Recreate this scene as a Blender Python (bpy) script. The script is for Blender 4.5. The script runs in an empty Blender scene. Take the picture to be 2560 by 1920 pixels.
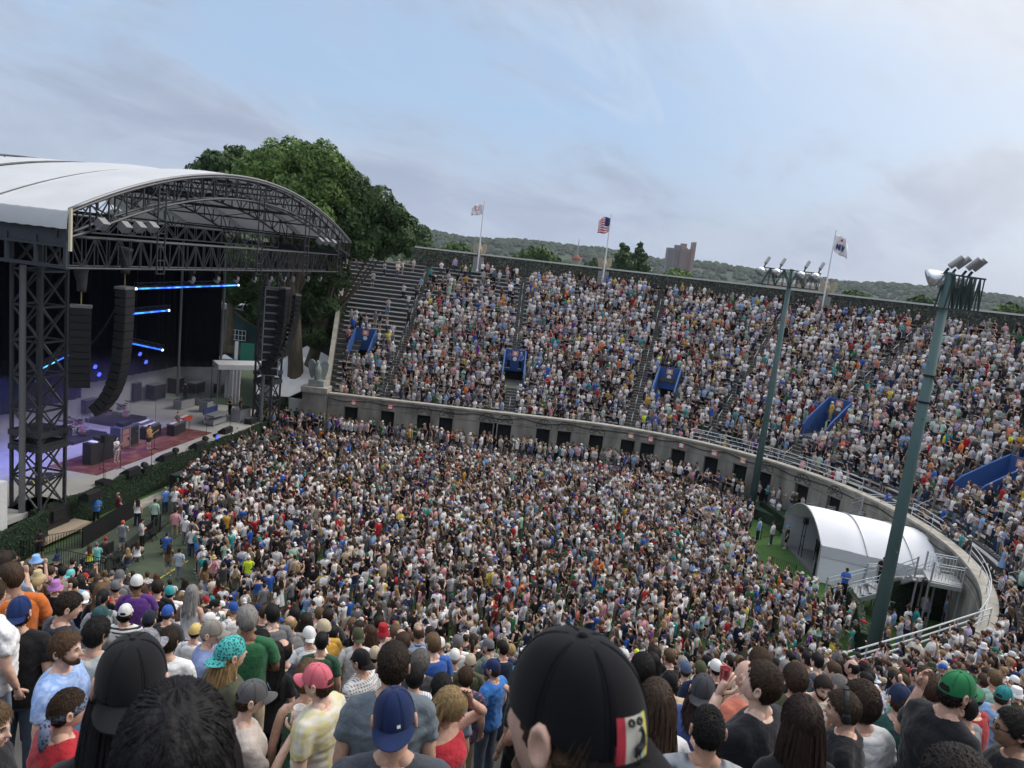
import bpy, bmesh, math, random
import numpy as np
from mathutils import Vector, Matrix
PI = math.pi
R = math.radians
scene = bpy.context.scene
C = scene.collection

# ------------------------------------------------------------------ camera
EYE = 18.0                       # the viewer stands near the top row of the near stand
FPX, PITCH, ROLL = 1850.0, R(9.4), R(6.5)
FW = np.array([0, math.cos(PITCH), -math.sin(PITCH)])
R0 = np.array([1.0, 0, 0])
U0 = np.array([0, math.sin(PITCH), math.cos(PITCH)])
cam_d = bpy.data.cameras.new('camera')
cam = bpy.data.objects.new('camera', cam_d)
C.objects.link(cam)
cam_d.lens = 36.0 * FPX / 2560.0
cam_d.sensor_width = 36.0
cam_d.clip_start = 0.05
cam_d.clip_end = 12000
_r = R0 * math.cos(ROLL) + U0 * math.sin(ROLL)
_u = -R0 * math.sin(ROLL) + U0 * math.cos(ROLL)
cam.matrix_world = Matrix([[_r[0], _u[0], -FW[0], 0], [_r[1], _u[1], -FW[1], 0], [_r[2], _u[2], -FW[2], EYE], [0, 0, 0, 1]])
scene.camera = cam
cam_d.dof.use_dof = True          # a phone lens: only the very nearest heads soften
cam_d.dof.focus_distance = 40.0
cam_d.dof.aperture_fstop = 7.4

# ------------------------------------------------------------------ sky and sun
SUN_EL, SUN_AZ = R(42), R(62)    # azimuth to the right of the view direction (+Y)
SUN = np.array([math.sin(SUN_AZ) * math.cos(SUN_EL), math.cos(SUN_AZ) * math.cos(SUN_EL), math.sin(SUN_EL)])
world = bpy.data.worlds.new('World')
scene.world = world
world.use_nodes = True
wn, wl = world.node_tree.nodes, world.node_tree.links
wn.clear()


def wnode(t, **k):
    n = wn.new(t)
    for a, b in k.items():
        setattr(n, a, b)
    return n


def wmath(op, a, b=None, clamp=False):
    n = wnode('ShaderNodeMath', operation=op)
    n.use_clamp = clamp
    for i, v in enumerate((a, b)):
        if v is None:
            continue
        if isinstance(v, (int, float)):
            n.inputs[i].default_value = v
        else:
            wl.new(v, n.inputs[i])
    return n.outputs[0]


def wramp(val, lo, hi, a=0.0, b=1.0):
    n = wnode('ShaderNodeMapRange')
    n.interpolation_type = 'SMOOTHSTEP'
    wl.new(val, n.inputs[0])
    for i, v in zip((1, 2, 3, 4), (lo, hi, a, b)):
        n.inputs[i].default_value = v
    return n.outputs[0]


def wmix(f, a, b):
    n = wnode('ShaderNodeMix', data_type='RGBA')
    for s, v in ((n.inputs[0], f), (n.inputs[6], a), (n.inputs[7], b)):
        if isinstance(v, tuple):
            s.default_value = (*v, 1)
        elif isinstance(v, float):
            s.default_value = v
        else:
            wl.new(v, s)
    return n.outputs[2]


w_co = wnode('ShaderNodeTexCoord').outputs['Generated']
w_sep = wnode('ShaderNodeSeparateXYZ')
wl.new(w_co, w_sep.inputs[0])
w_sky = wnode('ShaderNodeTexSky', sky_type='NISHITA', sun_disc=False)
w_sky.sun_elevation = SUN_EL
w_sky.sun_rotation = SUN_AZ
w_sky.air_density = 1.0
w_sky.dust_density = 2.0
w_sky.ozone_density = 2.5
# the cloud deck: direction projected on a plane overhead, long soft bands running to the lower right
w_h = wmath('ADD', wmath('ABSOLUTE', w_sep.outputs[2]), 0.30)
w_u = wmath('DIVIDE', w_sep.outputs[0], w_h)
w_v = wmath('DIVIDE', w_sep.outputs[1], w_h)


def wnoise(rot, sx, sy, scale, detail, off, dist=0.0, rough=0.55):
    c = wnode('ShaderNodeCombineXYZ')
    wl.new(w_u, c.inputs[0])
    wl.new(w_v, c.inputs[1])
    m = wnode('ShaderNodeMapping', vector_type='TEXTURE')
    m.inputs['Location'].default_value = off
    m.inputs['Rotation'].default_value = (0, 0, rot)
    m.inputs['Scale'].default_value = (1 / sx, 1 / sy, 1)
    wl.new(c.outputs[0], m.inputs[0])
    n = wnode('ShaderNodeTexNoise')
    n.inputs['Scale'].default_value = scale
    n.inputs['Detail'].default_value = detail
    n.inputs['Roughness'].default_value = rough
    n.inputs['Distortion'].default_value = dist
    wl.new(m.outputs[0], n.inputs[0])
    return n.outputs[0]


n_big = wnoise(R(48), 0.72, 1.0, 1.15, 5, (11.4, 12.6, 16.3), 0.35, 0.5)
n_mid = wnoise(R(50), 0.68, 1.0, 3.2, 8, (5.5, 13.0, 17.8), 0.5, 0.6)
n_wisp = wnoise(R(55), 0.34, 1.0, 4.2, 8, (18.2, 3.7, 13.0), 0.9, 0.6)
w_dot = wnode('ShaderNodeVectorMath', operation='DOT_PRODUCT')
wl.new(w_co, w_dot.inputs[0])
w_dot.inputs[1].default_value = SUN
w_glow = wramp(w_dot.outputs['Value'], 0.50, 1.0)
w_hor = wramp(w_sep.outputs[2], 0.0, 0.20)          # 0 at the horizon
w_zen = wramp(w_sep.outputs[2], 0.25, 1.0)
blue = wmix(0.25, wmix(w_hor, (0.47, 0.55, 0.70), (0.42, 0.62, 0.90)), (0.62, 0.72, 0.88))
sky_b = wnode('ShaderNodeMix', data_type='RGBA', blend_type='MULTIPLY')
sky_b.inputs[0].default_value = 1.0
wl.new(w_sky.outputs[0], sky_b.inputs[6])
sky_b.inputs[7].default_value = (0.10, 0.10, 0.10, 1)
gap = wmix(0.72, sky_b.outputs[2], blue)
c_dark = wmix(w_hor, (0.43, 0.495, 0.64), (0.345, 0.41, 0.545))
c_lite = wmix(w_hor, (0.53, 0.60, 0.74), (0.55, 0.635, 0.775))
tone = wramp(wmath('ADD', wmath('MULTIPLY', n_mid, 0.55), wmath('MULTIPLY', n_big, 0.45)), 0.38, 0.66)
tone = wmath('ADD', tone, wmath('MULTIPLY', w_glow, 0.45), True)
cloud = wmix(tone, c_dark, c_lite)
cover = wramp(wmath('ADD', wmath('MULTIPLY', n_big, 0.75), wmath('MULTIPLY', n_mid, 0.25)), 0.47, 0.62, 1.0, 0.0)
cover = wmath('MAXIMUM', cover, wramp(w_sep.outputs[2], 0.02, 0.17, 0.75, 0.0))
col = wmix(cover, gap, cloud)
wisp = wmath('MULTIPLY', wramp(n_wisp, 0.56, 0.72), wramp(w_sep.outputs[2], 0.06, 0.2))
col = wmix(wmath('MULTIPLY', wisp, 0.16), col, (0.80, 0.82, 0.86))
col = wmix(wmath('MULTIPLY', w_glow, 0.70), col, (1.00, 1.00, 1.02))
lift = wnode('ShaderNodeMix', data_type='RGBA', blend_type='MULTIPLY')
lift.inputs[0].default_value = 1.0
wl.new(col, lift.inputs[6])
w_z = wnode('ShaderNodeCombineColor')
for i, k_ in enumerate((2.05, 1.75, 1.35)):           # the cloud deck is brighter and whiter overhead
    wl.new(wmath('ADD', wmath('MULTIPLY', w_zen, k_), 0.90), w_z.inputs[i])
wl.new(w_z.outputs[0], lift.inputs[7])
w_bg = wnode('ShaderNodeBackground')
w_bg.inputs['Strength'].default_value = 1.0
wl.new(lift.outputs[2], w_bg.inputs[0])
wl.new(w_bg.outputs[0], wnode('ShaderNodeOutputWorld').inputs[0])

sun_d = bpy.data.lights.new('sun', 'SUN')
sun_d.energy = 1.5
sun_d.angle = R(22)
sun_d.color = (1.0, 0.95, 0.88)
sun_o = bpy.data.objects.new('sun', sun_d)
C.objects.link(sun_o)
sun_o.rotation_euler = Vector(SUN).to_track_quat('Z', 'Y').to_euler()
scene.view_settings.view_transform = 'Standard'
scene.view_settings.look = 'None'
scene.view_settings.exposure = 0.22
scene.view_settings.gamma = 1.0
scene.view_settings.use_curve_mapping = False
try:
    scene.cycles.use_denoising = True
    scene.cycles.max_bounces = 6
    scene.cycles.diffuse_bounces = 3
    scene.cycles.transparent_max_bounces = 8
    scene.cycles.volume_bounces = 0
except Exception:
    pass

# ------------------------------------------------------------------ helpers
rng = np.random.default_rng(11)
random.seed(5)


def ray(x, y):
    """direction of a pixel of the 2560 x 1920 photograph: used to survey real ground positions"""
    a, b = x - 1280.0, y - 960.0
    cr = a * math.cos(ROLL) + b * math.sin(ROLL)
    cu = a * math.sin(ROLL) - b * math.cos(ROLL)
    return FW + R0 * cr / FPX + U0 * cu / FPX


def gnd(x, y, z=0.0):
    d = ray(x, y)
    t = (z - EYE) / d[2]
    return np.array([d[0] * t, d[1] * t, z])


def at(x, y, Y):
    d = ray(x, y)
    t = Y / d[1]
    return np.array([d[0] * t, Y, EYE + d[2] * t])


MATS = {}


def M(name, col, rough=0.7, metal=0.0, var=0.0, scale=6.0, bump=0.0, bscale=40.0, spec=0.4, emit=None, es=1.0, stretch=(1, 1, 1), alpha=None, coat=0.0):
    if name in MATS:
        return MATS[name]
    m = bpy.data.materials.new(name)
    m.use_nodes = True
    nt = m.node_tree
    b = nt.nodes['Principled BSDF']
    b.inputs['Base Color'].default_value = (*col, 1)
    b.inputs['Roughness'].default_value = rough
    b.inputs['Metallic'].default_value = metal
    b.inputs['Specular IOR Level'].default_value = spec
    if coat:
        b.inputs['Coat Weight'].default_value = coat
    if emit:
        b.inputs['Emission Color'].default_value = (*emit, 1)
        b.inputs['Emission Strength'].default_value = es
    if alpha is not None:
        b.inputs['Alpha'].default_value = alpha
    if var or bump:
        tc = nt.nodes.new('ShaderNodeTexCoord')
        mp = nt.nodes.new('ShaderNodeMapping')
        mp.inputs['Scale'].default_value = stretch
        nt.links.new(tc.outputs['Object'], mp.inputs[0])
    if var:
        n = nt.nodes.new('ShaderNodeTexNoise')
        n.inputs['Scale'].default_value = scale
        n.inputs['Detail'].default_value = 6
        nt.links.new(mp.outputs[0], n.inputs[0])
        r = nt.nodes.new('ShaderNodeMapRange')
        r.inputs[1].default_value, r.inputs[2].default_value = 0.3, 0.7
        r.inputs[3].default_value, r.inputs[4].default_value = 1 - var, 1 + var * 0.6
        nt.links.new(n.outputs[0], r.inputs[0])
        h = nt.nodes.new('ShaderNodeHueSaturation')
        h.inputs['Color'].default_value = (*col, 1)
        nt.links.new(r.outputs[0], h.inputs['Value'])
        nt.links.new(h.outputs[0], b.inputs['Base Color'])
    if bump:
        n2 = nt.nodes.new('ShaderNodeTexNoise')
        n2.inputs['Scale'].default_value = bscale
        n2.inputs['Detail'].default_value = 4
        nt.links.new(mp.outputs[0], n2.inputs[0])
        bp = nt.nodes.new('ShaderNodeBump')
        bp.inputs['Strength'].default_value = bump
        bp.inputs['Distance'].default_value = 0.02
        nt.links.new(n2.outputs[0], bp.inputs['Height'])
        nt.links.new(bp.outputs[0], b.inputs['Normal'])
    MATS[name] = m
    return m


class MB:
    """collects shapes and links them as ONE mesh object"""

    def __init__(s):
        s.v, s.f, s.m, s.n = [], [], [], 0

    def add(s, v, f, mi=0):
        v = np.asarray(v, float).reshape(-1, 3)
        s.v.append(v)
        for q in f:
            s.f.append(tuple(int(i) + s.n for i in q))
            s.m.append(mi)
        s.n += len(v)
        return s

    def box(s, c, size, rot=None, mi=0):
        x, y, z = [k / 2.0 for k in size]
        v = np.array([[-x, -y, -z], [x, -y, -z], [x, y, -z], [-x, y, -z], [-x, -y, z], [x, -y, z], [x, y, z], [-x, y, z]])
        if rot is not None:
            if isinstance(rot, (int, float)):
                a = rot
                Rm = np.array([[math.cos(a), -math.sin(a), 0], [math.sin(a), math.cos(a), 0], [0, 0, 1]])
            else:
                Rm = np.asarray(rot)
            v = v @ Rm.T
        return s.add(v + np.asarray(c, float), [(0, 3, 2, 1), (4, 5, 6, 7), (0, 1, 5, 4), (1, 2, 6, 5), (2, 3, 7, 6), (3, 0, 4, 7)], mi)

    def bar(s, p, q, w=0.05, h=None, mi=0, n=4):
        return s.tube([p, q], w / 2.0 * (1.41 if n == 4 else 1.0), n, mi, ph=PI / 4 if n == 4 else 0)

    def tube(s, pts, r, n=8, mi=0, ph=0.0, cap=True, flat=1.0):
        pts = np.asarray(pts, float)
        k = len(pts)
        r = np.broadcast_to(np.asarray(r, float), (k,))
        T = np.gradient(pts, axis=0)
        T /= np.linalg.norm(T, axis=1)[:, None] + 1e-12
        ref = np.array([0, 0, 1.0]) if abs(T[0][2]) < 0.9 else np.array([0, 1.0, 0])
        u = np.cross(ref, T[0])
        u /= np.linalg.norm(u)
        a = ph + np.arange(n) * 2 * PI / n
        vs = []
        for i in range(k):
            u = u - T[i] * (u @ T[i])
            u /= np.linalg.norm(u) + 1e-12
            w = np.cross(T[i], u)
            vs.append(pts[i] + r[i] * (np.cos(a)[:, None] * u + flat * np.sin(a)[:, None] * w))
        f = []
        for i in range(k - 1):
            for j in range(n):
                j2 = (j + 1) % n
                f.append((i * n + j, i * n + j2, (i + 1) * n + j2, (i + 1) * n + j))
        if cap:
            f.append(tuple(range(n))[::-1])
            f.append(tuple((k - 1) * n + j for j in range(n)))
        return s.add(np.concatenate(vs), f, mi)

    def grid(s, P, mi=0, closed=False, flip=False):
        """P: array (a, b, 3)"""
        P = np.asarray(P, float)
        a, b = P.shape[:2]
        f = []
        for i in range(a - 1):
            for j in range(b if closed else b - 1):
                j2 = (j + 1) % b
                q = (i * b + j, i * b + j2, (i + 1) * b + j2, (i + 1) * b + j)
                f.append(q[::-1] if flip else q)
        return s.add(P.reshape(-1, 3), f, mi)

    def loft(s, rings, mi=0, cap=True):
        """rings: (k, n, 3) closed"""
        P = np.asarray(rings, float)
        k, n = P.shape[:2]
        base = s.n
        s.grid(P, mi, True)
        if cap:
            s.f.append(tuple(base + j for j in range(n))[::-1]); s.m.append(mi)
            s.f.append(tuple(base + (k - 1) * n + j for j in range(n))); s.m.append(mi)
        return s

    def prism(s, poly, vec, mi=0):
        p = np.asarray(poly, float)
        n = len(p)
        f = [tuple(range(n))[::-1], tuple(range(n, 2 * n))]
        f += [(i, (i + 1) % n, n + (i + 1) % n, n + i) for i in range(n)]
        return s.add(np.concatenate([p, p + np.asarray(vec, float)]), f, mi)

    def lathe(s, prof, c=(0, 0, 0), axis=(0, 0, 1), n=12, mi=0):
        """prof: list of (radius, height) along axis"""
        ax = np.asarray(axis, float)
        ax /= np.linalg.norm(ax)
        ref = np.array([0, 0, 1.0]) if abs(ax[2]) < 0.9 else np.array([1.0, 0, 0])
        u = np.cross(ref, ax); u /= np.linalg.norm(u)
        w = np.cross(ax, u)
        a = np.arange(n) * 2 * PI / n
        P = [np.asarray(c, float) + ax * h + r * (np.cos(a)[:, None] * u + np.sin(a)[:, None] * w) for r, h in prof]
        return s.loft(P, mi)

    def ell(s, c, r, n=10, k=7, mi=0, rot=None):
        t = np.linspace(-PI / 2, PI / 2, k)
        a = np.arange(n) * 2 * PI / n
        P = np.stack([np.cos(t)[:, None] * np.cos(a), np.cos(t)[:, None] * np.sin(a), np.sin(t)[:, None] + 0 * a], -1)
        P[0] *= 1; P = P * np.asarray(r, float)
        P[0] += 0; 
        # tiny polar rings keep quads valid
        P[0, :, 0] = 0.02 * r[0] * np.cos(a); P[0, :, 1] = 0.02 * r[1] * np.sin(a)
        P[-1, :, 0] = 0.02 * r[0] * np.cos(a); P[-1, :, 1] = 0.02 * r[1] * np.sin(a)
        if rot is not None:
            P = P @ np.asarray(rot).T
        return s.loft(P + np.asarray(c, float), mi)

    def join(s, o, mi=None):
        off = s.n
        s.v += o.v
        s.f += [tuple(i + off for i in q) for q in o.f]
        s.m += o.m if mi is None else [mi] * len(o.m)
        s.n += o.n
        return s

    def mesh(s, name, mats, smooth=False, off=(0, 0, 0)):
        me = bpy.data.meshes.new(name)
        V = np.concatenate(s.v) if s.v else np.zeros((0, 3))
        me.from_pydata((V - np.asarray(off, float)).tolist(), [], s.f)
        for m in (mats if isinstance(mats, (list, tuple)) else [mats]):
            me.materials.append(m)
        if isinstance(mats, (list, tuple)) and len(mats) > 1:
            me.polygons.foreach_set('material_index', s.m)
        if smooth:
            me.polygons.foreach_set('use_smooth', [True] * len(me.polygons))
        return me

    def build(s, name, mats, parent=None, smooth=False, label=None, kind=None):
        off = ORG.get(parent.name, np.zeros(3)) if parent is not None else np.zeros(3)
        o = bpy.data.objects.new(name, s.mesh(name, mats, smooth, off))
        C.objects.link(o)
        if parent is not None:
            o.parent = parent
            ORG[o.name] = off
        if label:
            o['label'] = label
        if kind:
            o['kind'] = kind
        return o


ORG = {}


def thing(name, label, cat, loc=(0, 0, 0), group=None, rz=0.0, sc=1.0):
    o = bpy.data.objects.new(name, None)
    C.objects.link(o)
    o.empty_display_size = 0.3
    o.location = loc
    o.rotation_euler = (0, 0, rz)
    o.scale = (sc, sc, sc)
    o['label'] = label
    o['category'] = cat
    if group:
        o['group'] = group
    ORG[o.name] = np.asarray(loc, float)      # parts are given in world coordinates when rz == 0
    return o


def tag(o, label, cat, group=None):
    o['label'] = label
    o['category'] = cat
    if group:
        o['group'] = group
    return o


def structure(o):
    o['kind'] = 'structure'
    return o


def local(t):
    """parts of this thing are given in its own coordinates"""
    ORG[t.name] = np.zeros(3)
    return t


def copy_tree(o, parent=None):
    c = o.copy()
    C.objects.link(c)
    if parent is not None:
        c.parent = parent
    for ch in list(o.children):
        copy_tree(ch, c)
    return c


def truss(mb, p, q, w=0.4, h=0.4, bays=8, r=0.03, mi=0, up=(0, 0, 1)):
    """box truss from p to q"""
    p, q = np.asarray(p, float), np.asarray(q, float)
    t = (q - p) / np.linalg.norm(q - p)
    s = np.cross(t, up); s /= np.linalg.norm(s)
    u = np.cross(s, t)
    co = [(-w / 2, -h / 2), (w / 2, -h / 2), (w / 2, h / 2), (-w / 2, h / 2)]
    for a, b in co:
        mb.bar(p + s * a + u * b, q + s * a + u * b, r * 1.5)
    L = np.linalg.norm(q - p)
    for i in range(bays + 1):
        c = p + t * L * i / bays
        n = p + t * L * (i + 1) / bays
        for k in range(4):
            a, b = co[k], co[(k + 1) % 4]
            mb.bar(c + s * a[0] + u * a[1], c + s * b[0] + u * b[1], r)
            if i < bays:
                e, g = (a, b) if i % 2 else (b, a)
                mb.bar(c + s * e[0] + u * e[1], n + s * g[0] + u * g[1], r)

# ------------------------------------------------------------------ people: shapes
def inst_mat(name, attr, rough=0.8, inst=False, var=0.0, vscale=60.0, bump=0.0, bscale=80, spec=0.3, stretch=(1, 1, 1), pattern=False, sheen=0.0):
    """cloth / skin / hair whose colour comes from the object (or, for the far crowd, from the instance)"""
    m = bpy.data.materials.new(name)
    m.use_nodes = True
    nt = m.node_tree
    b = nt.nodes['Principled BSDF']
    b.inputs['Roughness'].default_value = rough
    b.inputs['Specular IOR Level'].default_value = spec
    if sheen:
        b.inputs['Sheen Weight'].default_value = sheen
    if inst:
        a = nt.nodes.new('ShaderNodeAttribute')
        a.attribute_type = 'INSTANCER'
        a.attribute_name = attr
        src = a.outputs['Color']
    else:
        a = nt.nodes.new('ShaderNodeObjectInfo')
        src = a.outputs['Color']
    tc = nt.nodes.new('ShaderNodeTexCoord')
    mp = nt.nodes.new('ShaderNodeMapping')
    mp.inputs['Scale'].default_value = stretch
    nt.links.new(tc.outputs['Object'], mp.inputs[0])
    if pattern:
        oi = nt.nodes.new('ShaderNodeObjectInfo')
        v = nt.nodes.new('ShaderNodeTexVoronoi')
        v.inputs['Scale'].default_value = 14
        nt.links.new(mp.outputs[0], v.inputs[0])
        r1 = nt.nodes.new('ShaderNodeMapRange')
        r1.inputs[1].default_value, r1.inputs[2].default_value = 0.30, 0.42
        nt.links.new(v.outputs[0], r1.inputs[0])
        r2 = nt.nodes.new('ShaderNodeMath')
        r2.operation = 'GREATER_THAN'
        r2.inputs[1].default_value = 0.86
        nt.links.new(oi.outputs['Random'], r2.inputs[0])
        mu = nt.nodes.new('ShaderNodeMath')
        mu.operation = 'MULTIPLY'
        nt.links.new(r1.outputs[0], mu.inputs[0])
        nt.links.new(r2.outputs[0], mu.inputs[1])
        mx = nt.nodes.new('ShaderNodeMix')
        mx.data_type = 'RGBA'
        nt.links.new(mu.outputs[0], mx.inputs[0])
        nt.links.new(src, mx.inputs[6])
        mx.inputs[7].default_value = (0.45, 0.45, 0.48, 1)
        src = mx.outputs[2]
    if var:
        n = nt.nodes.new('ShaderNodeTexNoise')
        n.inputs['Scale'].default_value = vscale
        n.inputs['Detail'].default_value = 4
        nt.links.new(mp.outputs[0], n.inputs[0])
        r = nt.nodes.new('ShaderNodeMapRange')
        r.inputs[1].default_value, r.inputs[2].default_value = 0.3, 0.7
        r.inputs[3].default_value, r.inputs[4].default_value = 1 - var, 1 + var
        nt.links.new(n.outputs[0], r.inputs[0])
        h = nt.nodes.new('ShaderNodeHueSaturation')
        nt.links.new(src, h.inputs['Color'])
        nt.links.new(r.outputs[0], h.inputs['Value'])
        src = h.outputs[0]
    nt.links.new(src, b.inputs['Base Color'])
    if bump:
        n2 = nt.nodes.new('ShaderNodeTexNoise')
        n2.inputs['Scale'].default_value = bscale
        n2.inputs['Detail'].default_value = 5
        nt.links.new(mp.outputs[0], n2.inputs[0])
        bp = nt.nodes.new('ShaderNodeBump')
        bp.inputs['Strength'].default_value = bump
        bp.inputs['Distance'].default_value = 0.02
        nt.links.new(n2.outputs[0], bp.inputs['Height'])
        nt.links.new(bp.outputs[0], b.inputs['Normal'])
    return m


m_skin = inst_mat('skin', 'skin', 0.6, var=0.16, vscale=26, bump=0.15, bscale=170, spec=0.35)
m_cloth = inst_mat('cloth', 'shirt', 0.92, var=0.16, vscale=14, bump=0.8, bscale=17, spec=0.15, sheen=0.15)
m_hair = inst_mat('hair', 'hair', 0.62, var=0.35, vscale=70, bump=0.5, bscale=90, spec=0.22, stretch=(1, 1, 0.16))
m_capcloth = inst_mat('cap_cloth', 'cap', 0.9, var=0.06, vscale=26, bump=0.10, bscale=420, spec=0.12, sheen=0.08)
m_denim = inst_mat('trouser_cloth', 'pants', 0.9, var=0.12, vscale=12, bump=0.4, bscale=18, spec=0.1)
m_shoe = M('shoe', (0.5, 0.5, 0.5), 0.6, var=0.2)
m_eye = M('eye_white', (0.75, 0.72, 0.70), 0.25)
m_iris = M('iris', (0.03, 0.02, 0.015), 0.2)
m_black = M('matt_black', (0.012, 0.012, 0.014), 0.5)
m_glass_dark = M('dark_lens', (0.01, 0.01, 0.012), 0.08, spec=0.6)


def catmull(P, n):
    P = np.asarray(P, float)
    k = len(P)
    t = np.linspace(0, k - 1, n)
    i = np.clip(t.astype(int), 0, k - 2)
    u = (t - i)[:, None]
    g = lambda j: P[np.clip(j, 0, k - 1)]
    p0, p1, p2, p3 = g(i - 1), g(i), g(i + 1), g(i + 2)
    return 0.5 * ((2 * p1) + (-p0 + p2) * u + (2 * p0 - 5 * p1 + 4 * p2 - p3) * u ** 2 + (-p0 + 3 * p1 - 3 * p2 + p3) * u ** 3)


def limb(mb, pts, rad, n=8, k=9, mi=0, flat=1.0):
    d = catmull(np.column_stack([np.asarray(pts, float), rad]), k)
    mb.tube(d[:, :3], np.maximum(d[:, 3], 0.004), n, mi, flat=flat)


def stack(mb, secs, n=12, k=12, mi=0, cap=True):
    """secs: (x, y, z, rx, ry)"""
    d = catmull(secs, k)
    a = np.arange(n) * 2 * PI / n
    mb.loft([np.stack([s[0] + s[3] * np.sign(np.cos(a)) * np.abs(np.cos(a)) ** 0.85, s[1] + s[4] * np.sin(a), s[2] + 0 * a], -1) for s in d], mi, cap)


# arm poses: elbow and wrist of the right arm (mirror for the left), hand direction
ARMS = {
    'down': ((0.245, -0.035, 1.13), (0.255, 0.05, 0.90), (0, 0.25, -1)),
    'cross': ((0.255, 0.03, 1.15), (-0.02, 0.215, 1.19), (-1, -0.05, 0.1)),
    'pocket': ((0.29, -0.09, 1.14), (0.20, 0.06, 0.98), (-0.3, 0.5, -1)),
    'phone': ((0.235, 0.15, 1.15), (0.10, 0.32, 1.38), (-0.25, 0.15, 1)),
    'drink': ((0.235, 0.10, 1.14), (0.14, 0.33, 1.24), (-0.4, 0.8, 0.4)),
    'raise': ((0.30, 0.10, 1.55), (0.26, 0.18, 1.80), (0, 0.1, 1)),
    'clap': ((0.25, 0.12, 1.15), (0.05, 0.33, 1.27), (-0.3, 0.6, 0.8)),
    'hips': ((0.37, -0.10, 1.18), (0.20, 0.03, 1.00), (-0.7, 0.6, -0.4)),
    'behind': ((0.27, -0.10, 1.13), (0.06, -0.18, 1.00), (-1, 0, -0.2)),
    'head': ((0.33, 0.10, 1.48), (0.13, 0.10, 1.66), (-0.5, 0.0, 1)),
    'mouth': ((0.27, 0.17, 1.27), (0.085, 0.20, 1.50), (-0.35, -0.2, 1)),
    'forward': ((0.20, 0.24, 1.30), (0.16, 0.50, 1.32), (0, 1, 0.1)),
    'strum': ((0.29, -0.02, 1.16), (0.09, 0.20, 1.02), (-0.8, 0.3, -0.2)),
    'fret': ((0.33, 0.16, 1.20), (0.36, 0.36, 1.36), (-0.1, 0.2, 1)),
}


def sh(pt, s):
    return (pt[0] * s, pt[1], pt[2])


def hand(mb, w, d, side, mi=0, curl=0.5, det=True, palm_n=(0, 1, 0)):
    """palm, four unequal fingers and a thumb, rooted in the wrist"""
    w = np.asarray(w, float)
    d = np.asarray(d, float); d /= np.linalg.norm(d)
    pn = np.asarray(palm_n, float)
    pn = pn - d * (pn @ d)
    if np.linalg.norm(pn) < 0.1:
        pn = np.array([1.0, 0, 0]) - d * d[0]
    pn /= np.linalg.norm(pn)
    s = np.cross(d, pn) * side
    limb(mb, [w - d * 0.03, w + d * 0.02, w + d * 0.06, w + d * 0.095], [0.026, 0.034, 0.041, 0.034], 8, 6, mi, flat=0.55)
    if not det:
        return
    L = [0.072, 0.082, 0.076, 0.058]
    for i in range(4):
        o = w + d * 0.085 + s * (0.027 - 0.018 * i)
        c1 = o + d * L[i] * 0.45 + pn * L[i] * 0.12 * curl
        c2 = o + d * L[i] * (0.85 - 0.25 * curl) + pn * L[i] * 0.55 * curl
        c3 = o + d * L[i] * (1.0 - 0.55 * curl) + pn * L[i] * 0.95 * curl
        limb(mb, [o - d * 0.02, o, c1, c2, c3], [0.010, 0.0095, 0.009, 0.008, 0.006], 6, 7, mi)
    t0 = w + d * 0.03 + s * 0.028
    limb(mb, [t0 - s * 0.01, t0 + s * 0.022 + d * 0.022, t0 + s * 0.034 + d * 0.048 + pn * 0.012, t0 + s * 0.030 + d * 0.07 + pn * 0.024], [0.014, 0.0125, 0.0105, 0.007], 6, 6, mi)


HZ = 1.632      # centre of the head


def gauss(D, c, sx, sz):
    """bump on the head at direction c, D = unit directions"""
    c = np.asarray(c, float); c = c / np.linalg.norm(c)
    az = np.arctan2(D[..., 0], D[..., 1]) - math.atan2(c[0], c[1])
    az = (az + PI) % (2 * PI) - PI
    el = np.arcsin(np.clip(D[..., 2], -1, 1)) - math.asin(c[2])
    return np.exp(-(az / sx) ** 2 - (el / sz) ** 2)


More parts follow.
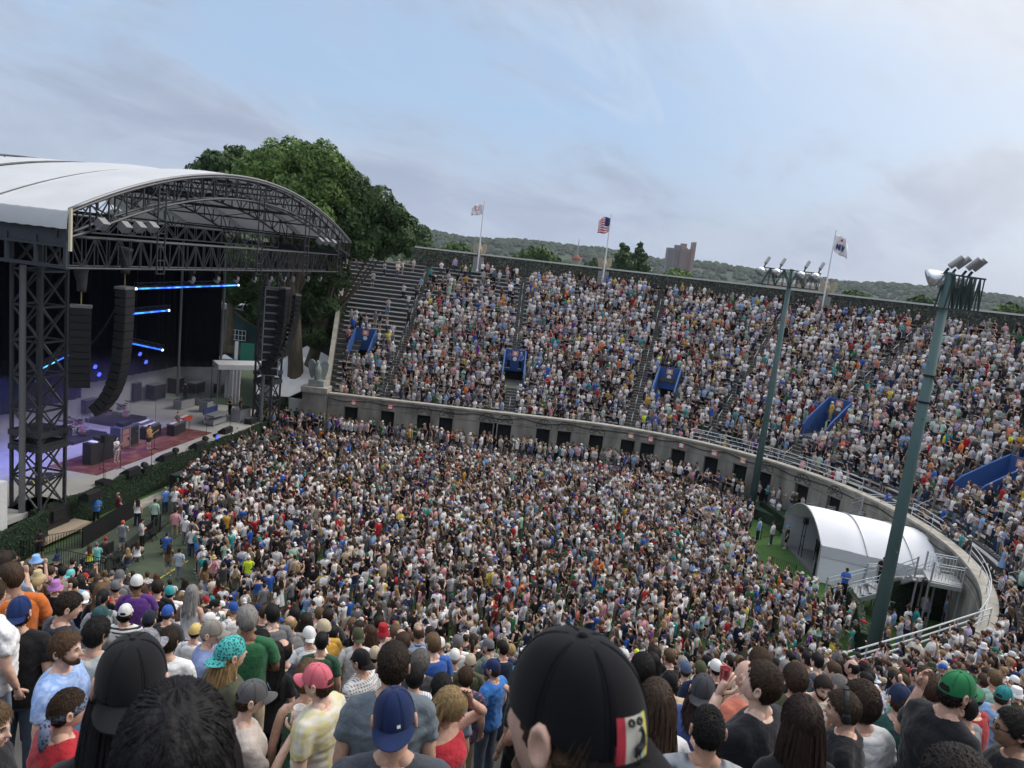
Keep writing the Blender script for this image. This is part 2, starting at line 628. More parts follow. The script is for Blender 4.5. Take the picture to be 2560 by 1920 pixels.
def head_pts(nu, nv, sex='m', face=True):
    a = np.arange(nu) * 2 * PI / nu + PI / 2            # front (+y) first
    if nu >= 40:                                         # denser at the face
        q = np.arange(nu) / nu * 2 * PI
        a = q - 0.55 * np.sin(q) + PI / 2
    t = np.linspace(-PI / 2 + 0.04, PI / 2 - 0.04, nv)
    D = np.stack([np.cos(t)[:, None] * np.cos(a), np.cos(t)[:, None] * np.sin(a), np.sin(t)[:, None] + 0 * a], -1)
    rx, ry, rz = (0.077, 0.099, 0.122) if sex == 'm' else (0.073, 0.093, 0.115)
    P = D * np.array([rx, ry, rz])
    z = np.clip(-D[..., 2], 0, 1)
    front = np.clip(D[..., 1], 0, 1)
    P[..., 0] *= 1 - 0.22 * z ** 1.6
    P[..., 1] = np.where(D[..., 1] < 0, P[..., 1] * (1 - 0.30 * z), P[..., 1])
    P[..., 1] += 0.018 * z ** 1.3
    up = np.clip(D[..., 2], 0, 1)
    P[..., 0] *= 1 + 0.05 * np.sin(up * PI)
    nrm = D
    d = 0.0
    if face:
        d = d + 0.006 * gauss(D, (0, .97, .18), .55, .09)
        for sx in (-1, 1):
            d = d - 0.013 * gauss(D, (.36 * sx, .93, .06), .17, .12)
            d = d + 0.005 * gauss(D, (.52 * sx, .80, -.17), .22, .16)
            d = d - 0.004 * gauss(D, (.55 * sx, .75, -.45), .2, .15)
        ns = gauss(D, (0, 1, -.06), .10, .16) * 0.012 + gauss(D, (0, 1, -.19), .13, .09) * 0.022
        d = d + ns
        d = d - 0.004 * gauss(D, (0, 1, -.325), .2, .03)
        d = d + 0.007 * gauss(D, (0, .93, -.385), .24, .028) - 0.005 * gauss(D, (0, .9, -.435), .24, .016) + 0.008 * gauss(D, (0, .9, -.485), .21, .034)
        d = d - 0.005 * gauss(D, (0, .85, -.56), .25, .045)
        d = d + 0.013 * gauss(D, (0, .75, -.72), .32, .13)
    P = P + nrm * np.asarray(d)[..., None] if face else P
    return P, D, a, t


def rot_head(V, yaw, pitch, roll=0.0):
    c = np.array([0, -0.01, 1.545])
    V = V - c
    cr, sr = math.cos(roll), math.sin(roll)
    V = V @ np.array([[cr, 0, sr], [0, 1, 0], [-sr, 0, cr]]).T
    cp, sp = math.cos(pitch), math.sin(pitch)
    V = V @ np.array([[1, 0, 0], [0, cp, -sp], [0, sp, cp]]).T
    cy, sy = math.cos(yaw), math.sin(yaw)
    V = V @ np.array([[cy, -sy, 0], [sy, cy, 0], [0, 0, 1]]).T
    return V + c


HO = np.array([0, 0.022, HZ])


def head_mesh(mb, nu, nv, sex='m', face=True, mi=0):
    P, D, a, t = head_pts(nu, nv, sex, face)
    mb.loft(P + HO, mi)
    for sx in (-1, 1):                                   # ears: a dished oval on each side
        th = np.arange(10) * 2 * PI / 10
        rings = []
        for rr, out in ((0.55, 0.0), (1.0, 0.010), (1.05, 0.022), (0.8, 0.025), (0.45, 0.018), (0.1, 0.0165)):
            y = -0.012 + 0.019 * rr * np.cos(th) - 0.45 * out
            zz = 0.004 + 0.032 * rr * np.sin(th)
            rings.append(np.stack([sx * ((0.0715 if sex == 'm' else 0.068) + out + 0 * th), y, zz], -1) + HO)
        if sx < 0:
            rings = [r[::-1] for r in rings]
        mb.loft(rings, mi)


def hairline(D, style):
    """1 inside the hair, 0 outside; D unit directions from the head centre"""
    az = np.abs(np.arctan2(D[..., 0], D[..., 1]))        # 0 front, pi back
    el = np.arcsin(np.clip(D[..., 2], -1, 1))
    lim = np.interp(az, [0, 0.45, 0.80, 1.05, 1.30, 1.50, 1.72, 2.0, 2.5, PI], [0.62, 0.58, 0.46, 0.30, 0.02, -0.16, 0.16, -0.35, -0.62, -0.66])
    if style == 'bald':
        lim = np.interp(az, [0, 1.0, 1.3, 1.5, 1.72, 2.0, PI], [2, 2, 0.1, -0.1, 0.16, -0.35, -0.62])
    return el - lim


def hair_shell(mb, style, sex, nu, nv, lift=1.0, mi=0, under=False):
    P, D, a, t = head_pts(nu, nv, sex, False)
    e = hairline(D, style)
    az = np.abs(np.arctan2(D[..., 0], D[..., 1]))
    el = np.arcsin(np.clip(D[..., 2], -1, 1))
    top = {'short': 0.020, 'fade': 0.021, 'buzz': 0.006, 'curly': 0.032, 'long': 0.020, 'bun': 0.014, 'bald': 0.008, 'bob': 0.026}[style]
    side = {'short': 0.013, 'fade': 0.004, 'buzz': 0.004, 'curly': 0.024, 'long': 0.018, 'bun': 0.009, 'bald': 0.008, 'bob': 0.028}[style]
    th = side + (top - side) * np.clip((el - 0.1) / 0.7, 0, 1)
    th = th * lift
    wob = 0.0045 * np.sin(9 * np.arctan2(D[..., 0], D[..., 1]) + 3 * el) * np.sin(7 * el + 1.3)
    if style == 'curly':
        wob = 0.010 * np.sin(13 * np.arctan2(D[..., 0], D[..., 1])) * np.sin(11 * el + 1.0) + 0.006 * np.sin(23 * D[..., 0] * 3 + 17 * D[..., 2] * 2)
    th = (th + wob * min(1.0, top / 0.02)) * np.clip(e / 0.14, 0, 1) ** 0.6
    if under:                                            # pressed flat below a cap
        th = np.where(el > 0.02, np.minimum(th, 0.0035), th)
    inside = e > 0
    if style == 'bald':
        crown = np.clip((el - 0.75) / 0.15, 0, 1)
        inside = inside & (crown < 0.9)
    off = np.where(inside, th + 0.0015, -0.012)
    V = P + D * off[..., None] + HO
    V[..., 1] -= np.where(inside, 0.3 * th * np.clip(-D[..., 1], 0, 1), 0)
    b = P.shape[1]
    f = []
    for i in range(P.shape[0] - 1):
        for j in range(b):
            j2 = (j + 1) % b
            if inside[i, j] or inside[i, j2] or inside[i + 1, j] or inside[i + 1, j2]:
                f.append((i * b + j, i * b + j2, (i + 1) * b + j2, (i + 1) * b + j))
    if style != 'bald':
        f.append(tuple((P.shape[0] - 1) * b + j for j in range(b)))
    mb.add(V.reshape(-1, 3), f, mi)


def hair_tufts(mb, style, sex, n, seed=1, mi=0, under=False, thin=1.0):
    """thin locks lying over the hair shell"""
    g = np.random.default_rng(seed)
    V, F = [], []
    top = {'short': 0.020, 'fade': 0.021, 'buzz': 0.006, 'curly': 0.032, 'long': 0.020, 'bun': 0.014, 'bald': 0.008, 'bob': 0.026}[style]
    side = {'short': 0.013, 'fade': 0.004, 'buzz': 0.004, 'curly': 0.024, 'long': 0.018, 'bun': 0.009, 'bald': 0.008, 'bob': 0.028}[style]
    rx, ry, rz = (0.077, 0.099, 0.122) if sex == 'm' else (0.073, 0.093, 0.115)
    i = 0
    while i < n:
        d = g.normal(size=3)
        d /= np.linalg.norm(d)
        e = hairline(d, style)
        if e < 0.03 or (style == 'bald' and d[2] > 0.62):
            continue
        el = math.asin(d[2])
        if under and el > -0.12:
            continue
        th = side + (top - side) * min(1, max(0, (el - 0.1) / 0.7))
        crown = np.array([0.02, -0.45, 0.9])
        fl = d - crown * (d @ crown)
        fl = fl - d * (fl @ d)
        if style in ('short', 'fade') and d[2] > 0.6:
            fl = np.array([0.25, 0.9, 0.35]) - d * (np.array([0.25, 0.9, 0.35]) @ d)
        fl = fl / (np.linalg.norm(fl) + 1e-6) + g.normal(size=3) * ((0.5 if thin > .3 else .2) if style != 'curly' else 1.5)
        fl -= d * (fl @ d)
        fl /= np.linalg.norm(fl) + 1e-6
        L = {'short': 0.045, 'fade': 0.035, 'buzz': 0.012, 'curly': 0.05, 'long': 0.10, 'bun': 0.07, 'bald': 0.03, 'bob': 0.09}[style] * g.uniform(0.6, 1.3)
        if thin < .3:
            L *= 1.5
        if style == 'fade' and el < 0.5:
            L *= 0.3
        if under:
            L *= 0.45
        de = d + fl * L / 0.1
        de /= np.linalg.norm(de)
        if hairline(de, style) < -0.05 and style not in ('long', 'bob'):
            L *= 0.35
        w = np.cross(d, fl) * g.uniform(0.0025, 0.006) * thin
        pts = []
        z = -d[2] if d[2] < 0 else 0
        for k in range(4):
            q = k / 3.0
            dd = d + fl * q * L / 0.1
            dd /= np.linalg.norm(dd)
            base = dd * np.array([rx, ry, rz])
            if dd[2] < 0:
                base[0] *= 1 - 0.22 * (-dd[2]) ** 1.6
                if dd[1] < 0:
                    base[1] *= 1 + 0.30 * dd[2]
                base[1] += 0.018 * (-dd[2]) ** 1.3
            lift = th * 0.9 + 0.012 * math.sin(q * PI * 0.8) * (1.4 if style == 'curly' else 0.7) + g.uniform(-0.002, 0.004)
            pts.append(base + dd * lift + HO)
        b0 = len(V)
        for k, p in enumerate(pts):
            ww = w * (1 - 0.75 * (k / 3.0) ** 2)
            V += [p - ww, p + ww]
        for k in range(3):
            F.append((b0 + 2 * k, b0 + 2 * k + 1, b0 + 2 * k + 3, b0 + 2 * k + 2))
        i += 1
    mb.add(V, F, mi)


def hair_curtain(mb, sex, length, n, seed=3, mi=0, spread=1.72, width=0.011, under=False):
    """long locks falling from the back and the sides of the head"""
    g = np.random.default_rng(seed)
    rx, ry, rz = 0.073, 0.093, 0.115
    for i in range(n):
        az = PI + g.uniform(-spread, spread)            # around the back
        lay = g.uniform(0, 1)
        el = g.uniform(-0.45, -0.08) if under else g.uniform(-0.1, 0.7)
        d = np.array([math.sin(az) * math.cos(el), math.cos(az) * math.cos(el), math.sin(el)])
        p0 = d * (np.array([rx, ry, rz]) + 0.010 + 0.014 * lay) + HO
        hx, hy = math.sin(az), math.cos(az)
        L = length * g.uniform(0.75, 1.08)
        ph = g.uniform(0, 6.28)
        pts = [p0]
        for k, q in enumerate((0.25, 0.5, 0.75, 1.0)):
            z = p0[2] - (p0[2] - (HZ - L)) * q
            fr = 0.082 + 0.020 * lay + 0.018 * q * (1 if z < 1.5 else 0.4)
            x = hx * (fr + 0.01 * (1 if abs(hx) > 0.5 else 0)) * 1.0
            y = hy * (fr + 0.028 * q) + (0.0 if hy > 0 else -0.012 * q)
            if z < 1.47:
                y -= 0.025 * min(1, (1.47 - z) / 0.1)
            pts.append(np.array([x + 0.006 * math.sin(ph + 5 * q), y + 0.006 * math.cos(ph * 1.3 + 4 * q), z]))
        c = catmull(np.array(pts), 7)
        tang = np.array([hy, -hx, 0.0]) + g.normal(size=3) * 0.25
        w = tang / np.linalg.norm(tang) * width * g.uniform(0.6, 1.4)
        V = []
        for k in range(7):
            ww = w * (1 - 0.7 * (k / 6.0) ** 3)
            bow = np.array([hx, hy, 0]) * 0.003
            V += [c[k] - ww, c[k] + bow, c[k] + ww]
        F = []
        for k in range(6):
            for m_ in range(2):
                F.append((3 * k + m_, 3 * k + m_ + 1, 3 * k + m_ + 4, 3 * k + m_ + 3))
        mb.add(V, F, mi)


def cap_crown(mb, nu=36, nv=10, tall=0.0, back=False, hole=True, mi=0):
    """six-panel crown; front is +y (a backwards cap is turned by 180 degrees)"""
    a = np.arange(nu) * 2 * PI / nu
    t = np.linspace(0.03, PI / 2 - 0.03, nv)
    P = np.zeros((nv, nu, 3))
    for i, el in enumerate(t):
        ce, se = math.cos(el), math.sin(el)
        fr = 0.5 + 0.5 * np.sin(a)                       # 1 at the front
        seam = 1 - 0.022 * np.exp(-((((a - PI / 6) % (PI / 3)) - PI / 6) / 0.05) ** 2) * math.cos(el) ** 0.5
        sq = (ce ** 0.72)
        P[i, :, 0] = 0.088 * sq * np.cos(a) * seam
        P[i, :, 1] = 0.111 * sq * np.sin(a) * seam + 0.004
        P[i, :, 2] = (0.124 + tall * fr + 0.004 * fr) * se * seam + 0.008 + 0.010 * fr * (1 - se)
    P = P + HO
    b = nu
    f = []
    for i in range(nv - 1):
        for j in range(b):
            j2 = (j + 1) % b
            aa = (a[j] + PI / nu + PI / 2) % (2 * PI)    # 0 at the back
            aa = aa if aa < PI else aa - 2 * PI
            if hole and i >= 1 and abs(aa) < 0.42 * math.sqrt(max(0.0, 1 - ((i - 1) / 3.2) ** 2)) and i < 4:
                continue
            f.append((i * b + j, i * b + j2, (i + 1) * b + j2, (i + 1) * b + j))
    f.append(tuple((nv - 1) * b + j for j in range(b)))
    mb.add(P.reshape(-1, 3), f, mi)
    # sweatband: thickness at the lower edge
    q = np.stack([P[0], P[0] * [0.95, 0.95, 1] + [0, 0.05 * HO[1], 0.004]], 0)
    mb.grid(q, mi, True, True)


def cap_brim(mb, mi=0, length=0.075, curve=0.020, half=0.98, nu=14, nv=5, thick=0.004):
    a = PI / 2 + np.linspace(-half, half, nu)
    top = np.zeros((nv, nu, 3))
    for i in range(nv):
        q = i / (nv - 1)
        L = length * np.cos((a - PI / 2) / half * PI / 2 * 0.96) ** 0.62
        top[i, :, 0] = (0.0875 + 0.008 * q) * np.cos(a) * (1 + 0.02 * q)
        top[i, :, 1] = 0.110 * np.sin(a) + L * q + 0.004
        top[i, :, 2] = 0.020 - 0.016 * q - curve * (np.abs(np.cos(a)) / math.sin(half)) ** 2 * (0.3 + 0.7 * q)
    top = top + HO
    bot = top - np.array([0, 0, thick])
    mb.grid(top, mi)
    mb.grid(bot, mi, flip=True)
    mb.grid(np.stack([top[-1], bot[-1]]), mi, flip=True)
    for e in (0, -1):
        mb.grid(np.stack([top[:, e], bot[:, e]]), mi, flip=(e == -1))


def bucket_hat(mb, mi=0, brim=0.055):
    n = 24
    a = np.arange(n) * 2 * PI / n
    rings = []
    for r, z in ((0.02, 0.135), (0.07, 0.133), (0.084, 0.118), (0.094, 0.03), (0.098, 0.02), (0.10 + brim, -0.022), (0.10 + brim, -0.026), (0.094, 0.012)):
        rings.append(np.stack([r * np.cos(a) * 0.95, r * np.sin(a) * 1.12, z + 0.004 * np.sin(5 * a) * (r > 0.12) + 0 * a], -1) + HO)
    mb.loft(rings, mi)


TORSO_M = [(0, -.005, .84, .150, .105), (0, 0, .93, .172, .122), (0, .005, 1.04, .158, .115), (0, .005, 1.18, .168, .120), (0, 0, 1.30, .190, .124), (0, -.010, 1.39, .188, .108), (0, -.016, 1.445, .135, .085), (0, -.012, 1.475, .072, .066)]
TORSO_F = [(0, -.008, .84, .155, .110), (0, -.005, .92, .176, .122), (0, .003, 1.04, .135, .098), (0, .005, 1.14, .132, .098), (0, .014, 1.26, .152, .118), (0, -.006, 1.37, .155, .095), (0, -.014, 1.425, .112, .074), (0, -.012, 1.455, .058, .055)]


def legs_pts(pose, s):
    if pose == 'sit':
        return [(0.09 * s, 0.0, 0.92), (0.105 * s, 0.20, 0.90), (0.12 * s, 0.43, 0.90), (0.12 * s, 0.44, 0.68), (0.12 * s, 0.40, 0.47)]
    if pose == 'step':
        return [(0.085 * s, 0, 0.90), (0.095 * s, 0.05 * s, 0.68), (0.10 * s, 0.09 * s, 0.49), (0.105 * s, 0.06 * s, 0.28), (0.11 * s, 0.04 * s, 0.07)]
    return [(0.085 * s, 0, 0.90), (0.095 * s, 0.012, 0.68), (0.105 * s, 0.012, 0.49), (0.11 * s, -0.005, 0.28), (0.115 * s, -0.02, 0.07)]


def figure(sex='m', arms=('down', 'down'), legs='stand', hair='short', cap=None, top='tee', bottom='trousers', det=2, head=(0, 0, 0), fat=1.0, hair_len=0.38, back_cap=False, seed=1, fine=False):
    """returns {part: MB}: det 0 = far, 1 = mid, 2 = near"""
    n1 = (5, 8, 14)[det]
    n2 = (8, 12, 20)[det]
    T = np.array(TORSO_M if sex == 'm' else TORSO_F, float)
    W = T.copy()
    W[2:5, 3] *= fat; W[1:5, 4] *= fat ** 1.4
    shx, shz = (0.172, 1.405) if sex == 'm' else (0.145, 1.375)
    ka = 1.0 if sex == 'm' else 0.82
    kk = (4, 7, 11)[det]
    out = {}
    b = MB()
    stack(b, W, n2, (6, 9, 14)[det])
    limb(b, [(0, -.016, 1.43), (0, -.008, 1.50), (0, .004, 1.56), (0, .012, 1.60)], np.array([.062, .056, .055, .056]) * (1 if sex == 'm' else .86), (6, 10, 14)[det], (3, 5, 7)[det])
    for s in (-1, 1):
        limb(b, [(0.02 * s, -.02, 1.50 * 1.0 if sex == 'm' else 1.475), (0.075 * s, -.02, shz + .045), (shx * .92 * s, -.014, shz + .006)], np.array([.040, .046, .052]) * ka, n1, (3, 4, 5)[det])
    ends = []
    for s, pz in ((1, arms[0]), (-1, arms[1])):
        e, w, d = ARMS[pz]
        e, w, d = sh(e, s), sh(w, s), sh(d, s)
        if sex == 'f':
            e, w = (e[0] * .92, e[1], e[2] - .02), (w[0] * .92, w[1], w[2] - .02)
        k = (shx * s, -.012, shz)
        m1 = tuple((np.array(k) * .55 + np.array(e) * .45) + np.array([0.012 * s, 0, 0]))
        limb(b, [((shx - .06) * s, -.012, shz - .01), k, m1, e], np.array([.050, .062, .050, .041]) * ka, n1, kk)
        m2 = tuple(np.array(e) * .6 + np.array(w) * .4)
        limb(b, [m1, e, m2, w], np.array([.046, .042, .040, .026]) * ka, n1, kk)
        hand(b, w, d, s, det=det == 2, palm_n=(-s * 0.7, 0.6, 0) if pz in ('down', 'pocket') else (-s, 0.2, 0.0))
        ends.append((k, m1, e, m2, w))
    for s in (-1, 1):
        limb(b, legs_pts(legs, s), np.array([.088, .082, .058, .052, .036]) * (1 if sex == 'm' else .95), n1, (5, 7, 9)[det])
    hb = MB()
    head_mesh(hb, (8, 20, 64)[det], (6, 14, 44)[det], sex, det > 0) if det else hb.ell(HO, (.077, .10, .122), 8, 6)
    hb.v = [rot_head(v, *head) for v in hb.v]
    b.join(hb)
    out['body'] = b
    # ---- shirt / top
    if top:
        t = MB()
        o = 0.013 if det else 0.010
        S = W[1:].copy()
        if top in ('tee', 'polo', 'dress', 'hoodie'):
            S = np.vstack([W[0] + [0, 0, -.01, .012, .012], S])
        elif top == 'crop':
            S = W[2:].copy()
        S[:, 3] += o + 0.010 * (1 - np.clip((S[:, 2] - .9) / .5, 0, 1)); S[:, 4] += o + 0.012 * (1 - np.clip((S[:, 2] - .9) / .5, 0, 1))
        if top == 'tank':
            S = S[:-1]; S[-1, 3] *= .80; S[-1, 4] *= .86; S[-1, 2] -= .025; S[-2, 3] *= .90
        else:
            S[-1, 2] -= .012; S[-1, 3] += .004; S[-1, 4] += .006
        if top == 'dress':
            S = np.vstack([(0, 0, .50, .25, .21), (0, 0, .70, .215, .17), S])
        stack(t, S, n2, (6, 9, 22)[det], cap=det != 1)
        if top != 'tank' and top != 'dress':
            for s in (-1, 1):
                limb(t, [(0.035 * s, -.02, shz + .058), (0.08 * s, -.02, shz + .046), (shx * .92 * s, -.014, shz + .008)], np.array([.040, .053, .060]) * ka, n1, (3, 4, 5)[det])
        if top in ('tee', 'polo', 'hoodie'):
            for (k, m1, e, m2, w), s in zip(ends, (1, -1)):
                k = np.array(k)
                if top == 'hoodie':
                    limb(t, [k + np.array([-.07 * s, 0, -.005]), k, m1, e, m2, w], np.array([.060, .072, .062, .056, .052, .036]) * ka, n1, kk + 3)
                else:
                    mm = np.array(m1) * .62 + np.array(e) * .38
                    limb(t, [k + np.array([-.07 * s, 0, -.008]), k + np.array([0.002 * s, 0, .002]), m1, mm], np.array([.054, .067, .063, .066]) * (ka if sex == 'm' else .88), n1, kk)
        if top == 'polo' and det:
            th = np.arange(n2) * 2 * PI / n2
            t.loft([np.stack([rr * np.cos(th), -.012 + rr * np.sin(th), z + 0 * th + .012 * np.sin(-th)], -1) for rr, z in ((.076, 1.455), (.070, 1.492), (.064, 1.494), (.080, 1.458))])
        out['shirt'] = t
    # ---- trousers, shorts or skirt
    t = MB()
    P = W[:3].copy(); P[0, 2] = .80; P[:, 3] += .012; P[:, 4] += .012; P[2, 2] = 1.0
    if bottom == 'skirt':
        P = np.vstack([(0, .0, .55, .22, .18), P])
    stack(t, P, n2, (3, 5, 6)[det])
    if bottom in ('trousers', 'shorts'):
        for s in (-1, 1):
            q = np.array(legs_pts(legs, s))
            rr = np.array([.098, .094, .078, .070, .064])
            if bottom == 'shorts':
                q, rr = q[:3].copy(), np.array([.100, .100, .096])
                q[2] = q[1] * .25 + q[2] * .75
            limb(t, q, rr, n1 + 2, (4, 6, 9)[det])
    out['trousers'] = t
    sh_ = MB()
    for s in (-1, 1):
        f = np.array(legs_pts(legs, s)[-1]) + [0, 0, -.035]
        limb(sh_, [f + [0, -.055, 0], f + [0, 0, .018], f + [0, .09, 0], f + [0, .185, -.012]], [.030, .046, .042, .022], n1, (4, 5, 7)[det], flat=.85)
    out['shoes'] = sh_
    # ---- hair
    if hair:
        h = MB()
        style = {'pony': 'bun', 'longwave': 'long'}.get(hair, hair)
        lift = 0.55 if cap else 1.0
        if det == 0:
            h.ell(HO + np.array([0, -.016, .012]), (.086, .100, .125), 8, 6)
            if hair in ('long', 'longwave'):
                limb(h, [(0, -.07, 1.66), (0, -.085, 1.50), (0, -.13, 1.36), (0, -.135, 1.24)], [.07, .085, .095, .05], 7, 5, flat=.5)
            if hair == 'pony':
                limb(h, [(0, -.09, 1.68), (0, -.15, 1.62), (0, -.14, 1.45)], [.03, .035, .015], 5, 4)
        else:
            hair_shell(h, style, sex, (0, 28, 72)[det], (0, 16, 44)[det], lift, under=bool(cap))
            if det == 2:
                hair_tufts(h, style, sex, (9000 if fine else 1900) if not cap else 320, seed, under=bool(cap), thin=.25 if fine else .65)
            if hair in ('long', 'longwave'):
                hair_curtain(h, sex, hair_len, (0, 46, 900 if fine else 380)[det], seed, width=(0, .022, .0042 if fine else .0070)[det], under=bool(cap))
            if hair == 'pony':
                limb(h, [(0, -.085, 1.69), (0, -.135, 1.66), (0, -.155, 1.56), (0, -.135, 1.40)], [.024, .034, .034, .012], 8, 8)
            if hair == 'bun':
                h.ell((0, -.085, 1.735), (.045, .042, .040), 10, 7)
        h.v = [rot_head(v, *head) for v in h.v]
        out['hair'] = h
    if cap:
        c = MB()
        if cap == 'bucket':
            if det:
                bucket_hat(c)
            else:
                c.lathe([(.09, 0.0), (.155, -.02), (.10, .03), (.085, .125), (.02, .135)], HO, n=8)
            out['cap'] = c
        else:
            if det:
                cap_crown(c, (0, 24, 72)[det], (0, 7, 16)[det], 0.012 if cap == 'tall' else 0.0, hole=det == 2)
                bt = MB(); bt.ell(HO + np.array([0, .002, .1345 + (.007 if cap == 'tall' else 0)]), (.009, .009, .006), 10, 5)
                br = MB(); cap_brim(br, nu=(0, 8, 20)[det], nv=(0, 3, 7)[det], curve=.004 if cap == 'tall' else .022, length=.086 if cap == 'tall' else .075, half=1.12 if cap == 'tall' else .98)
                parts = {'cap': c, 'brim': br, 'button': bt}
                if det == 2:
                    sm = MB()
                    for k_ in range(6):
                        for o_ in (-.045, .045):
                            a_ = k_ * PI / 3 + o_ + PI / 6 * 0
                            sm.tube([HO + np.array([.0886 * math.cos(e_) ** .72 * math.cos(a_), .1116 * math.cos(e_) ** .72 * math.sin(a_) + .004, (.1245 + (.012 if cap == 'tall' else 0) * (.5 + .5 * math.sin(a_)) + .004 * (.5 + .5 * math.sin(a_))) * math.sin(e_) + .008 + .010 * (.5 + .5 * math.sin(a_)) * (1 - math.sin(e_))]) for e_ in np.linspace(.5 if back_cap is False and math.sin(a_) < -.7 else .06, 1.45, 9)], .0009, 4)
                    parts['stitching'] = sm
            else:
                c.ell(HO + np.array([0, .0, .028]), (.092, .112, .115), 8, 6)
                br = MB(); br.box(HO + np.array([0, .145, .01]), (.13, .09, .012))
                parts = {'cap': c, 'brim': br}
            for k, q in parts.items():
                if back_cap:
                    q.v = [(v - HO) * np.array([-1, -1, 1]) + HO + np.array([0, -.004, 0]) for v in q.v]
                    q.v = [np.column_stack([v[:, 0], v[:, 1], v[:, 2] - 0.10 * (-(v[:, 1] - HO[1])) * 1.0]) for v in q.v]
                out[k] = q
        for k in ('cap', 'brim', 'button', 'stitching'):
            if k in out:
                out[k].v = [rot_head(v, *head) for v in out[k].v]
    return out


def voxelise(mb, name, voxel, smooth=4, wrinkle=0.0, seed=0, keep_top=None):
    """one continuous skin from overlapping lofts"""
    me = mb.mesh(name + '_tmp', [])
    o = bpy.data.objects.new('tmp', me)
    C.objects.link(o)
    r = o.modifiers.new('r', 'REMESH')
    r.mode = 'VOXEL'
    r.voxel_size = voxel
    s = o.modifiers.new('s', 'SMOOTH')
    s.iterations = smooth
    s.factor = 0.5
    dg = bpy.context.evaluated_depsgraph_get()
    m2 = bpy.data.meshes.new_from_object(o.evaluated_get(dg))
    n = len(m2.vertices)
    V = np.zeros(n * 3)
    m2.vertices.foreach_get('co', V)
    V = V.reshape(-1, 3)
    F = [tuple(p.vertices) for p in m2.polygons]
    bpy.data.objects.remove(o)
    bpy.data.meshes.remove(me)
    bpy.data.meshes.remove(m2)
    q = MB()
    q.add(V, F)
    return q


def cloth_wrinkle(V, seed, amt):
    g = np.random.default_rng(seed)
    d = np.zeros(len(V))
    for _ in range(7):
        k = g.normal(size=3) * np.array([14, 14, 22])
        ph = g.uniform(0, 6.28)
        w = V @ k + ph + 1.6 * np.sin(V @ (g.normal(size=3) * 9) + ph)
        d += np.abs(np.sin(w)) ** 1.5 * g.uniform(0.4, 1)
    d = (d / 7 - 0.18) * amt + .004
    c = V.copy(); c[:, 2] = 0; c[:, 1] += 0.01
    nrm = c / (np.linalg.norm(c, axis=1)[:, None] + 1e-6)
    return V + nrm * d[:, None]


def face_parts(sex, head, brow=True):
    """eyes, brows and lips of a face that can be read"""
    P = {}
    k = 1.0 if sex == 'm' else 0.95
    e, ir, br, lp = MB(), MB(), MB(), MB()
    for s in (-1, 1):
        c = HO + np.array([.0315 * s, .0775, .010]) * k
        e.ell(c, (.0125, .0115, .0062), 12, 8)
        ir.ell(c + np.array([0, .0095, -.0003]), (.0060, .0030, .0058), 8, 5)
        t = np.linspace(0, 1, 7)
        pts = np.stack([HO[0] + s * (.014 + .034 * t) * k, HO[1] + (.0985 - .020 * t ** 2) * k, HO[2] + (.030 + .006 * np.sin(t * PI) - .002 * t) * k], -1)
        br.tube(pts, np.array([.002, .0040, .0045, .0042, .0035, .0025, .001]), 6)
        q = np.stack([HO[0] + s * (.018 + .029 * t) * k, HO[1] + (.0905 - .013 * (2 * t - 1) ** 2 - .004 * t) * k, HO[2] + (.0118 + .0050 * np.sin(t * PI)) * k], -1)
        br.tube(q, .0022, 5)
    t = np.linspace(-1, 1, 9)
    for z0, r in ((-.0475, .0035), (-.0575, .0048)):
        lp.tube(np.stack([HO[0] + .023 * t * k, HO[1] + (.1025 - .014 * t ** 2) * k, HO[2] + (z0 - .002 * t ** 2) * k], -1), r * np.sqrt(np.clip(1 - t ** 2, .03, 1)), 6, flat=.8)
    P = {'eye': e, 'iris': ir, 'eyebrow': br, 'lips': lp}
    for q in P.values():
        q.v = [rot_head(v, *head) for v in q.v]
    return P


def beard_mesh(sex='m', head=(0, 0, 0), thick=.010, nu=64, nv=44):
    mb = MB()
    P, D, a, t = head_pts(nu, nv, sex, True)
    az = np.abs(np.arctan2(D[..., 0], D[..., 1])); el = np.arcsin(np.clip(D[..., 2], -1, 1))
    hi = np.interp(az, [0, .18, .30, .55, 1.0, 1.35, 1.5], [-.30, -.30, -.36, -.50, -.38, -.05, .05])
    lo = np.interp(az, [0, .6, 1.2, 1.5], [-1.10, -1.05, -.75, -.35])
    mouth = np.exp(-(az / .24) ** 4) * np.exp(-((el + .43) / .055) ** 4)
    e = np.minimum(hi - el, el - lo) - .3 * (mouth > .4) - .3 * (az > 1.5)
    ins = e > 0
    off = np.where(ins, .001 + thick * np.clip(e / .15, 0, 1) ** .6, -.012)
    V = P + D * off[..., None] + HO
    b = nu
    f = [(i * b + j, i * b + (j + 1) % b, (i + 1) * b + (j + 1) % b, (i + 1) * b + j) for i in range(nv - 1) for j in range(nu)
         if ins[i, j] or ins[i, (j + 1) % b] or ins[i + 1, j] or ins[i + 1, (j + 1) % b]]
    mb.add(rot_head(V.reshape(-1, 3), *head), f)
    return mb

# ------------------------------------------------------------------ ground
structure(MB().add([(-6500, -3000, -.30), (6500, -3000, -.30), (6500, 9000, -.30), (-6500, 9000, -.30)], [(0, 1, 2, 3)]).build('ground', M('park_ground', (.045, .065, .03), .95, var=.4, scale=.02)))

# plan of the horseshoe: straight far arm, half circle, straight near arm
CX, CY, RAD = 6.0, 45.0, 21.0
ARC = PI * RAD
WALL_H, ROW_D, ROW_R, NROW, Z0 = 4.3, .80, .424, 30, 3.5


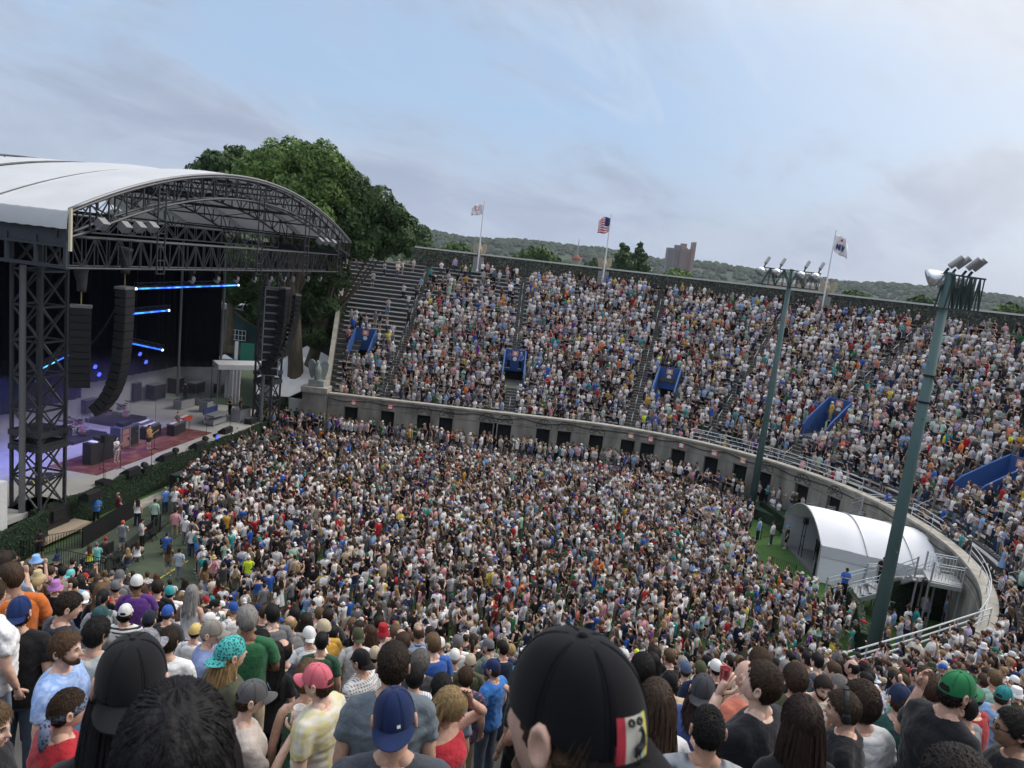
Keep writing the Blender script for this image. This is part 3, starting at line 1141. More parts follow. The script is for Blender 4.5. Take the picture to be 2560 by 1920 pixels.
def SP(s, d, z=0.0):
    """s runs along the front wall, d outward from it"""
    if s < 0:
        return np.array([CX + s, CY + RAD + d, z])
    if s > ARC:
        return np.array([CX - (s - ARC), CY - RAD - d, z])
    a = PI / 2 - s / RAD
    return np.array([CX + (RAD + d) * math.cos(a), CY + (RAD + d) * math.sin(a), z])


def dz(s):
    """the near arm is banked: lowest in the middle"""
    q = min(1.0, max(0.0, (s - ARC * .68) / (ARC * .24)))
    x = CX - (s - ARC) if s > ARC else CX + (ARC - s)
    return (-.13 + (.0085 if s > ARC else .005) * min(x * x, 130)) * q * q * (3 - 2 * q)


def SN(s):
    p, q = SP(s, 0), SP(s, 1)
    return q - p


def stand_z(d):
    return Z0 + ROW_R / ROW_D * max(0.0, d - .6)


floor_pts = [SP(s, 0.2, 0.0) for s in np.linspace(-30, ARC + 30, 70)]
structure(MB().add(floor_pts, [tuple(range(len(floor_pts)))[::-1]]).build('turf', M('turf', (.045, .105, .022), .95, var=.25, scale=3, bump=.6, bscale=120)))
_c = [(-24.6, 25, .004), (-6, 25, .004), (-6, 33.5, .004), (-12.5, 43, .004), (-16, 64, .004), (-21.6, 64, .004)]
structure(MB().add(_c, [(0, 1, 2, 3, 4, 5)]).build('court', M('court_green', (.062, .085, .055), .8, var=.15, scale=1.5)))
for p, q in (((390, 1452), (470, 1402)), ((500, 1452), (640, 1490))):
    a, b = gnd(*p), gnd(*q)
    n = np.array([-(b - a)[1], (b - a)[0], 0]); n /= np.linalg.norm(n)
    MB().add([a + n * .04 + [0, 0, .009], b + n * .04 + [0, 0, .009], b - n * .04 + [0, 0, .009], a - n * .04 + [0, 0, .009]], [(0, 1, 2, 3)]).build('court_line', M('yellow_line', (.62, .55, .05), .7, var=.2)).__setitem__('kind', 'structure')

# ------------------------------------------------------------------ far wooded hills
g = np.random.default_rng(3)


def wood_ridge(name, dist, depth, hfun, x0, x1, n, size, mat, seed):
    """hill face covered by rounded crowns"""
    g = np.random.default_rng(seed)
    mb = MB()
    xs = np.linspace(x0, x1, 90)
    rows = []
    for q in np.linspace(0, 1, 6):
        rows.append([(x, dist + depth * (q - .5) * 2 if q < .99 else dist + depth * 1.4, (hfun(x) - size * .8) * math.sin(q * PI / 2) - 2) for x in xs])
    mb.grid(np.array(rows), 0)
    a = np.arange(7) * 2 * PI / 7
    for _ in range(n):
        q = g.uniform(0, 1) ** .6
        x = g.uniform(x0, x1)
        y = dist + depth * (q - .5) * 2
        z = (hfun(x) - size * .8) * math.sin(q * PI / 2)
        r = size * g.uniform(.55, 1.25)
        R3 = []
        for el, rr in ((-.5, .85), (.1, 1.0), (.6, .78), (1.15, .38), (1.5, .06)):
            w = r * rr * (1 + g.normal(size=7) * .12)
            R3.append(np.stack([x + w * np.cos(a), y + w * np.sin(a), z + r * .85 * math.sin(el) + 0 * a + g.normal(size=7) * r * .06], -1))
        mb.loft(np.array(R3), 0)
    o = mb.build(name, mat, smooth=False)
    o['kind'] = 'stuff'
    return o


m_wood = M('wood_far', (.026, .046, .022), .95, var=.45, scale=.03, bump=.3, bscale=.4)
m_wood2 = M('wood_near', (.040, .066, .022), .95, var=.45, scale=.05, bump=.3, bscale=.6)


def ridge_h(x):
    return 84 + 5 * math.sin(x * .0042 + 1) + 4 * math.sin(x * .011) + 3 * math.sin(x * .021 + 2)


wood_ridge('wooded_hill', 2150, 320, ridge_h, -1100, 1900, 2600, 13, m_wood, 1)
wood_ridge('near_wood', 900, 130, lambda x: 20.5 + 3.5 * math.sin(x * .012 + .6) + 2.5 * math.sin(x * .031), -420, 820, 1300, 6.0, m_wood2, 2)


# ------------------------------------------------------------------ trees
def leaf_mat(name, col, tip):
    m = bpy.data.materials.new(name)
    m.use_nodes = True
    nt = m.node_tree
    b = nt.nodes['Principled BSDF']
    b.inputs['Roughness'].default_value = .6
    b.inputs['Specular IOR Level'].default_value = .25
    ge = nt.nodes.new('ShaderNodeNewGeometry')
    tc = nt.nodes.new('ShaderNodeTexCoord')
    n = nt.nodes.new('ShaderNodeTexNoise')
    n.inputs['Scale'].default_value = .55
    n.inputs['Detail'].default_value = 3
    nt.links.new(tc.outputs['Object'], n.inputs[0])
    ad = nt.nodes.new('ShaderNodeMath')
    ad.operation = 'ADD'
    nt.links.new(ge.outputs['Random Per Island'], ad.inputs[0])
    nt.links.new(n.outputs[0], ad.inputs[1])
    r = nt.nodes.new('ShaderNodeMapRange')
    r.inputs[1].default_value, r.inputs[2].default_value = .45, 1.35
    nt.links.new(ad.outputs[0], r.inputs[0])
    mx = nt.nodes.new('ShaderNodeMix')
    mx.data_type = 'RGBA'
    nt.links.new(r.outputs[0], mx.inputs[0])
    mx.inputs[6].default_value = (*col, 1)
    mx.inputs[7].default_value = (*tip, 1)
    nt.links.new(mx.outputs[2], b.inputs['Base Color'])
    return m


def leaves(lobes, per, size, seed, droop=.5):
    """leaf-sized faces spread through the outer part of every lobe, hanging a little"""
    g = np.random.default_rng(seed)
    Vs = []
    for c, r in lobes:
        n = int(per * (r ** 2))
        d = g.normal(size=(n, 3)); d /= np.linalg.norm(d, axis=1)[:, None]
        rr = r * (1 - .42 * g.random(n) ** 2.0) * (1 + .14 * np.sin(5 * d[:, 0] + 3 * d[:, 2] + c[0]) + .10 * np.sin(9 * d[:, 1] + 7 * d[:, 2]))
        p = np.asarray(c) + d * rr[:, None] * np.array([1, 1, .85])
        t = np.cross(d, g.normal(size=(n, 3))); t /= np.linalg.norm(t, axis=1)[:, None] + 1e-9
        t[:, 2] -= droop; t /= np.linalg.norm(t, axis=1)[:, None]
        s = np.cross(t, d + g.normal(size=(n, 3)) * .5); s /= np.linalg.norm(s, axis=1)[:, None] + 1e-9
        L = size * g.uniform(.6, 1.35, n)[:, None]
        w = L * .42
        k = d * L * .12
        Vs.append(np.stack([p - t * L, p + s * w + k, p + t * L, p - s * w + k], 1))
    V = np.concatenate(Vs).reshape(-1, 3)
    F = np.arange(len(V)).reshape(-1, 4)
    return V, F


def tree(label, base, lobes, trunk_r, mat, per, size, seed, group=None, core=True, limbs=True, name='broadleaf_tree'):
    t = thing(name, label, 'tree', base, group)
    base = np.asarray(base, float)
    cb = MB()
    for i, (c, r) in enumerate(lobes):
        if core:
            cb.ell(c, (r * .62, r * .62, r * .55), 9, 6)
    V, F = leaves(lobes, per, size, seed)
    cb.add(V, F.tolist())
    cr = cb.build('crown', mat, t)
    cr['kind'] = 'stuff'
    tb = MB()
    mid = np.mean([c for c, r in lobes], axis=0)
    top = base * .35 + mid * .65
    limb(tb, [base - [0, 0, .3], base + (top - base) * .33 + [trunk_r * .3, 0, 0], top], [trunk_r * 1.25, trunk_r, trunk_r * .55], 10, 7)
    if limbs:
        for c, r in lobes[::max(1, len(lobes) // 9)]:
            k = base + (top - base) * .75
            limb(tb, [k, k * .5 + np.asarray(c) * .5 - [0, 0, .4], c], [trunk_r * .28, trunk_r * .17, .04], 6, 5)
    tb.build('trunk', M('bark', (.10, .082, .06), .9, var=.35, scale=4, bump=.8, bscale=14, stretch=(1, 1, .25)), t, smooth=True)
    return t


m_leafA = leaf_mat('leaf_light', (.042, .082, .018), (.115, .190, .045))
m_leafB = leaf_mat('leaf_dark', (.026, .052, .018), (.066, .115, .036))
m_leafC = leaf_mat('leaf_mid', (.034, .066, .018), (.085, .145, .038))


def lob(lst, Y, j=2.5, seed=0):
    g = np.random.default_rng(seed)
    out = []
    for x, y, r in lst:
        YY = Y + g.uniform(-j, j)
        out.append((at(x, y + r * .12, YY), r * .90 * YY / 1850.0))
    return out


tree('great light green tree rising above the stage roof',
     at(742, 905, 75) * [1, 1, 0], lob([(640, 430, 58), (690, 400, 62), (745, 390, 60), (800, 400, 62), (845, 430, 55), (590, 470, 45), (660, 490, 60), (730, 470, 60), (800, 470, 62), (860, 490, 50), (700, 540, 60), (780, 540, 62), (700, 395, 40), (640, 400, 36), (785, 380, 34)], 76, 2.5, 2),
     .8, m_leafA, 430, .25, 21)
tree('dark green tree with drooping branches over the empty end of the stand',
     at(745, 905, 78) * [1, 1, 0], lob([(880, 460, 52), (930, 500, 55), (975, 545, 50), (1000, 585, 42), (880, 540, 62), (930, 580, 55), (860, 600, 62), (800, 600, 66), (950, 620, 32), (905, 615, 36), (740, 600, 62), (820, 680, 62), (760, 700, 66), (810, 760, 56), (745, 780, 50), (830, 830, 40), (790, 840, 34), (690, 640, 52), (1010, 560, 30), (990, 530, 34)], 79, 2.5, 3),
     .75, m_leafB, 400, .26, 22)
tree('dark tree half hidden behind the left edge of the stage roof',
     at(560, 905, 84) * [1, 1, 0], lob([(510, 430, 44), (555, 410, 46), (600, 420, 44), (540, 470, 60), (600, 490, 55), (530, 400, 30), (590, 385, 30), (600, 640, 60), (640, 700, 62), (590, 720, 48), (660, 770, 52), (680, 830, 30)], 86, 2, 4),
     .6, m_leafB, 300, .32, 23)
tree('small leafy tree at the far corner of the stand top',
     at(1030, 640, 112) * [1, 1, 0], lob([(1015, 560, 38), (1045, 585, 34), (1000, 600, 40), (1060, 612, 24), (1035, 620, 30)], 112, 1.5, 5),
     .3, m_leafB, 240, .36, 24)
tree('feathery twin-crowned tree standing alone beyond the stadium rim',
     at(1575, 700, 240) * [1, 1, 0], lob([(1548, 665, 22), (1560, 640, 20), (1563, 622, 11), (1572, 660, 24), (1592, 645, 20), (1598, 625, 12), (1610, 665, 18), (1540, 690, 20), (1620, 690, 16), (1580, 695, 26), (1545, 640, 10), (1612, 640, 9), (1555, 612, 6), (1600, 612, 6)], 240, 3, 6),
     .4, m_leafB, 60, .75, 25)
for i, (x, y, w, Y, m, lb) in enumerate([(1340, 634, 46, 230, m_leafC, 'round green treetop just left of the flag of stripes'), (1690, 690, 44, 230, m_leafA, 'low yellow green treetop in front of the tower block'),
                                          (1965, 722, 40, 210, m_leafC, 'green treetop showing behind the middle floodlight mast'), (2300, 752, 36, 200, m_leafB, 'dark green treetop left of the tall floodlight mast'),
                                          (2130, 745, 44, 220, m_leafC, 'low green treetop right of the third flag'), (1140, 622, 40, 240, m_leafC, 'green treetop beside the first flagpole'),
                                          (2520, 775, 40, 230, m_leafC, 'green treetop at the right end of the rim'), (1490, 660, 30, 260, m_leafB, 'small dark treetop under the flag of stripes')]):
    k = [(x - w * .6, y + 8, w * .5), (x, y, w * .6), (x + w * .6, y + 7, w * .5), (x - w * .2, y + 18, w * .6), (x + w * .3, y + 18, w * .6), (x + w * .95, y + 18, w * .4), (x - w, y + 18, w * .4)]
    tree(lb, at(x, 730, Y) * [1, 1, 0], lob(k, Y, 2, 30 + i), .3, m, 45, .8, 40 + i, group='treetops beyond the rim')

# ------------------------------------------------------------------ far buildings
t = thing('apartment_tower', 'brick apartment tower on the wooded horizon with a tall lift shaft at its right end', 'tower block', tuple(at(1695, 720, 1200) * [1, 1, 0]))
bx = at(1695, 690, 1200)[0]
m_brick = M('tower_brick', (.30, .205, .185), .9, var=.12, scale=.2)
m_brick2 = M('tower_grey', (.225, .20, .21), .9, var=.12, scale=.2)
m_win = M('far_window', (.05, .06, .08), .3)
for nm, x0, x1, y0, h, mt in (('wing', -21.5, -10.5, 0, 66.5, m_brick2), ('wing', -10.5, -1, 2.5, 67, m_brick2), ('wing', -1, 9, 0, 69, m_brick), ('wing', 9, 16.5, 2, 67.5, m_brick), ('lift_shaft', 16.5, 21.5, -1, 79, m_brick)):
    w_ = MB().box((bx + (x0 + x1) / 2, 1200 + y0 + 9, h / 2 - .5), (x1 - x0, 18, h + 1)).build(nm, mt, t)
    if nm == 'wing':
        wb = MB()
        for zz in np.arange(6, h - 3, 3.1):
            for xx in np.arange(x0 + 1.6, x1 - 1, 3.0):
                wb.box((bx + xx, 1200 + y0 - .05, zz), (1.5, .3, 1.5))
        wb.build('windows', m_win, w_)['kind'] = 'stuff'
MB().box((bx - 6, 1208, 69.5), (9, 8, 5)).build('roof_hut', m_brick2, t)
MB().box((bx + 3, 1206, 72), (9, 8, 6.5)).build('roof_hut', m_brick, t)
t = thing('water_tower', 'small round tower with a red conical roof among the trees', 'tower', tuple(at(1441, 680, 420) * [1, 1, 0]))
p = at(1441, 650, 420)
MB().lathe([(2.6, 0), (2.5, p[2] + .4)], (p[0], p[1], 0), n=10).build('drum', M('tower_wall', (.30, .26, .22), .9, var=.2), t)
MB().lathe([(3.0, p[2] + .4), (2.2, p[2] + 1.6), (.2, p[2] + 3.2)], (p[0], p[1], 0), n=10).build('roof', M('tower_roof', (.22, .07, .045), .8, var=.2), t)
p = at(1448, 598, 1900)
m_ = MB(); m_.lathe([(2.0, 40), (.7, p[2])], (p[0], 1900, 0), n=5)
tag(m_.build('radio_mast', M('mast', (.25, .25, .27), .6)), 'thin radio mast on the skyline above the wooded hill', 'mast')
t = thing('low_building', 'low cream building with flat roof showing just beyond the rim behind the middle mast', 'building', tuple(at(2010, 735, 150) * [1, 1, 0]))
p = at(2010, 712, 150)
MB().box((p[0], 155, p[2] / 2 - .5), (9.5, 8, p[2] + 1)).build('wall', M('cream_wall', (.42, .36, .29), .85, var=.1), t)
MB().box((p[0] - 2.5, 154, p[2] + .35), (3.2, 3, .9)).build('roof_unit', M('roof_unit', (.55, .55, .56), .6, var=.1), t)
MB().box((p[0] + 3.2, 154, p[2] + .25), (2.2, 3, .7)).build('roof_unit', M('roof_unit', (.55, .55, .56), .6, var=.1), t)

# ------------------------------------------------------------------ horseshoe grandstand
m_conc = M('old_concrete', (.25, .236, .205), .9, var=.5, scale=1.1, bump=.5, bscale=9, stretch=(1, 1, .3))
m_conc_d = M('terrace_concrete', (.088, .086, .082), .9, var=.3, scale=1.2, bump=.3, bscale=10)
m_alu = M('bench_metal', (.50, .51, .53), .45, .3, var=.12, scale=2)
m_rail = M('galvanised', (.62, .64, .66), .35, .5)
m_hrail = M('aisle_rail', (.36, .37, .38), .4, .5)
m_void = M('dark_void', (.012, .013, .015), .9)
m_blue = M('blue_panel', (.026, .080, .25), .6, var=.08, scale=2)
m_ivy = M('ivy_screen', (.055, .060, .050), .9, var=.75, scale=5, bump=1.0, bscale=12)

stand = thing('grandstand', 'huge horseshoe concrete grandstand packed with standing people', 'grandstand', tuple(SP(ARC / 2, 12)))
S_LEFT, S_RIGHT = -22.5, ARC + 30


def s_left(d):
    return S_LEFT - .20 * d


PORTALS = [(-21.6, 6.3), (-6.0, 5.7), (6.75, 5.9), (18.0, 5.9), (29.7, 4.9)]
AISLE_S = [-17.6, -6.0, 5.0, 11.5, 18.0, 29.7, 40.5, 52.0, 62.0]


def in_portal(s, d, m=0.0):
    for ps, pd in PORTALS:
        if abs(s - ps) * (1 + (d / RAD if 0 < s < ARC else 0)) < 1.08 + m and pd - m < d < pd + 3.6 + m:
            return True
    return False


cols = list(np.linspace(S_LEFT, 0, 34)) + list(np.linspace(0, ARC, 104))[1:] + list(np.linspace(ARC, S_RIGHT, 44))[1:]
tb = MB()
for i in range(len(cols) - 1):
    for k in range(-1, NROW + 1):
        d0 = .6 + ROW_D * k if k >= 0 else -.02
        d1 = .6 + ROW_D * (k + 1)
        z = Z0 + ROW_R * max(k, 0)
        s0 = cols[i] if i else s_left(d0)
        s0b = cols[i] if i else s_left(d1)
        s1 = cols[i + 1]
        if in_portal((s0 + s1) / 2, (d0 + d1) / 2):
            continue
        a, b, c, e = SP(s0, d0, z), SP(s1, d0, z), SP(s1, d1, z), SP(s0b, d1, z)
        for q_, ss_ in ((a, s0), (b, s1), (c, s1), (e, s0b)):
            q_[2] += dz(ss_)
        tb.add([a, b, c, e], [(0, 1, 2, 3)])
        if k > 0:
            tb.add([a - [0, 0, ROW_R], b - [0, 0, ROW_R], b, a], [(0, 1, 2, 3)])
tb.build('terrace', m_conc_d, stand)['kind'] = 'stuff'

# benches, one part per row and section
edges = [S_LEFT] + AISLE_S + [ARC + 24]
nb = 0
for k in range(1, NROW):
    d = .6 + ROW_D * k + .50
    z = Z0 + ROW_R * k + .40
    for e0, e1 in zip(edges[:-1], edges[1:]):
        if e0 >= 42:
            continue
        w = .65 / (1 + d / RAD)
        a0 = (e0 + w) if e0 > S_LEFT else s_left(d) + .5
        n = max(3, int((e1 - w - a0) / 1.2))
        ss = np.linspace(a0, e1 - w, n)
        run, runs = [], []
        for s in ss:
            if in_portal(s, d, .3):
                if len(run) > 1:
                    runs.append(run)
                run = []
            else:
                run.append(s)
        if len(run) > 1:
            runs.append(run)
        for run in runs:
            if nb >= 298:
                break
            P = np.array([[SP(s, d - .14, z), SP(s, d + .14, z), SP(s, d + .14, z - .07), SP(s, d - .14, z - .07)] for s in run])
            MB().loft(P).build('bench', m_alu, stand)
            nb += 1

# aisle steps and their handrails
for s in AISLE_S:
    if s > 45:
        continue
    st = MB()
    for k in range(0, NROW):
        d = .6 + ROW_D * k
        if in_portal(s, d, .2) or in_portal(s, d + .8, .2):
            continue
        z = Z0 + ROW_R * k
        w = .52 / (1 + d / RAD) if 0 < s < ARC else .52
        P = [SP(s - w, d + .42, z + .003), SP(s + w, d + .42, z + .003), SP(s + w, d + .80, z + .003), SP(s - w, d + .80, z + .003)]
        st.prism(P, (0, 0, ROW_R / 2))
    st.build('aisle_steps', M('step_concrete', (.115, .112, .105), .9, var=.25, scale=3), stand)['kind'] = 'stuff'
    for k in range(1, NROW - 2, 3):
        d = .6 + ROW_D * k
        if in_portal(s, d, .6) or in_portal(s, d + 1.6, .6):
            continue
        z = Z0 + ROW_R * k
        a, b = SP(s, d, z), SP(s, d + 1.15, z + ROW_R * 1.4)
        up = np.array([0, 0, .95])
        MB().tube([a, a + up * .9, a + up * .98 + (b - a) * .06, b + up * .98 - (b - a) * .06, b + up * .9, b], .021, 6).build('handrail', m_hrail, stand)

# blue stairwell mouths
m_sign_w = M('sign_white', (.75, .74, .72), .6)
m_sign_r = M('sign_red', (.55, .10, .08), .6)
m_sign_o = M('sign_orange', (.70, .26, .14), .6)
for i, (ps, pd) in enumerate(PORTALS):
    f = lambda q, d, z: SP(ps + q / (1 + (d / RAD if 0 < ps < ARC else 0)), d, z)
    zf = stand_z(pd) - .25
    zb = stand_z(pd + 3.6)
    po = MB()
    for q in (-1.06, 1.06):
        o = .07
        prof = [(pd - .15, zf), (pd - .15, stand_z(pd) + .62), (pd + .3, stand_z(pd + .3) + .92), (pd + 2.2, stand_z(pd + 2.2) + .98), (pd + 3.7, zb + 1.0), (pd + 3.7, zf)]
        po.loft(np.array([[f(q - o, d, z) for d, z in prof], [f(q + o, d, z) for d, z in prof]]))
    po.loft(np.array([[f(-0.99, pd + 3.6, zf + .95), f(0.99, pd + 3.6, zf + .95), f(0.99, pd + 3.6, zb + 1.0), f(-0.99, pd + 3.6, zb + 1.0)],
                      [f(-0.99, pd + 3.72, zf + .95), f(0.99, pd + 3.72, zf + .95), f(0.99, pd + 3.72, zb + 1.0), f(-0.99, pd + 3.72, zb + 1.0)]]))
    pobj = po.build('stairwell', m_blue, stand)
    MB().add([f(-0.99, pd - .2, zf), f(0.99, pd - .2, zf), f(0.99, pd + 4.2, zf), f(-0.99, pd + 4.2, zf)], [(0, 1, 2, 3)]).build('landing', m_conc_d, stand)
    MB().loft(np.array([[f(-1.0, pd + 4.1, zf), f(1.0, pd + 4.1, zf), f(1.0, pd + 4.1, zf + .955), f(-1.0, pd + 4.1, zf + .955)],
                        [f(-1.0, pd + 4.2, zf), f(1.0, pd + 4.2, zf), f(1.0, pd + 4.2, zf + .955), f(-1.0, pd + 4.2, zf + .955)]])).build('doorway', m_void, stand)  # black panel stands in for the unlit depth of the mouth
    n = -SN(ps)
    c = f(0, pd + 3.57, zb + .60)
    u = np.cross(n, [0, 0, 1])
    rot = np.stack([u, n, [0, 0, 1]], 1)
    MB().box(c + n * .02, (.62, .04, .55), rot).build('sign', m_sign_o, pobj)
    MB().box(c + n * .05, (.30, .02, .28), rot).build('sign_panel', m_sign_w, pobj)
    MB().lathe([(.22, 0), (.22, .03)], c - [0, 0, .55], n, 12).build('round_sign', m_sign_w, pobj)

# parapet at the rim with a pale rail
for e0, e1 in zip(np.linspace(S_LEFT + 2.6, ARC * .62, 9)[:-1], np.linspace(S_LEFT + 2.6, ARC * .62, 9)[1:]):
    ss = np.linspace(e0, e1, 7)
    P = np.array([[SP(s, 24.85, 15.9), SP(s, 25.15, 15.9), SP(s, 25.15, 18.25), SP(s, 24.85, 18.25)] for s in ss])
    pp = MB().loft(P).build('parapet', m_ivy, stand)
    P = np.array([[SP(s, 24.76, 18.253), SP(s, 25.24, 18.253), SP(s, 25.24, 18.42), SP(s, 24.76, 18.42)] for s in ss])
    MB().loft(P).build('coping', M('pale_coping', (.55, .55, .50), .8, var=.15), pp)
ss = np.linspace(ARC * .62, S_RIGHT, 20)
MB().loft(np.array([[SP(s, 25.6, 15.9), SP(s, 25.9, 15.9), SP(s, 25.9, 18.2), SP(s, 25.6, 18.2)] for s in ss])).build('parapet', m_ivy, stand)
# leaves of the creeper on the parapet
V = []
gg = np.random.default_rng(5)
for _ in range(5200):
    s = gg.uniform(S_LEFT + 2.6, ARC * .62)
    p = SP(s, 24.82 - gg.uniform(0, .05), gg.uniform(16.3, 18.2))
    n = -SN(s); u = np.cross(n, [0, 0, 1]); r = gg.uniform(.05, .11)
    a = gg.uniform(0, 6.28)
    e = (u * math.cos(a) + np.array([0, 0, 1]) * math.sin(a)) * r
    h = (-u * math.sin(a) + np.array([0, 0, 1]) * math.cos(a)) * r + n * gg.uniform(0, .04)
    V += [p - e, p + h, p + e, p - h]
MB().add(V, np.arange(len(V)).reshape(-1, 4).tolist()).build('creeper', leaf_mat('creeper_leaf', (.020, .028, .014), (.15, .16, .12)), stand)['kind'] = 'stuff'

# raking end wall at the left of the far stand
prof = [(s_left(0) - .45, 0, 0), (s_left(0) - .45, 0, 4.6), (s_left(24.8) - .45, 24.8, 17.4), (s_left(24.8) - .45, 24.8, 0)]
P = np.array([[SP(a, d, z) for a, d, z in prof], [SP(a + .4, d, z) for a, d, z in prof]])
MB().loft(P).build('end_wall', M('end_concrete', (.30, .285, .25), .9, var=.25, scale=1.2), stand)

# front wall: piers between the openings, one lintel, coping
def s_of_px(x, y, z=2.4):
    g_ = gnd(x, y, z)
    if g_[0] < CX:
        return g_[0] - CX
    return RAD * (PI / 2 - math.atan2(g_[1] - CY, g_[0] - CX))


doors = [(865, 1012), (913, 1020), (996, 1030), (1078, 1040), (1128, 1047), (1220, 1060), (1262, 1066), (1352, 1082), (1402, 1090), (1488, 1100), (1574, 1118), (1628, 1128), (1712, 1146), (1802, 1168), (1880, 1190), (1935, 1214), (2028, 1250), (2110, 1285)]
ds = sorted(s_of_px(x, y, 1.9) for x, y in doors)
ds = [d for d in ds if S_LEFT + 1 < d]
HW = .62
SGN = {0: 'r', 1: 'r', 9: 'o', 10: 'r', 11: 'r', 12: 'o', 13: 'o'}


def swall(name, s0, s1, z0, z1, d0, d1, mat, parent, n=None):
    n = n or max(2, int(abs(s1 - s0) / .8) + 1)
    ss = np.linspace(s0, s1, n)
    return MB().loft(np.array([[SP(s, d0, z0), SP(s, d1, z0), SP(s, d1, z1), SP(s, d0, z1)] for s in ss])).build(name, mat, parent)


cuts = [S_LEFT] + [x for d in ds for x in (d - HW, d + HW)] + [ARC * .74]
for i in range(0, len(cuts), 2):
    if cuts[i + 1] - cuts[i] > .05:
        swall('pier', cuts[i], cuts[i + 1], 0, 3.25, 0, .5, m_conc, stand)
lin = [S_LEFT, -15, -8, -1, 6, 13, 20, 27, 34, 42, ARC * .74]
for a, b in zip(lin[:-1], lin[1:]):
    swall('lintel', a + .006, b - .006, 3.252, 4.20, 0, .5, m_conc, stand)
    swall('coping', a + .004, b - .004, 4.203, 4.36, -.09, .6, M('coping_stone', (.33, .31, .27), .9, var=.25, scale=2), stand)
    swall('string_course', a, b, 3.34, 3.42, -.05, .02, m_conc, stand)
swall('rear_wall', ARC * .74, S_RIGHT, 0, 4.3, 0, .5, m_conc, stand)
# raised walk along the foot of the wall
ss = np.linspace(S_LEFT, 33, 46)
structure(MB().loft(np.array([[SP(s, -2.5, 0), SP(s, -.04, 0), SP(s, -.04, .85), SP(s, -2.5, .85)] for s in ss])).build('walkway', M('walkway_green', (.02, .04, .022), .9, var=.4, scale=4)))
# rail on the wall top where the boxes are
m_iron = M('wrought_iron', (.02, .02, .022), .5)
for i, d in enumerate(ds):
    swall('doorway', d - HW - .02, d + HW + .02, 0, 3.27, .42, .48, m_void, stand, 3)  # darkness inside the opening is a black-coloured panel
    for q in (-HW - .22, HW + .22):
        swall('pilaster', d + q - .10, d + q + .10, 0, 3.33, -.035, .0, m_conc, stand, 2)
    n = -SN(d)
    u = np.cross(n, [0, 0, 1])
    if i in SGN:
        c = SP(d + .2, -.04, 3.72)
        rot = np.stack([u, n, [0, 0, 1]], 1)
        sg = MB().box(c, (.52, .06, .50), rot).build('sign', m_sign_o if SGN[i] == 'o' else m_sign_r, stand)
        MB().box(c + n * .035, (.34, .02, .34), rot).build('sign_panel', m_sign_w, sg)
    elif i not in (0, 1, 11, 12, 13):
        fm = MB()
        cc = SP(d, -.03, 3.44)
        for rr in (.25, .70):
            th = np.linspace(0, PI, 11)
            fm.tube([cc + u * rr * math.cos(a) + np.array([0, 0, 1]) * rr * math.sin(a) for a in th], .022, 4)
        for a in np.linspace(0, PI, 7):
            fm.bar(cc + (u * math.cos(a) + np.array([0, 0, math.sin(a)])) * .25, cc + (u * math.cos(a) + np.array([0, 0, math.sin(a)])) * .70, .03)
        fm.build('fan_grille', m_iron, stand)['kind'] = 'stuff'
# festoon cable along the wall
ss = np.linspace(S_LEFT, ARC * .70, 190)
MB().tube([SP(s, -.06, 3.98 - .20 * abs(math.sin(s * PI / 4.6)) - .05 * math.sin(s * 1.7)) for s in ss], .035, 5).build('cable', m_black, stand)
# corner pier with the end of the wall
MB().box(SP(S_LEFT - 1.2, .3, 2.15), (2.1, 1.4, 4.3)).build('corner_pier', m_conc, stand)
MB().box(SP(S_LEFT - 1.2, .3, 4.55), (2.4, 1.7, .5)).build('corner_cap', M('coping_stone', (.33, .31, .27)), stand)
# pipe rail above the wall in front of the box seats
for s0, s1 in ((10.5, 26.0), (31.0, 34.4), (38.5, 49.0)):
    ss = np.linspace(s0, s1, int((s1 - s0) / 1.3) + 2)
    for z in (4.75, 5.10, 5.40):
        MB().tube([SP(s, .1, z) for s in ss], .024, 6).build('wall_rail', m_rail, stand)
    for s in ss[::2]:
        MB().tube([SP(s, .1, 4.362), SP(s, .1, 5.40)], .026, 6).build('rail_post', m_rail, stand)
# folding chairs with white tags in the front boxes
gg = np.random.default_rng(8)


ch = local(thing('folding_chair', 'black folding chair with a white seat tag in the front boxes', 'chair', (0, 0, 0), 'folding chairs in the front boxes'))
MB().box((0, 0, .44), (.42, .42, .03)).build('seat', m_black, ch)
MB().box((0, .20, .72), (.42, .03, .34)).build('backrest', m_black, ch)
MB().box((0, .17, .84), (.16, .02, .14)).build('tag', m_sign_w, ch)
for x in (-.19, .19):
    MB().bar((x, .18, .43), (x, -.18, 0), .025).build('leg', m_black, ch)
    MB().bar((x, -.18, .43), (x, .18, 0), .025).build('leg', m_black, ch)
first = True
chair_spots = []
for s in np.arange(11.2, 27.5, .62):
    chair_spots.append((s, .95, Z0))
for s in np.arange(33.5, 56, .52):
    chair_spots.append((s, 1.0, Z0))
for s in np.arange(38.5, 52, .55):
    chair_spots.append((s, 1.8, Z0 + ROW_R))
for s, d, z in chair_spots:
    if gg.random() < .35:
        continue
    p, n = SP(s, d, z), SN(s)
    o = ch if first else copy_tree(ch)
    first = False
    o.location = p
    o.rotation_euler = (0, 0, math.atan2(n[1], n[0]) - PI / 2)
gc = local(thing('green_seat', 'green plastic seat left empty among the standing crowd of the boxes', 'seat', (0, 0, 0), 'empty green seats of the boxes'))
m_green = M('green_plastic', (.012, .085, .040), .5, var=.1)
MB().box((0, 0, .44), (.46, .42, .05)).build('seat', m_green, gc)
MB().box((0, .22, .74), (.46, .05, .50)).build('backrest', m_green, gc)
first = True
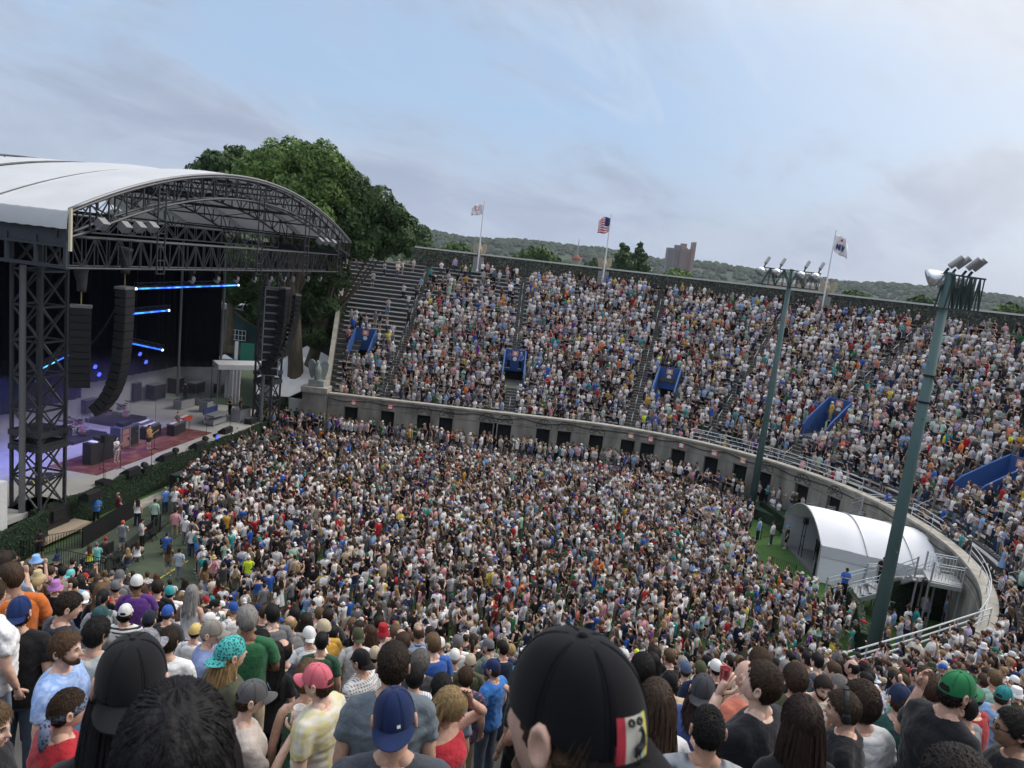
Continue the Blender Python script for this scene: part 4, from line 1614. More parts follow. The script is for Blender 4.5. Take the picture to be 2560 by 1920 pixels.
for k in range(58):
    s = gg.uniform(11, 40); j = int(gg.integers(2, 8))
    d = .6 + ROW_D * j + .45
    if in_portal(s, d, .5) or min(abs(s - a) for a in AISLE_S) < 1:
        continue
    o = gc if first else copy_tree(gc)
    first = False
    n = SN(s)
    o.location = SP(s, d, Z0 + ROW_R * j)
    o.rotation_euler = (0, 0, math.atan2(n[1], n[0]) - PI / 2)


# ------------------------------------------------------------------ stone eagles and flagpoles
def eagle(label, c, sc, yaw, m_stone, m_base, grp, ped=1.6):
    t = local(thing('eagle_statue', label, 'statue', tuple(c), grp, yaw, sc))
    b = MB()
    limb(b, [(0, .02, 0), (0, 0, .5), (0, -.05, 1.0), (0, -.08, 1.35), (0, -.12, 1.62)], [.22, .34, .36, .20, .13], 10, 10)
    limb(b, [(0, -.10, 1.60), (0, -.22, 1.66), (0, -.36, 1.55)], [.13, .11, .03], 8, 6)
    for s in (-1, 1):
        limb(b, [(.12 * s, -.02, .45), (.15 * s, -.06, .1), (.17 * s, -.16, 0)], [.13, .08, .06], 8, 6)
        a = np.linspace(0, 1, 9)
        out = [(.12, 1.15), (.30, 1.55), (.55, 1.75), (.78, 1.70), (.90, 1.40), (.86, .95), (.74, .50), (.60, .12), (.42, .10), (.30, .55)]
        b.prism([(x * s, .06 + .10 * x, z) for x, z in (out if s > 0 else out[::-1])], (0, .14, 0))
    b.build('eagle', m_stone, t, smooth=False)
    MB().box((0, .05, -ped / 2), (1.35, .8, ped)).build('pedestal', m_base, t)
    return t


m_tan = M('tan_stone', (.40, .345, .25), .9, var=.2, scale=3, bump=.4, bscale=12)
m_gst = M('grey_green_stone', (.26, .30, .28), .9, var=.25, scale=4, bump=.4, bscale=12)
eagle('grey green stone eagle on the corner pier at the left end of the far stand', SP(S_LEFT - 1.2, .3, 5.35), 1.05, 0, m_gst, m_gst, 'stone eagles of the stadium', .55)

m_pole = M('white_pole', (.72, .72, .72), .4)


def flag_mesh(w, h, nx, ny, droop, side, seed, sag=.25):
    g = np.random.default_rng(seed)
    u, v = np.meshgrid(np.linspace(0, 1, nx), np.linspace(0, 1, ny))
    x = side * w * u * (1 - droop * .35)
    z = h * v - droop * w * u ** 1.3 - .10 * h * np.sin(u * 5 + v * 2)
    y = .10 * w * np.sin(u * 7 + v * 2.5 + seed) * u + .05 * w * np.sin(u * 13 - v * 4)
    return np.stack([x, y, z], -1)


def flag(t, p, w, h, side, droop, kind, seed):
    P = flag_mesh(w, h, 19, 14, droop, side, seed) + p
    mb = MB()
    mb.grid(P)
    me = mb
    mats = [M('flag_white', (.78, .75, .77), .8), M('flag_red', (.48, .035, .06), .8), M('flag_navy', (.035, .05, .16), .8), M('flag_pink', (.62, .33, .36), .8)]
    for i in range(len(me.f)):
        r, c = divmod(i, 18)
        if kind == 'stripes':
            me.m[i] = 1 if r % 2 == 0 else 0
            if r >= 6 and c < 8:
                me.m[i] = 2
        elif kind == 'pink':
            me.m[i] = 3 if (5 <= r <= 9 and 6 <= c <= 12 and not (6 <= r <= 8 and 8 <= c <= 10)) or (r < 2 and c > 14) else 0
        else:
            me.m[i] = 0
    o = me.build('flag', mats, t, smooth=True)
    so = o.modifiers.new('thick', 'SOLIDIFY'); so.thickness = .02
    if kind == 'letters':
        S = {'I': [(0, 0, 0, 1)], 'V': [(0, 1, .5, 0), (.5, 0, 1, 1)], 'N': [(0, 0, 0, 1), (0, 1, 1, 0), (1, 0, 1, 1)]}
        lm = MB()
        for ch_, ox in (('N', .22), ('I', .45), ('V', .56)):
            for x0, z0, x1, z1 in S[ch_]:
                q = []
                for x_, z_ in ((x0, z0), (x1, z1)):
                    uu = ox + x_ * .18; vv = .26 + z_ * .30
                    q.append(P[int(round(vv * 13)), int(round(uu * 18))] + np.array([0, -.05, 0]))
                lm.bar(q[0], q[1], .09)
        lm.build('lettering', mats[2], o)
        MB().ell(P[10, 9] + np.array([0, -.06, 0]), (.17, .03, .15), 8, 5).build('emblem', mats[1], o)
    return o


for (lab, lab2, px, py, Y, ptop, kind, side, fw, fh, drp) in (
        ('white flagpole with a faded pink and white flag at the left of the rim', 'tan stone eagle behind the pink and white flag pole', 1195, 655, 90.2, (1205, 503), 'pink', -1, 1.5, 1.15, .35),
        ('white flagpole with a striped red and white flag at the middle of the rim', 'tan stone eagle behind the pole of the striped flag', 1508, 690, 90.2, (1525, 537), 'stripes', -1, 1.5, 1.7, .35),
        ('white flagpole with a lettered white flag right of the middle floodlight mast', 'tan stone eagle behind the pole of the lettered white flag', 2062, 748, 82.0, (2090, 578), 'letters', 1, 1.9, 1.7, .55)):
    b = at(px, py, Y); tp = at(ptop[0], ptop[1], Y)
    s_ = b[0] - CX if b[0] < CX else RAD * (PI / 2 - math.atan2(b[1] - CY, b[0] - CX))
    base = SP(s_, 24.3, 16.25)
    H = tp[2] - base[2]
    t = thing('flagpole', lab, 'flagpole', tuple(base), 'flagpoles on the stadium rim')
    MB().lathe([(.16, 0), (.14, .25), (.085, .3), (.075, H * .6), (.045, H)], base, n=10).build('pole', m_pole, t)
    MB().ell(base + [0, 0, H + .06], (.08, .08, .08), 8, 6).build('finial', m_pole, t)
    flag(t, base + np.array([side * .06, 0, H - fh - .25]), fw, fh, side, drp, kind, 3 + len(kind))
    nn = -SN(s_)
    eagle(lab2, SP(s_, 24.95, 18.0), .95, math.atan2(nn[1], nn[0]) + PI / 2, m_tan, M('grey_stone', (.26, .255, .25), .9, var=.2), 'stone eagles of the stadium', 1.9)

# ------------------------------------------------------------------ open-air stage
SA = np.array([-25.0, 39.0, 0.0])
SEY = np.array([math.sin(R(9)), math.cos(R(9)), 0])      # along the stage front, away from the viewer
SEX = np.array([-math.cos(R(9)), math.sin(R(9)), 0])     # into the stage
SROT = np.stack([SEY, SEX, [0, 0, 1]], 1)
SYAW = math.atan2(SEY[1], SEY[0])
DECK = 1.75


def ST(u, v, z=DECK):
    return SA + SEY * u + SEX * v + np.array([0, 0, z])


def st_v(px, py, v):
    """point of the sight line on the plane at stage depth v"""
    d = ray(px, py)
    t = (v + SA @ SEX) / (d @ SEX)
    return np.array([0, 0, EYE]) + d * t


def uv(p):
    q = np.asarray(p) - SA
    return q @ SEY, q @ SEX


def sbox(mb, u, v, z, su, sv, sz, a=0.0, mi=0):
    c, s = math.cos(a), math.sin(a)
    return mb.box(ST(u, v, z), (su, sv, sz), SROT @ np.array([[c, -s, 0], [s, c, 0], [0, 0, 1]]), mi)


m_deck = M('stage_deck', (.36, .355, .34), .75, var=.14, scale=.9, bump=.15, bscale=6)
m_steel = M('dark_steel', (.055, .058, .066), .5, .4, var=.15, scale=3)
m_steel2 = M('grey_steel', (.20, .20, .21), .45, .5)
m_pvc = M('roof_membrane', (.66, .67, .69), .6, var=.07, scale=.5, bump=.15, bscale=3)
def translucent(m, amt):
    nt = m.node_tree
    b = nt.nodes['Principled BSDF']; o = nt.nodes['Material Output']
    t_ = nt.nodes.new('ShaderNodeBsdfTranslucent'); t_.inputs[0].default_value = b.inputs['Base Color'].default_value
    x = nt.nodes.new('ShaderNodeMixShader'); x.inputs[0].default_value = amt
    nt.links.new(b.outputs[0], x.inputs[1]); nt.links.new(t_.outputs[0], x.inputs[2]); nt.links.new(x.outputs[0], o.inputs[0])


translucent(m_pvc, .30)
m_drape = M('black_drape', (.0045, .005, .009), .95, spec=.05, var=.3, scale=1.5, bump=.2, bscale=6, stretch=(4, 4, .3))
m_hedge = M('hedge_core', (.010, .022, .011), .95, var=.4, scale=4, bump=1, bscale=20)
m_hedgeleaf = leaf_mat('hedge_leaf', (.008, .022, .010), (.026, .058, .024))
m_blk = M('speaker_black', (.016, .016, .018), .55, var=.2, scale=8)
m_case = M('grey_case', (.23, .235, .25), .5, var=.1, scale=3)

stage = thing('stage', 'open-air concert stage with an arched white membrane roof and dark steel trusses', 'stage', tuple(ST(12, 6, 0)))
mb = MB()
sbox(mb, 12.2, 8.0, DECK - .15, 31.5, 15.9, .30)
mb.build('deck', m_deck, stage)
mb = MB(); sbox(mb, 12.2, 8.1, (DECK - .3) / 2, 31.2, 15.6, DECK - .302); mb.build('substructure', m_void, stage)
# roof
UC, HALF = 13.9, 17.1


def arch(u, lo=18.0, rise=3.45):
    q = (u - UC) / HALF
    return lo + rise * (1 - q * q)


BAYS = [-4.0, 0.6, 6.2, 11.8, 17.4]
us = np.linspace(UC - HALF, UC + HALF, 41)
for i, (v0, v1) in enumerate(zip(BAYS[:-1], BAYS[1:])):
    lift = .0 if i == 0 else .03 - .16 * i
    vs = np.linspace(v0 + (.02 if i else 0), v1 - .02, 7)
    top = np.array([[ST(u, v, arch(u) + lift + .22 * math.sin((v - v0) / (v1 - v0) * PI) * (1 - ((u - UC) / HALF) ** 2) - (.04 if i == 0 else 0)) for v in vs] for u in us])
    mb = MB(); mb.grid(top); mb.grid(top - [0, 0, .05], flip=True)
    for e in (0, -1):
        mb.grid(np.stack([top[:, e], top[:, e] - [0, 0, .05]]), flip=(e == 0))
    r = mb.build('roof_membrane', m_pvc, stage, smooth=True)
    # valance hanging at the near eave
    q = np.array([[ST(UC - HALF - .02 - .10 * math.sin(zz * 2), v, 18.0 + lift - .05 - zz) for v in np.linspace(v0 + .05, v1 - .05, 14)] for zz in np.linspace(0, .85, 5)])
    q[:, ::2, 2] += .03
    mb = MB(); mb.grid(q); mb.grid(q + SEY * .03, flip=True); mb.build('valance', m_pvc, r, smooth=True)
    mb = MB()
    mb.tube([ST(u, v0 + .02, arch(u) + lift + .04) for u in us], .09, 6)
    mb.build('keder_rail', m_pvc if i else m_steel2, r, smooth=True)
# arch trusses
for i, v in enumerate(BAYS):
    mb = MB()
    n = 26
    uu = np.linspace(UC - HALF + .05, UC + HALF - .05, n + 1)
    depth = 1.45
    bot = lambda u: min(arch(u) - depth, arch(u, 16.75, 3.3)) if abs(u - UC) < HALF - .5 else 16.75
    off = [(-.0, 0)] if i else [(-.35, 0), (.35, 0)]
    for o, _ in off:
        mb.tube([ST(u, v + o + .4, arch(u) - .12) for u in uu], .075, 6)
        mb.tube([ST(u, v + o + .4, bot(u)) for u in uu], .075, 6)
        for k in range(n + 1):
            mb.bar(ST(uu[k], v + o + .4, arch(uu[k]) - .12), ST(uu[k], v + o + .4, bot(uu[k])), .065)
            if k < n:
                a, b = (k, k + 1) if k % 2 else (k + 1, k)
                mb.bar(ST(uu[a], v + o + .4, arch(uu[a]) - .12), ST(uu[b], v + o + .4, bot(uu[b])), .055)
    mb.build('arch_truss', m_steel, stage)['kind'] = 'stuff'
mb = MB()
for u in np.linspace(UC - HALF + 1.2, UC + HALF - 1.2, 13):
    mb.bar(ST(u, BAYS[0] + .4, arch(u) - .35), ST(u, BAYS[-1], arch(u) - .35), .12)
for u in np.linspace(UC - HALF + 3.4, UC + HALF - 3.4, 5):
    mb.bar(ST(u, BAYS[0] + .4, arch(u) - 1.3), ST(u, BAYS[-1], arch(u) - 1.3), .16, )
for j in range(len(BAYS) - 1):
    for u0, u1 in zip(np.linspace(UC - HALF + 1.2, UC + HALF - 1.2, 13)[:-1:2], np.linspace(UC - HALF + 1.2, UC + HALF - 1.2, 13)[1::2]):
        mb.bar(ST(u0, BAYS[j] + .4, arch(u0) - .35), ST(u1, BAYS[j + 1] + .4, arch(u1) - .35), .06)
mb.build('purlins', m_steel, stage)['kind'] = 'stuff'
# the deep bottom truss across the opening, with hanging ladders
mb = MB()
for v in (-3.6, -2.4):
    for z in (15.25, 16.75):
        mb.tube([ST(UC - HALF + .3, v, z), ST(UC + HALF - 1.6, v, z)], .06, 6)
    for k, u in enumerate(np.linspace(UC - HALF + .4, UC + HALF - 1.7, 38)):
        mb.bar(ST(u, v, 15.25), ST(u, v, 16.75), .045)
        if k < 37:
            mb.bar(ST(u, v, 15.25 if k % 2 else 16.75), ST(u + .86, v, 16.75 if k % 2 else 15.25), .045)
mb.build('front_truss', m_steel, stage)['kind'] = 'stuff'
mb = MB()
truss(mb, ST(UC - HALF + 1.0, 1.6, 17.3), ST(UC + HALF - 3.5, 1.6, 17.3), .6, .9, 26, .045)
mb.build('lighting_truss', m_steel2, stage)['kind'] = 'stuff'
for u in (3.4, 14.3, 21.6, 28.2):
    mb = MB()
    for q in (-.33, .33):
        mb.bar(ST(u + q, -4.15, 15.05), ST(u + q, -4.15, arch(u) - .4), .07)
    for z in np.arange(15.06, arch(u) - .5, .75):
        mb.bar(ST(u - .33, -4.15, z), ST(u + .33, -4.15, z), .05)
    mb.build('ladder', m_steel, stage)
# eave box along the near side
mb = MB()
sbox(mb, UC - HALF + .25, 6.5, 16.75, .25, 20.5, .75)
for v in np.arange(-3.7, 17, 1.6):
    sbox(mb, UC - HALF + .12, v, 15.95, .14, .14, 1.5)
sbox(mb, UC - HALF + .12, 6.5, 15.3, .16, 20.6, .16)
sbox(mb, UC - HALF + .12, 6.5, 16.3, .16, 20.6, .12)
mb.build('eave_girder', M('eave_steel', (.045, .05, .062), .6, .2), stage)
mb = MB()
sbox(mb, UC - HALF + .0, -4.05, 17.1, .12, .12, 2.0)
mb.build('corner_post', M('cream_post', (.55, .50, .36), .6), stage)
mb = MB()
sbox(mb, UC + HALF - .2, 6.5, 16.9, .25, 20.5, .5)
for v in np.arange(-3.7, 17, 1.6):
    sbox(mb, UC + HALF - .15, v, 16.2, .12, .12, 1.0)
mb.build('eave_girder', M('eave_steel', (.04, .05, .06)), stage)
# towers
for u, v, w in ((0.0, .45, 1.75), (25.2, .35, 1.6)):
    mb = MB()
    z0, z1 = 1.2, 16.6
    cs = [(-w / 2, -w / 2), (w / 2, -w / 2), (w / 2, w / 2), (-w / 2, w / 2)]
    for a, b in cs:
        mb.bar(ST(u + a, v + b, z0), ST(u + a, v + b, z1), .15)
    zz = np.linspace(z0 + .5, z1, 9)
    for j in range(9):
        for k in range(4):
            a, b = cs[k], cs[(k + 1) % 4]
            mb.bar(ST(u + a[0], v + a[1], zz[j]), ST(u + b[0], v + b[1], zz[j]), .10)
            if j < 8:
                mb.bar(ST(u + a[0], v + a[1], zz[j]), ST(u + b[0], v + b[1], zz[j + 1]), .075)
                mb.bar(ST(u + b[0], v + b[1], zz[j]), ST(u + a[0], v + a[1], zz[j + 1]), .075)
    for z in (5.2, 6.0):
        sbox(mb, u, v, z, w + .25, w + .25, .3)
    tw = mb.build('tower', m_steel, stage)
    tw['kind'] = 'stuff'
    mb = MB()
    sbox(mb, u, v, 1.15, w + .5, w + .3, 1.2); sbox(mb, u + .2, v - .9, 1.3, .9, .6, .6)
    mb.build('ballast', m_blk, tw)
    mb = MB(); sbox(mb, u, v - .3, .42, w + 1.6, w + 1.5, .22); mb.build('footing', M('timber_pale', (.33, .27, .20), .85, var=.2, scale=4, stretch=(1, 5, 1)), tw)
    mb = MB(); mb.tube([ST(u - w / 2 - .45, v - .2, .2), ST(u - w / 2 - .45, v - .2, 15)], .16, 8); mb.build('rain_pipe', m_steel2, tw)
# black drapes: along the back and a wing at the far side
for (u0, v0, u1, v1, zl) in ((-8, 11.6, 4.5, 11.6, 1.8), (4.5, 11.6, 16.5, 11.6, 3.5), (16.5, 11.6, 28.5, 11.4, 4.6), (28.5, 11.4, 31.2, 8.6, 4.6)):
    n = int(14 * math.hypot(u1 - u0, v1 - v0) / 3)
    mb = MB()
    tt = np.linspace(0, 1, n)
    P = np.array([[ST(u0 + (u1 - u0) * q, v0 + (v1 - v0) * q + .09 * math.sin(k * 1.55), z) for k, q in enumerate(tt)] for z in (zl, 10, 17.7)])
    mb.grid(P); mb.grid(P + SEX * .03, flip=True)
    mb.build('drape', m_drape, stage, smooth=True)
for u, v in ((28.5, 11.2), (31.2, 8.5)):
    mb = MB(); mb.tube([ST(u, v, DECK), ST(u, v, 16.4)], .13, 8); mb.build('drape_pole', m_steel2, stage)
mb = MB()
P = np.array([[ST(u, 12.6, z) for u in np.linspace(4, 31, 28)] for z in (DECK, 5.4)])
mb.grid(P); mb.grid(P + SEX * .05, flip=True); mb.build('back_wall', M('back_canvas', (.36, .36, .37), .8, var=.12, scale=1), stage)
P = np.array([[ST(31 + 2.2 * q, 12.6 - 4.6 * q, z) for q in np.linspace(0, 1, 8)] for z in (DECK - .6, 5.2)])
mb = MB(); mb.grid(P); mb.grid(P + SEX * .05, flip=True); mb.build('back_wall', MATS['back_canvas'], stage)
# near side wall behind the tower: pale canvas
mb = MB(); sbox(mb, -4.2, 3.2, 2.6, 2.2, 7.5, 3.1); mb.build('side_cabin', M('cabin_white', (.56, .57, .58), .7, var=.08), stage)
# trim fixtures on the trusses
for k, (px, py) in enumerate([(255, 560), (312, 568), (348, 568), (380, 568), (800, 603), (815, 604), (832, 607)]):
    p = st_v(px, py, -4.4)
    mb = MB(); mb.box(p, (.50, .45, .42), SROT @ np.array([[1, 0, 0], [0, math.cos(.7), -math.sin(.7)], [0, math.sin(.7), math.cos(.7)]]))
    fo = tag(mb.build('floodlight', M('flood_grey', (.20, .20, .21), .5, var=.1), None), ['square grey floodlight at the left end of the stage front truss', 'grey floodlight second from the left on the stage front truss', 'grey floodlight third from the left on the stage front truss', 'grey floodlight fourth from the left on the stage front truss', 'small grey floodlight, left one of three at the right end of the roof', 'small grey floodlight, middle one of three at the right end of the roof', 'small grey floodlight, right one of three at the right end of the roof'][k], 'floodlight', 'floodlights on the stage roof')
ml = local(thing('moving_light', 'moving stage lamp hanging under the deep front truss', 'stage light', (0, 0, 0), 'moving lamps under the front truss'))
MB().box((0, 0, -.12), (.42, .30, .18)).build('base', m_blk, ml)
for x in (-.2, .2):
    MB().box((x, 0, -.42), (.05, .16, .5)).build('yoke', m_blk, ml)
MB().lathe([(.10, -.18), (.17, 0), (.18, .22)], (0, -.05, -.60), (0, .55, -1), 10).build('head', M('lamp_grey', (.30, .31, .33), .3, .4), ml)
first, kk = True, 0
for u in (8.2, 11.0, 13.4, 15.8, 18.2, 20.4, 21.9, 24.6, 27.0):
    o = ml if first else copy_tree(ml)
    first = False
    o.location = ST(u, -3, 15.2)
    o.rotation_euler = (0, 0, SYAW + random.uniform(-.6, .6))
    o['label'] = 'moving stage lamp under the deep front truss, %s from the left' % ['first', 'second', 'third', 'fourth', 'fifth', 'sixth', 'seventh', 'eighth', 'ninth'][kk]
    kk += 1

# ---- hanging speaker arrays
def line_array(label, top, n, dh, w, dep, yaw, curve, mat, grp='hanging speaker columns'):
    """top: hanging point; boxes lean back progressively, faces along yaw"""
    t = thing('line_array', label, 'speaker array', tuple(top), grp)
    f = np.array([math.cos(yaw), math.sin(yaw), 0]); s = np.array([-f[1], f[0], 0])
    p = np.asarray(top, float) - [0, 0, .15]
    a = 0.0
    fr = MB(); fr.box(p + [0, 0, .08], (w, dep, .14), np.stack([s, -f, [0, 0, 1]], 1)); fr.build('rigging_frame', m_steel2, t)
    for i in range(n):
        a += curve[i] if i < len(curve) else 0
        dn = np.array([0, 0, -1]) * math.cos(a) - f * math.sin(a)
        nf = f * math.cos(a) - np.array([0, 0, 1]) * math.sin(a)
        c = p + dn * dh / 2
        mb = MB()
        k = dep / 2
        q = .84
        pts = []
        for sx in (-1, 1):
            pts.append([c + s * sx * w / 2 + nf * k - dn * dh * .47, c + s * sx * w / 2 + nf * k + dn * dh * .47, c + s * sx * w / 2 * q - nf * k + dn * dh * .38, c + s * sx * w / 2 * q - nf * k - dn * dh * .38])
        mb.loft(np.array(pts))
        b = mb.build('cabinet', mat, t)
        g_ = MB(); g_.box(c + nf * (k + .012), (w * .9, .02, dh * .80), np.stack([s, nf, -dn], 1)); g_.build('grille', m_black, b)
        p = p + dn * dh
    return t


J = [0, .004, .006, .008, .01, .012, .016, .02, .03, .04, .06, .08, .10, .12, .13, .13]
top = st_v(312, 716, -3.0)
line_array('long curved black speaker column hanging at the near side of the stage front', top, 16, .46, 1.05, .62, SYAW - PI / 2 + .18, J, m_blk)
top2 = st_v(203, 762, -2.2)
line_array('straight black speaker column hanging left of the long curved one', top2, 11, .385, 1.0, .6, SYAW - PI / 2 - .95, [0] * 11, m_blk)
top3 = st_v(712, 718, -2.0)
line_array('long curved black speaker column hanging at the far side of the stage front', top3, 16, .46, 1.05, .62, SYAW - PI / 2 + .1, J, m_blk)
top4 = st_v(686, 718, -1.0)
line_array('pale grey speaker column beside the far curved black one', top4, 11, .66, 1.4, .6, SYAW - PI / 2 - 1.1, [0] * 11, M('cloth_grey', (.36, .37, .42), .8, var=.08))
top5 = st_v(742, 735, -2.6)
line_array('slim speaker column turned to the far stand beside the trunk', top5, 13, .40, .75, .5, SYAW - PI / 2 + .9, [0, .01, .02, .03, .04, .05, .05, .06, .06, .07, .07, .08, .08], m_blk)
for k, (tp, lb) in enumerate(((top, 'chain hoist with draped black bag above the near curved speaker column'), (top2, 'chain hoist with draped black bag above the straight speaker column'), (top3, 'chain hoist above the far curved speaker column'))):
    h = thing('chain_hoist', lb, 'hoist', tuple(tp), 'chain hoists over the speaker columns')
    mb = MB(); mb.tube([tp, tp + [0, 0, 15.3 - tp[2]]], .03, 5); mb.build('chain', M('brass_chain', (.35, .27, .12), .5, .5), h)
    mb = MB(); limb(mb, [tp + [0, 0, .7], tp + [.02, 0, 1.2], tp + [-.05, 0, 1.7], tp + [0, 0, 2.1]], [.22, .25, .34, .40], 9, 8); mb.build('bag', M('bag_black', (.04, .04, .045), .7, var=.3, scale=5, bump=.6, bscale=8), h, smooth=True)
t = thing('cable', 'black cable sagging from the near tower to the speaker columns', 'cable', tuple(ST(1, 0, 9)))
a, b = ST(.9, -.3, 10.2), top + [0, 0, -.2]
c = [a + (b - a) * q - np.array([0, 0, 1.0 * math.sin(q * PI)]) for q in np.linspace(0, 1, 12)]
MB().tube(c, .045, 5).build('cable_run', m_blk, t)

# ---- LED bars
m_led = bpy.data.materials.new('led_blue')
m_led.use_nodes = True
nt = m_led.node_tree
bs = nt.nodes['Principled BSDF']
at_ = nt.nodes.new('ShaderNodeTexCoord')
wv = nt.nodes.new('ShaderNodeTexNoise'); wv.inputs['Scale'].default_value = 1.1; wv.inputs['Detail'].default_value = 1
nt.links.new(at_.outputs['Object'], wv.inputs[0])
cr = nt.nodes.new('ShaderNodeValToRGB')
cr.color_ramp.elements[0].position = .40; cr.color_ramp.elements[0].color = (.02, .09, 1.0, 1)
cr.color_ramp.elements[1].position = .64; cr.color_ramp.elements[1].color = (.10, .55, 1.0, 1)
nt.links.new(wv.outputs[0], cr.inputs[0])
nt.links.new(cr.outputs[0], bs.inputs['Emission Color'])
bs.inputs['Emission Strength'].default_value = 1.7
bs.inputs['Base Color'].default_value = (.05, .1, .4, 1)
m_ledw = M('led_white', (.8, .8, .8), .3, emit=(.85, .9, 1.0), es=2.2)
for lb, (x0, y0), (x1, y1), v in (('long blue LED bar high at the back of the stage', (340, 722), (596, 713), 7.5), ('short blue LED bar, upper one right of the curved speaker column', (326, 785), (422, 776), 8.5),
                                  ('short blue LED bar, lower one right of the curved speaker column', (326, 858), (406, 875), 8.5), ('slanting blue LED bar left of the straight speaker column', (96, 925), (178, 884), 8.0)):
    a, b = st_v(x0, y0, v), st_v(x1, y1, v)
    t = thing('led_bar', lb, 'light bar', tuple(a), 'blue light bars over the stage')
    MB().tube([a, b], .065, 6).build('tube', m_led, t)
    for q in (a, b):
        MB().ell(q, (.12, .12, .10), 8, 6).build('end_lamp', m_ledw, t)
    mb = MB(); truss(mb, a + [0, 0, .30], b + [0, 0, .30], .3, .3, 10, .03); mb.build('batten_truss', m_steel, t)['kind'] = 'stuff'
    for q in (.15, .85):
        c = a + (b - a) * q
        MB().bar(c + [0, 0, .4], c + [0, 0, 16 - c[2]], .02).build('cable', m_black, t)
m_spot = M('spot_blue', (.02, .02, .5), .3, emit=(.05, .08, 1.0), es=2.2)
for k, (px, py, v) in enumerate([(238, 917, 9), (248, 936, 9), (350, 885, 9), (365, 905, 9), (94, 952, 9), (543, 1092, -.3)]):
    p = st_v(px, py, v)
    t = thing('spotlight', ['blue spotlight glowing left of the curved speaker column', 'second blue spotlight low beside the curved speaker column', 'blue spotlight under the lower LED bar', 'dim blue spotlight hanging below the others', 'small blue spotlight behind the near tower', 'blue lamp standing on the far end of the stage lip'][k], 'spotlight', tuple(p), 'blue spotlights')
    MB().lathe([(.12, -.35), (.20, -.02)], p, (.9, -.3, -.2), 10).build('housing', m_blk, t)
    MB().lathe([(.17, 0), (.17, .02)], p, (.9, -.3, -.2), 10).build('lens', m_spot, t)
    if k == 5:
        MB().box(p - [0, 0, .3], (.3, .3, .12)).build('base', m_blk, t)
for (u, v, z, e, col) in ((9, 5, 11, 900, (.22, .20, 1.0)), (4, 7, 9, 700, (.12, .16, 1.0)), (14, 6, 11.5, 800, (.32, .26, 1.0)), (1, 9.5, 6, 300, (.10, .14, 1.0))):
    ld = bpy.data.lights.new('stage_lamp', 'SPOT')
    ld.energy = e * 3.2
    ld.color = col
    ld.spot_size = R(78)
    ld.spot_blend = .8
    ld.shadow_soft_size = .3
    lo = bpy.data.objects.new('stage_lamp', ld)
    C.objects.link(lo)
    lo.location = ST(u, v, z)
    lo.rotation_euler = (Vector(ST(u, v - 1.5, z)) - Vector(ST(u, v - .2, DECK))).to_track_quat('Z', 'Y').to_euler()
# blue-lit smoke over the stage
hz = MB(); sbox(hz, 9.5, 6.0, 4.6, 20, 10.6, 5.6)
m_smoke = bpy.data.materials.new('stage_smoke')
m_smoke.use_nodes = True
nt = m_smoke.node_tree
nt.nodes.remove(nt.nodes['Principled BSDF'])
pv = nt.nodes.new('ShaderNodeVolumePrincipled')
pv.inputs['Color'].default_value = (.75, .75, .9, 1)
pv.inputs['Density'].default_value = .007
nt.links.new(pv.outputs[0], nt.nodes['Material Output'].inputs['Volume'])
hz.build('stage_smoke', m_smoke)['kind'] = 'stuff'


# ---- hedge-clad fascia, curbs and screens
def hedge(name, label, pts, h, th, seed, cat='hedge', z0=0.0, wob=.0, dens=130):
    """clipped artificial hedge along pts"""
    pts = [np.asarray(p, float) for p in pts]
    t = thing(name, label, cat, tuple(pts[0]))
    g = np.random.default_rng(seed)
    core = MB(); V = []
    for a, b in zip(pts[:-1], pts[1:]):
        d = b - a; d[2] = 0; L = np.linalg.norm(d); d /= L
        n = np.array([d[1], -d[0], 0])
        k = max(2, int(L / .7))
        rows = []
        for q in np.linspace(0, 1, k):
            c = a + (b - a) * q
            hh = h + wob * math.sin(q * L * 1.1) + wob * .6 * math.sin(q * L * 2.7 + 1)
            rows.append([c + n * th / 2 + [0, 0, z0], c - n * th / 2 + [0, 0, z0], c - n * th / 2 + [0, 0, z0 + hh], c + n * th / 2 + [0, 0, z0 + hh]])
        core.loft(np.array(rows))
        m = int(L * (h + th) * dens)
        for _ in range(m):
            q = g.random(); c = a + (b - a) * q
            hh = h + wob * math.sin(q * L * 1.1) + wob * .6 * math.sin(q * L * 2.7 + 1)
            f = g.random() * (2 * h + th)
            if f < h:
                p = c + n * (th / 2 + .01) + [0, 0, z0 + f * hh / h]; nn = n
            elif f < 2 * h:
                p = c - n * (th / 2 + .01) + [0, 0, z0 + (f - h) * hh / h]; nn = -n
            else:
                p = c + n * (f - 2 * h - th / 2) + [0, 0, z0 + hh + .01]; nn = np.array([0, 0, 1.])
            r = g.uniform(.05, .11)
            e = g.normal(size=3); e -= nn * (e @ nn) * .6; e /= np.linalg.norm(e)
            s = np.cross(e, nn); s /= np.linalg.norm(s) + 1e-6
            V += [p - e * r, p + s * r * .5 + nn * .03, p + e * r + nn * g.uniform(0, .07), p - s * r * .5 + nn * .03]
    core.build('hedge_core', m_hedge, t)
    MB().add(V, np.arange(len(V)).reshape(-1, 4).tolist()).build('foliage', m_hedgeleaf, t)['kind'] = 'stuff'
    return t


